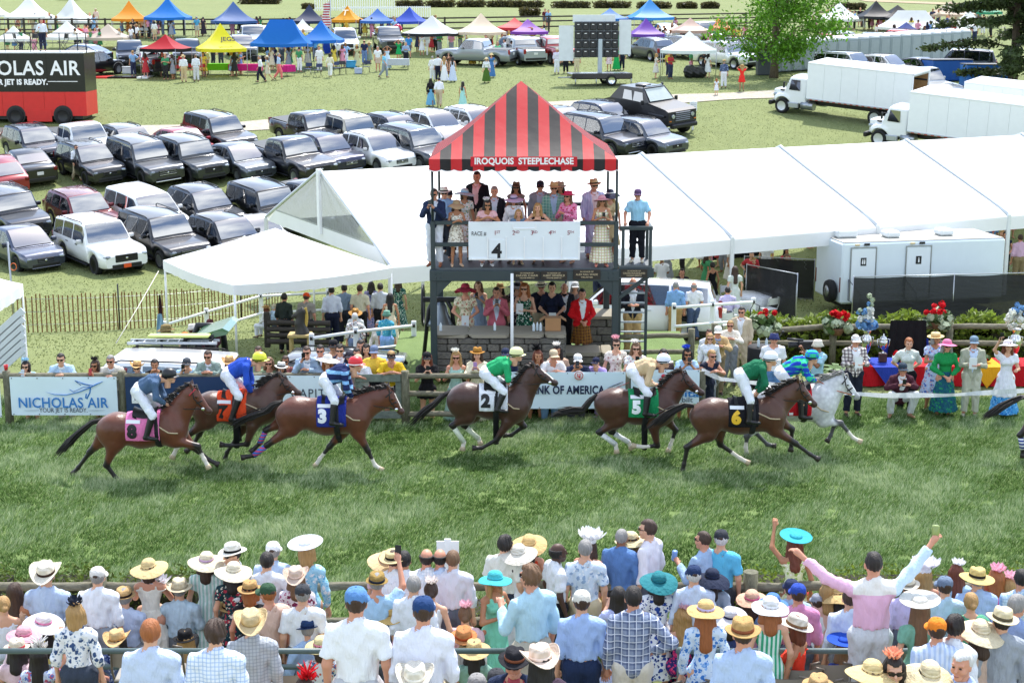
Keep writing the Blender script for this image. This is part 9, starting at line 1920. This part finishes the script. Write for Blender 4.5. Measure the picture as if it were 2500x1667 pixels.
p=gnd(*T('a2',1665,695));S=SDF((-.9,-.5,0),(.9,.5,1.0),.05);S.ell((-.35,0,.4),(.45,.38,.5),.15);S.ell((.3,0,.35),(.5,.38,.42),.15);S.cut(lambda X,Y,Z:-Z+.01);S.warp(lambda X,Y,Z:.03*np.sin(X*14+Z*9)*np.sin(Z*17+Y*8));tag(obj('covered_machine',S.mesh(),mat('black_tarpaulin','#17181b',.4,bump=.4,bscale=9),None,(p.x,p.y,tz(p.y))),'lumpy machine under a black tarpaulin beneath the empty canopy','machine')
def signpost(x,y0,y1,label,w=.5,h=.45,tile=None):
 p=gnd(x,y1);s=FPX/((p-Vc((0,0,CAMH))).dot(Vc((0,CP,-SP))));H_=(y1-y0)/s;o=thing('sign_post',label,'sign',(p.x,p.y,tz(p.y)));b=MB();b.bbox((0,0,H_/2),(.12,.09,H_),.01);obj('post',b.mesh(),WHITE,o);b=MB();b.bbox((0,-.06,H_-h/2-.05),(w,.03,h),.006);obj('panel',b.mesh(),WHITE,o)
 for k in range(3):b=MB();b.box((0,-.078,H_-.13-k*.1),(w*.7,.004,.03));obj('print_line',b.mesh(),mat('faint_print','#9aa4b0',.6),o)
signpost(1691,247,318,'white signpost on the grass right of the armoured truck',.42,.5);signpost(1043,88,135,'white signpost in front of the pale grey canopy',.42,.55)
for k,(x,c,lab)in enumerate(((970,'#b02a4a','raspberry foil balloon above the grey pickup'),(978,'#9aa04a','olive foil balloon below the raspberry one'))):
 a=at(x,72+k*16,128);b=MB();b.sph((0,0,0),(.42,.3,.42),14,10);b.tube([(0,0,-.4),(.1,0,-1.4+.3*k)],.01,4);tag(obj('balloon',b.mesh(),mat('foil',c,.2,.5),None,a),lab,'balloon')
fl=gnd(*T('a1',690,480));fo=thing('flagpole','flagpole with striped flag and blue flag by the canopies','flag',(fl.x,fl.y,tz(fl.y)));top_=at(*T('a1',690,-20),115).z-tz(fl.y);b=MB();b.tube([(0,0,0),(0,0,top_)],.03,6);obj('pole',b.mesh(),STEEL,fo)
for z,c,nm in((top_-.3,patt('hstripe',['#d8d8dc','#b02a34'],4),'striped_flag'),(top_-2.6,cloth('#1f3f9a'),'blue_flag')):b=MB();b.grid(lambda u,v:Vc((-.05-.55*u+.06*math.sin(v*9),.05*math.sin(u*8+v*5),z-1.9*v-.25*u)),8,12);obj(nm,b.mesh(),c,fo)
sy=gnd(100,303).y;a,c=onY(-260,130,sy),onY(214,303,sy);gz=tz(sy);st=thing('stage_trailer','red and black stage trailer with railed roof deck','trailer',(c.x,sy,gz));W_=c.x-a.x;HT=a.z-gz;hs=onY(1,225,sy).z-gz;SB=mat('gloss_black_panel','#101116',.22,bump=.12,bscale=3);SR=mat('red_panel','#c8201c',.45,bump=.1);part=lambda nm,b,m,p=None:obj(nm,b.mesh(),m,p or st)
for k in range(5):x0=-W_*(k+1)/5;b=MB();b.box((x0+W_/10,1.2,(hs+HT)/2),(W_/5-.01,2.4,HT-hs));part('black_panel',b,SB)
nR=9
for k in range(nR):x0=-W_*(k+1)/nR;b=MB();b.box((x0+W_/nR/2,1.2,(hs+.45)/2),(W_/nR-.012,2.42,hs-.45));part('red_panel',b,SR)
b=MB();b.box((-W_/2,1.2,HT+.03),(W_,2.5,.08));part('roof_deck',b,WHITE);b=MB();b.box((-W_/2,1.2,.4),(W_-.6,2,.3));part('chassis',b,BLACK)
def stx(s,x,y,size,width):q=onY(x,y,sy-.01);obj('lettering',textmesh(s,size,.02,1.05,.002,'RIGHT',width),WPR,st,(q.x-c.x,-.012,q.z-gz))
stx('NICHOLAS AIR',*T('a0',708,615),.98*1.15,7.4);stx('YOUR JET IS READY.',*T('a0',425,735),.42,3.7);q0,q1=onY(*T('a0',425,728),sy),onY(*T('a0',690,724),sy);b=MB();b.box(((q0.x+q1.x)/2-c.x,-.008,q0.z-gz),(q1.x-q0.x,.01,.035));part('stripe',b,WPR)
ty,ri=wheelmesh(.45)
for x in(145,565):q0=onY(*T('a0',x,1050),sy);w=obj('wheel',ty,RUBBER,st,(q0.x-c.x,-.02,.45));obj('rim',ri,[BLACK,BLACK],w);b=MB();b.tube([(q0.x-c.x,-.03,.5),(q0.x-c.x,.1,.5)],.55,20);part('wheel_arch',b,BLACK)
b=MB();q0,q1=onY(*T('a0',238,980),sy),onY(*T('a0',468,1085),sy);b.bbox(((q0.x+q1.x)/2-c.x,-.02,(q0.z+q1.z)/2-gz),(q1.x-q0.x,.03,q0.z-q1.z),.01);part('locker_door',b,SR)
for k in range(5):
 x0=onY(*T('a0',(30,260,520,680,755)[k],300),sy).x-c.x;b=MB();b.tube([(x0,.1,HT),(x0,.1,HT+1.1)],.03,6);part('railing_post',b,BLACK)
for z in(.55,1.1):b=MB();b.tube([(onY(*T('a0',30,300),sy).x-c.x,.1,HT+z),(-.06,.1,HT+z),(-.06,2.3,HT+z)],.028,6);part('railing',b,BLACK)
for k,(x,lab)in enumerate(((170,'black folding chair on the stage roof, leftmost'),(290,'black folding chair on the stage roof beside the standing man'),(560,'black folding chair on the stage roof by the railing corner'))):q0=onY(*T('a0',x,440),sy+.8);chair((q0.x,sy+.9,gz+HT+.08),(-60,150,80)[k],lab,'#17181b','#17181b',s=1.15)
q=[s.strip()for s in ROOFMAN.split(';')];q0=onY(*T('a0',385,462),sy+.7);person((q0.x,sy+.7,gz+HT+.075),190,q[9].split(';')[0],'drink','m',1.82,q[4],q[5],'',q[7],'p',res=.024,face=False)
b=MB();a=at(*T('a0',790,690),108);c2=at(*T('a0',1345,690),108);L=c2.x-a.x;fw=thing('stage_wing','lowered stage wing in red, black and white','platform',(a.x,a.y,tz(a.y)))
for x0,x1,m in((0,.36,SR),(.36,.83,SB),(.83,1,WHITE)):b=MB();b.box((L*(x0+x1)/2,0,a.z-tz(a.y)),(L*(x1-x0),2.2,.16));obj('deck',b.mesh(),m,fw)
for x in(.05,.5,.95):b=MB();b.tube([(L*x,0,0),(L*x,0,a.z-tz(a.y))],.05,6);obj('leg',b.mesh(),BLACK,fw)
sp_=gnd(*T('a2',800,760));sc=thing('screen_trailer','back of a large video screen on a black mast trailer','trailer',(sp_.x,sp_.y,tz(sp_.y)),R(8));q=lambda x,y:(onY(*T('a2',x,y),sp_.y)-Vc((sp_.x,sp_.y,tz(sp_.y))));part=lambda nm,b,m:obj(nm,b.mesh(),m,sc)
b=MB();a,c=q(545,650),q(1085,740);b.bbox(((a.x+c.x)/2,0,.62),(c.x-a.x,2.1,.38),.05);part('bed',b,SB);b=MB();b.tube([(a.x+.1,-.6,.55),(a.x-.75,0,.5)],.05,6);part('drawbar',b,STEEL)
for s in(-1.02,1.02):w=obj('wheel',wheelmesh(.36)[0],RUBBER,sc,(q(895,740).x,s,.36));obj('rim',wheelmesh(.36)[1],[CHROME,BLACK],w)
for x in(760,575,1075):b=MB();b.tube([(q(x,700).x,-1.0,0),(q(x,700).x,-1.0,.6)],.04,6);part('jack',b,STEEL)
b=MB();a,c=q(818,690),q(818,350);b.bbox((a.x,0,(a.z+c.z)/2),(.26,.26,c.z-a.z),.02);part('mast',b,mat('mast_grey','#a8b4bc',.4))
a,c=q(595,515),q(998,195);nx_,nz_=6,4;dx,dz=(c.x-a.x)/nx_,(c.z-a.z)/nz_;b=MB();b.box(((a.x+c.x)/2,.3,(a.z+c.z)/2),(c.x-a.x,.1,c.z-a.z));part('screen_frame',b,mat('screen_grey','#5a6066',.5))
for i in range(nx_):
 for j in range(nz_):b=MB();b.bbox((a.x+dx*(i+.5),.2,a.z+dz*(j+.5)),(dx*.86,.14,dz*.86),.03);pn=part('module',b,BLACK);b=MB();b.box((a.x+dx*(i+.45),.12,a.z+dz*(j+.68)),(dx*.3,.01,.04));obj('label',b.mesh(),WPR,pn)
for x0,x1,y0,y1 in((455,590,232,545),(1000,1115,180,490),(582,970,135,205)):A_,C_=q(x0,y1),q(x1,y0);b=MB();b.bbox(((A_.x+C_.x)/2,.32,(A_.z+C_.z)/2),(C_.x-A_.x,.05,C_.z-A_.z),.01);part('wing_panel',b,mat('wing_white','#cdd4d8',.4))
tm_=mat('toilet_grey','#8d9aa2',.5);tr_=mat('toilet_roof','#dfe4e6',.5);BODY=MB().bbox((0,0,1.05),(1.12,1.12,2.0),.04).mesh();ROOF=MB().lathe([(.72,2.05),(.7,2.12),(.45,2.28),(.001,2.33)],4,M=Mx.Rotation(R(45),3,'Z')).mesh();DOOR=MB().bbox((0,-.57,1.0),(.8,.03,1.75),.02).mesh();A_,C_=gnd(*T('a3',60,650)),gnd(*T('a3',1760,520));n=19
for k in range(n):
 p=A_.lerp(C_,k/(n-1));o=thing('portable_toilet','grey portable toilet with white roof in the long row','toilet',(p.x,p.y,tz(p.y)),math.atan2(C_.y-A_.y,C_.x-A_.x),'portable toilets in a row');obj('cabin',BODY,tm_,o);obj('roof',ROOF,tr_,o);obj('door',DOOR,mat('toilet_door','#98a4ac',.5),o)
def pales(label,x0,x1,y0,y1,d,n,tile='a1'):
 A_,C_=at(*T(tile,x0,y1),d),at(*T(tile,x1,y1),d);z1=at(*T(tile,x0,y0),d).z;o=thing('picket_fence',label,'fence',(A_.x,A_.y,A_.z));L=C_.x-A_.x;P_=MB().bbox((0,0,(z1-A_.z)/2),(.11,.05,z1-A_.z),.01).mesh()
 for k in range(n):obj('pale',P_,WHITE,o,(L*k/(n-1),0,0))
 for z in(.15,.95):b=MB();b.bbox((L/2,.06,(z1-A_.z)*z),(L,.06,.12),.01);obj('rail',b.mesh(),WHITE,o)
pales('tall white picket screen at the top edge',545,1250,-60,100,178,36);pales('lower white picket screen behind the blue canopies',790,1570,58,240,165,40)
rf=thing('post_and_rail_fence','dark brown post and rail fence behind the canopies','fence',(0,0,0));FPX_=[gnd(*T('a0',x,318))for x in(-60,500,1090,1640,2300)]+[gnd(*T('a1',x,305))for x in(940,1700)]+[gnd(*T('a3',x,240))for x in(690,960)]
for a,c in zip(FPX_[:-1],FPX_[1:]):
 for z in(.5,1.0,1.4):b=MB();b.tube([Vc((a.x,a.y,tz(a.y)+z)),Vc((c.x,c.y,tz(c.y)+z))],.07,5);obj('rail',b.mesh(),DKW,rf)
 for k in range(4):p=a.lerp(c,k/4);b=MB();b.bbox((p.x,p.y,tz(p.y)+.75),(.16,.16,1.5),.01);obj('post',b.mesh(),DKW,rf)
# ================================================================== TREES, HEDGES
def leafmat(name,c,tr=.4):
 t=NT(name);a=t.n('VertexColor',layer_name='Col');cc=t.mixc(t.sep(a.outputs[0])[0],[x*.55 for x in lin(c)],[min(1,x*1.5)for x in lin(c)]);t.l(cc,t.b.inputs['Base Color']);t.b.inputs['Roughness'].default_value=.5;t.b.inputs['Specular IOR Level'].default_value=.3
 m=t.n('BsdfTranslucent');t.l(cc,m.inputs[0]);ms=t.n('MixShader');ms.inputs[0].default_value=tr;t.l(t.b.outputs[0],ms.inputs[1]);t.l(m.outputs[0],ms.inputs[2]);t.l(ms.outputs[0],t.out.inputs[0]);return t.m
def leaves(P,size,seed,flat=.0):
 rs=np.random.RandomState(seed);n=len(P);d=rs.randn(n,3);d[:,2]*=(1-flat);d/=np.linalg.norm(d,axis=1)[:,None];e=np.cross(d,rs.randn(n,3));e/=np.linalg.norm(e,axis=1)[:,None];s=size*(.6+.8*rs.rand(n))[:,None]
 V=np.stack([P-d*s,P+e*s*.45,P+d*s,P-e*s*.45],1).reshape(-1,3);me=npmesh(V,np.arange(4*n).reshape(-1,4),'leaves',smooth=False);c=np.repeat(rs.rand(n),4);setcol(me,np.c_[c,c,c]);return me
def hedge(name,label,boxes,n,size,col,seed,cat='hedge'):
 """boxes: list of centre, half size; leaves fill a rounded box"""
 rs=np.random.RandomState(seed);o=thing(name,label,cat,boxes[0][0]);base=A3(boxes[0][0]);P=[]
 for c,h in boxes:
  k=int(n/len(boxes));u=rs.rand(k,3)*2-1;m=np.abs(u)**4;u=u/np.maximum(1,m.sum(1)**.25)[:,None];u*=(.75+.25*rs.rand(k))[:,None];u[:,2]+=.12*np.sin(u[:,0]*h[0]*3+seed)*(u[:,2]>.3);P.append(A3(c)-base+u*A3(h))
 q=obj('foliage',leaves(np.concatenate(P),size,seed),leafmat(name+'_leaf',col),o);q['kind']='stuff';b=MB()
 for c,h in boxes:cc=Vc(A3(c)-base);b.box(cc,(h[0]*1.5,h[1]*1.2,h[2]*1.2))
 obj('shaded_core',b.mesh(),mat('twig_shade','#2b2a18',.95),o);return o  # solid dark boxes stand in for the shade among the inner twigs
hx=lambda x0,x1,Y,h,d=.5:[(((x0+x1)/2+(i-1)*(x1-x0)/3,Y,h/2),((x1-x0)/6+.05,d,h/2))for i in range(3)]
hedge('hedge','clipped hedge behind the near rail at the left',hx(-8.2,-4.2,20.35,.88),9000,.035,'#5a6a2c',1);hedge('hedge','clipped hedge behind the near rail at the right',hx(2.2,8.4,20.35,.88),12000,.035,'#6a7c2c',2);hedge('hedge','low hedge sprigs in the middle of the near rail',hx(-1.0,1.6,20.4,.4),3000,.03,'#5f7030',3)
zb2=tz(38);hedge('hedge','bushy green hedge behind the flower baskets',[((onY(x,820,38).x,38,zb2+.62),(1.5,.5,.72))for x in(1930,2120,2300,2470)],16000,.09,'#6d7f2e',4);hedge('bush','low greenery at the foot of the bank banner',[((onY(1290+60*k,1010,31.9).x,31.9,.18),(.5,.25,.2))for k in range(4)],2500,.04,'#55702c',5,'bush')
hedge('shrub','ground ivy below the stone wall',[((onY(1110+70*k,960,34.8).x,34.8,.12),(.5,.2,.16))for k in range(4)],2000,.045,'#4f6a2a',6,'bush')
for i,(t_,x0,x1,y0,y1)in enumerate((('a0',2110,2500,-20,42),('a1',420,540,38,85),('a1',1250,2340,5,70),('a2',0,325,8,72),('a2',385,1110,12,78),('a2',1145,1465,20,82),('a2',1505,1695,22,82),('a2',1725,1890,22,82),('a3',640,945,28,92),('a2',100,290,72,150),('a0',500,700,-60,5))):
 a,c=gnd(*T(t_,x0,y1)),gnd(*T(t_,x1,y1));s=FPX/((a-Vc((0,0,CAMH))).dot(Vc((0,CP,-SP))));h=(y1-y0)/3.647/s;m=max(1,int((c.x-a.x)/4));hedge('brush_hedge',('brush hedge at the top edge above the dull blue canopy','small brush hedge left of the white pickets','long brush hedge right of the white pickets','brush hedge ending above the purple canopy','long brush hedge above the video screen','brush hedge behind the light blue canopy','short brush hedge left of the leafy tree','brush hedge touching the leafy tree','brush hedge right of the leafy tree','single round brush in front of the hedge row','brush clump at the top left edge')[i],[((a.x+(c.x-a.x)*(k+.5)/m,a.y+1,tz(a.y+1)+h*.45),((c.x-a.x)/m/2*1.04,1.1,h*.52))for k in range(m)],900*m+400,.2,'#4f4a2c',20+i)
def tree():
 p=gnd(*T('a3',105,695));o=thing('leafy_tree','leafy green tree with slim trunk above the white SUV','tree',(p.x,p.y,tz(p.y)));rs=np.random.RandomState(5);b=MB();H_=9.5;b.tube([(0,0,-.1),(.05,0,1.2),(0,.1,3),(.1,0,6),(0,0,8.5)],[.34,.26,.22,.13,.04],10);C_=[]
 for k in range(46):
  a=rs.rand()*6.28;z=1.9+rs.rand()**.9*8;r=(2.0+2.6*math.sin(min(1,max(0,(z-1.2)/8))*math.pi))*rs.rand()**.45;C_.append((r*math.cos(a),r*math.sin(a),z-.15*r))
 for c in C_[::2]:b.tube([(0,0,max(1.8,c[2]-1.6-rs.rand())),Vc(c)*.55+Vc((0,0,c[2]*.42)),c],[.08,.05,.02],5)
 obj('trunk',b.mesh(),wood('#4a3f30','#6e6250',.9,(2,2,.6)),o);P=np.concatenate([A3(c)+rs.randn(260,3)*A3([.62,.62,.42])for c in C_]);q=obj('crown',leaves(P,.15,7),leafmat('tree_leaf','#5c8a26'),o);q['kind']='stuff'
tree()
def conifer():
 p=gnd(*T('a3',2225,800));o=thing('conifer_tree','dark spreading conifer in the upper right corner','tree',(p.x,p.y,tz(p.y)));rs=np.random.RandomState(9);b=MB();b.tube([(0,0,-.1),(.05,0,2),(0,0,6),(0,0,11)],[.36,.28,.2,.05],10);P=[]
 for k in range(90):
  a=rs.rand()*6.28;z=1.0+rs.rand()*10;L=(5.6-.3*abs(z-3.5))*(.6+.4*rs.rand());d=A3([math.cos(a),math.sin(a),0]);tip=d*L+A3([0,0,z+.5-L*.12]);b.tube([(0,0,z-.3),Vc(d*L*.5+A3([0,0,z+.2])),Vc(tip)],[.06,.04,.012],4)
  for t_ in np.linspace(.25,1.05,9):c=d*L*t_+A3([0,0,z+.4*t_-L*.12*t_*t_]);P.append(c+rs.randn(75,3)*A3([.3,.3,.14])*(1.1-.3*t_)-A3([0,0,.1]))
 obj('trunk',b.mesh(),wood('#3a3128','#5a4e40',.9,(2,2,.6)),o);q=obj('crown',leaves(np.concatenate(P),.15,8,.3),leafmat('conifer_leaf','#41502c',.25),o);q['kind']='stuff'
conifer()
# ================================================================== NEAR RAIL, TERRACE RAILS, CHAIRS
nr=thing('log_rail','weathered log rail between the near crowd and the track','fence',(0,19.4,0))
for k in range(-4,5):b=MB();b.tube([(k*2.15+1.0,.0,0),(k*2.15+1.0,0,1.22)],.1,10);obj('post',b.mesh(),LOG,nr)
for k in range(-4,4):
 for z in(1.0,.5):lograil((k*2.15+1.0,.02,z),((k+1)*2.15+1.0,.02,z+.01),.065,nr)
GP=mat('grey_green_pipe','#4d5f5e',.45,bump=.1)
def piperail(label,x0,x1,Y,z0,hs):
 o=thing('pipe_rail',label,'railing',(x0,Y,z0));n=max(1,int((x1-x0)/2.2))
 for h in hs:b=MB();b.tube([(0,0,h),(x1-x0,0,h)],.032,10);obj('rail',b.mesh(),GP,o)
 for k in range(n+1):x=(x1-x0)*k/n;b=MB();b.tube([(x,0,0),(x,0,max(hs)+.0)],.03,8);b.sph((x,0,max(hs)),.048,10,6);obj('post',b.mesh(),GP,o)
e=lambda x,Y:onY(x,1600,Y).x
piperail('grey-green pipe railing at lower left',e(-60,13.2),e(1245,13.2),13.2,1.5,(.5,.2));piperail('grey-green pipe railing at lower right',e(1615,13.2),e(2570,13.2),13.2,1.5,(.5,.2));piperail('grey-green pipe railing on the middle tier at left',e(-60,15.85),e(1240,15.85),15.85,.7,(.95,.5));piperail('grey-green pipe railing on the middle tier at right',e(1660,15.85),e(2570,15.85),15.85,.7,(.95,.5));piperail('grey-green pipe railing before the front seats',e(-40,17.0),e(1180,17.0),17.0,0,(.95,))
for t_,x,y,fl,lab in(('d3',180,1405,.7,'empty folding chair beside the green striped dress'),('d3',330,1330,.7,'empty folding chair behind the red dress'),('d3',770,1425,.7,'empty folding chair left of the wide straw brim'),('d3',580,1285,.7,'empty folding chair below the royal blue disc hat'),('d3',1390,1155,.7,'folding chair behind the flat white bow hat'),('d3',570,1190,0,'folding chair beside the pink shirt trousers'),('d0',1455,1145,.7,'folding chair between auburn hair and black hat'),('d0',1200,1150,.7,'folding chair left of the auburn hair'),('d1',320,1375,.7,'folding chair behind the grey checked blazer'),('d1',1830,1500,1.5,'folding chair at the lower edge by the pale grey jacket'),('d3',480,770,0,'folding chair behind the waving child'),('d2',2020,800,0,'folding chair under the red feathers'),('d2',1600,1440,.7,'folding chair at the aisle railing')):
 P=onz(*T(t_,x,y),fl+.92);chair((P.x,P.y,fl),rnd.uniform(-8,8),lab,'#8d857a','#6b6258','folding chairs on the terraces',1.04)
p=onY(1093,1320,19.75);sg=thing('sign_board','back of a white square sign at the near rail','sign',(p.x,19.75,0));z1=p.z;b=MB();b.bbox((0,0,z1-.25),(.3,.025,.5),.004);obj('panel',b.mesh(),WHITE,sg);b=MB();b.bbox((0,-.03,(z1+.04)/2),(.09,.035,z1+.04),.004);obj('post',b.mesh(),WHITE,sg)
wb=thing('white_ramp','white boarded ramp side at the left edge','ramp',(onY(20,900,33.5).x,33.5,0));wp=lambda x,y:onY(x,y,33.5)-Vc(wb.location)
for k in range(6):a,c=wp(-30,905-k*19+26),wp(57,878-k*19-26);b=MB();d=c-a;b.bbox((a+c)/2,(d.length,.04,.155),.006,M=Mx.Rotation(-math.atan2(d.z,d.x),3,'Y'));obj('board',b.mesh(),mat('old_white_paint','#c4c8cc',.6,bump=.2),wb)
b=MB();a=wp(52,800);b.bbox((a.x,.04,a.z/2),(.12,.08,a.z),.01);obj('post',b.mesh(),mat('old_white_paint','#c4c8cc',.6,bump=.2),wb)
a=at(-110,760,36);canopy('small_tent','corner of a white tent at the left edge',(a.x,a.y,0),2.45,0,at(0,735,35).z,.9,VW,val=.28,tips=5,leg=WHITE)
a,c=at(37,800,47),at(33,584,47);b=MB();b.tube([Vc((a.x,a.y,tz(a.y))),Vc((c.x,a.y,c.z))],.03,7);po=obj('slim_pole',b.mesh(),STEEL);tag(po,'slim steel pole with orange ring at the left edge','pole');q0=at(43,646,47);b=MB();b.tube([(q0.x+.09*math.cos(t_),a.y,q0.z+.11*math.sin(t_))for t_ in np.linspace(0,6.283,20)],.012,5);obj('ring',b.mesh(),mat('orange_ring','#d8642a',.5),po)
CARK=1.0
car('suv',*T('c0',950,352),178,'#e2e5e8','white SUV with roof rack parked behind the fence spectators',0,'body','alloy',d0=35,group='vehicles behind the fence').matrix_world=place((-9.0,36.2),R(178));car('suv',*T('c1',260,262),176,'#14161a','black SUV with pale roof behind the light blue blazer',.3,'black','alloy',d0=35,group='vehicles behind the fence').matrix_world=place((-4.9,36.3),R(176));car('van',*T('b2',960,1020),172,'#e4e7ea','white van parked behind the ladder',0,'body','alloy',d0=36,group='vehicles behind the fence')
lp=thing('ladder_rack','aluminium ladders and lime green boards on the white SUV','ladder',at(420,838,38));
for k in range(2):b=MB();b.bbox((0,k*.35,.0),(2.2,.05,.07),.01);obj('rail',b.mesh(),mat('ladder_alloy','#b9bfc4',.4,.7),lp)
for k in range(8):b=MB();b.tube([(-1+k*.28,0,0),(-1+k*.28,.35,0)],.018,6);obj('rung',b.mesh(),mat('ladder_alloy','#b9bfc4',.4,.7),lp)
b=MB();b.bbox((.15,.15,.16),(1.5,.3,.06),.02);obj('board',b.mesh(),mat('lime_board','#b4c070',.5),lp)
for k in range(4):b=MB();b.bbox((-.9+k*.6,.2,-.2),(.06,.06,.5),.01);obj('bracket',b.mesh(),BLACK,lp)
for k in range(3):me,bd=hatmesh(('straw','panama','fedora')[k]);tag(obj('straw_hat',me,patt('straw',['#6a5a3a','#8a7a52']),None,at(404,824-k*9,39)-Vc((0,0,.06)),(0,0,k),1.25),('lowest','middle','topmost')[k]+' straw hat of the pile on the pole beside the cart','hat')
for k,(x,y,Y,lab)in enumerate(((1715,735,47,'pale draped round table by the marquee pole'),(1830,690,51,'white draped table inside the marquee'),(1650,690,51,'dark draped table deep inside the marquee'))):
 g=tz(Y);X=onY(x,y,Y).x;o=thing('round_table',lab,'table',(X,Y,g));b=MB();b.lathe([(.75,.0),(.72,.4),(.76,.74),(.001,.75)],24,warp=lambda p:(p.x*(1+.04*math.sin(math.atan2(p.y,p.x)*9)*(p.z<.5)),p.y*(1+.04*math.sin(math.atan2(p.y,p.x)*9)*(p.z<.5)),p.z));obj('table_cloth',b.mesh(),cloth('#b9b4a4' if k==0 else '#d4d8dc' if k==1 else '#2a2c30'),o)
 for j in range(4):chair((X+1.1*math.cos(j*1.57+.5),Y+1.1*math.sin(j*1.57+.5),g),math.degrees(j*1.57+.5)+90,'white folding chair at the '+lab,'#d4d8da','#c4c8ca','white chairs in the marquee')
CW=[lin('#'+c)for c in '27304e e2e4e8 8a8f98 d890a8 1c1c20 8ab4dc b83038 3a8a5a dcd0b4 d8c04a d4cfc8 5a86bc'.split()];rq=random.Random(3);VV,QQ,KK,nb=[],[],[],0
def grab(me):
 v=np.empty(len(me.vertices)*3);me.vertices.foreach_get('co',v);q=np.empty(len(me.loops),int);me.loops.foreach_get('vertex_index',q);return v.reshape(-1,3),q.reshape(-1,4)
SPT=[(o.location.x+rq.uniform(-2.6,2.6),o.location.y+rq.uniform(-1.6,2.2))for o in CO.values()for k in range(6 if o.location.y<150 else 4)]
for k in range(64):p=mo+ma*rq.uniform(9,36)+mb_*rq.uniform(2.5,11);SPT.append((p.x,p.y))
for k,u in enumerate((14,20,26,31)):
 p=mo+ma*u+mb_*10.6;b=MB();b.grid(lambda a,c:Vc(((a-.5)*3.6,.06*math.sin(a*40),2.4*c)),40,2);tag(obj('drape',b.mesh(),cloth('#17181c'),None,(p.x,p.y,tz(p.y)),(0,0,MY)),('first','second','third','fourth')[k]+' black drape from the tower, added to darken the back of the marquee','drape')  # black drapes repeated along the back, added to stand in for the interior shade
if 1:
 for X,Y in SPT:
  w=rq.random()<.5;po_=rq.choice(('stand','drink','hip1','read','relax'));a=rq.random()*6.28;ca,sa=math.cos(a),math.sin(a)
  for me,c in((body(po_,w,0,0,.03),lin(SK[rq.choice('fptk')])),(garment('dress:.4' if w else 'tee',po_,w,.03),rq.choice(CW)),(None if w else garment('trousers',po_,w,.03),rq.choice(CW[:5])),(hairmesh('half' if w else 'short',w),lin(HAIRC[rq.choice(('dark','brown','blond'))]))):
   if me is None:continue
   v,q=grab(me)
   if me.name.startswith('hair'):v=v+rig(po_,w)['hd']
   v=v*(.97 if w else 1.02);VV.append(np.c_[v[:,0]*ca-v[:,1]*sa+X,v[:,0]*sa+v[:,1]*ca+Y,v[:,2]+tz(Y)]);QQ.append(q+nb);KK.append(np.tile(c,(len(v),1)));nb+=len(v)
me=npmesh(np.concatenate(VV),np.concatenate(QQ),'crowd');setcol(me,np.concatenate(KK));t=NT('crowd_clothes');t.l(t.n('VertexColor',layer_name='Col').outputs[0],t.b.inputs['Base Color']);t.b.inputs['Roughness'].default_value=.8;o=struct('distant_crowd',me,t.m,'stuff');o['label']='mass of small people in the shade under the canopies and marquee'
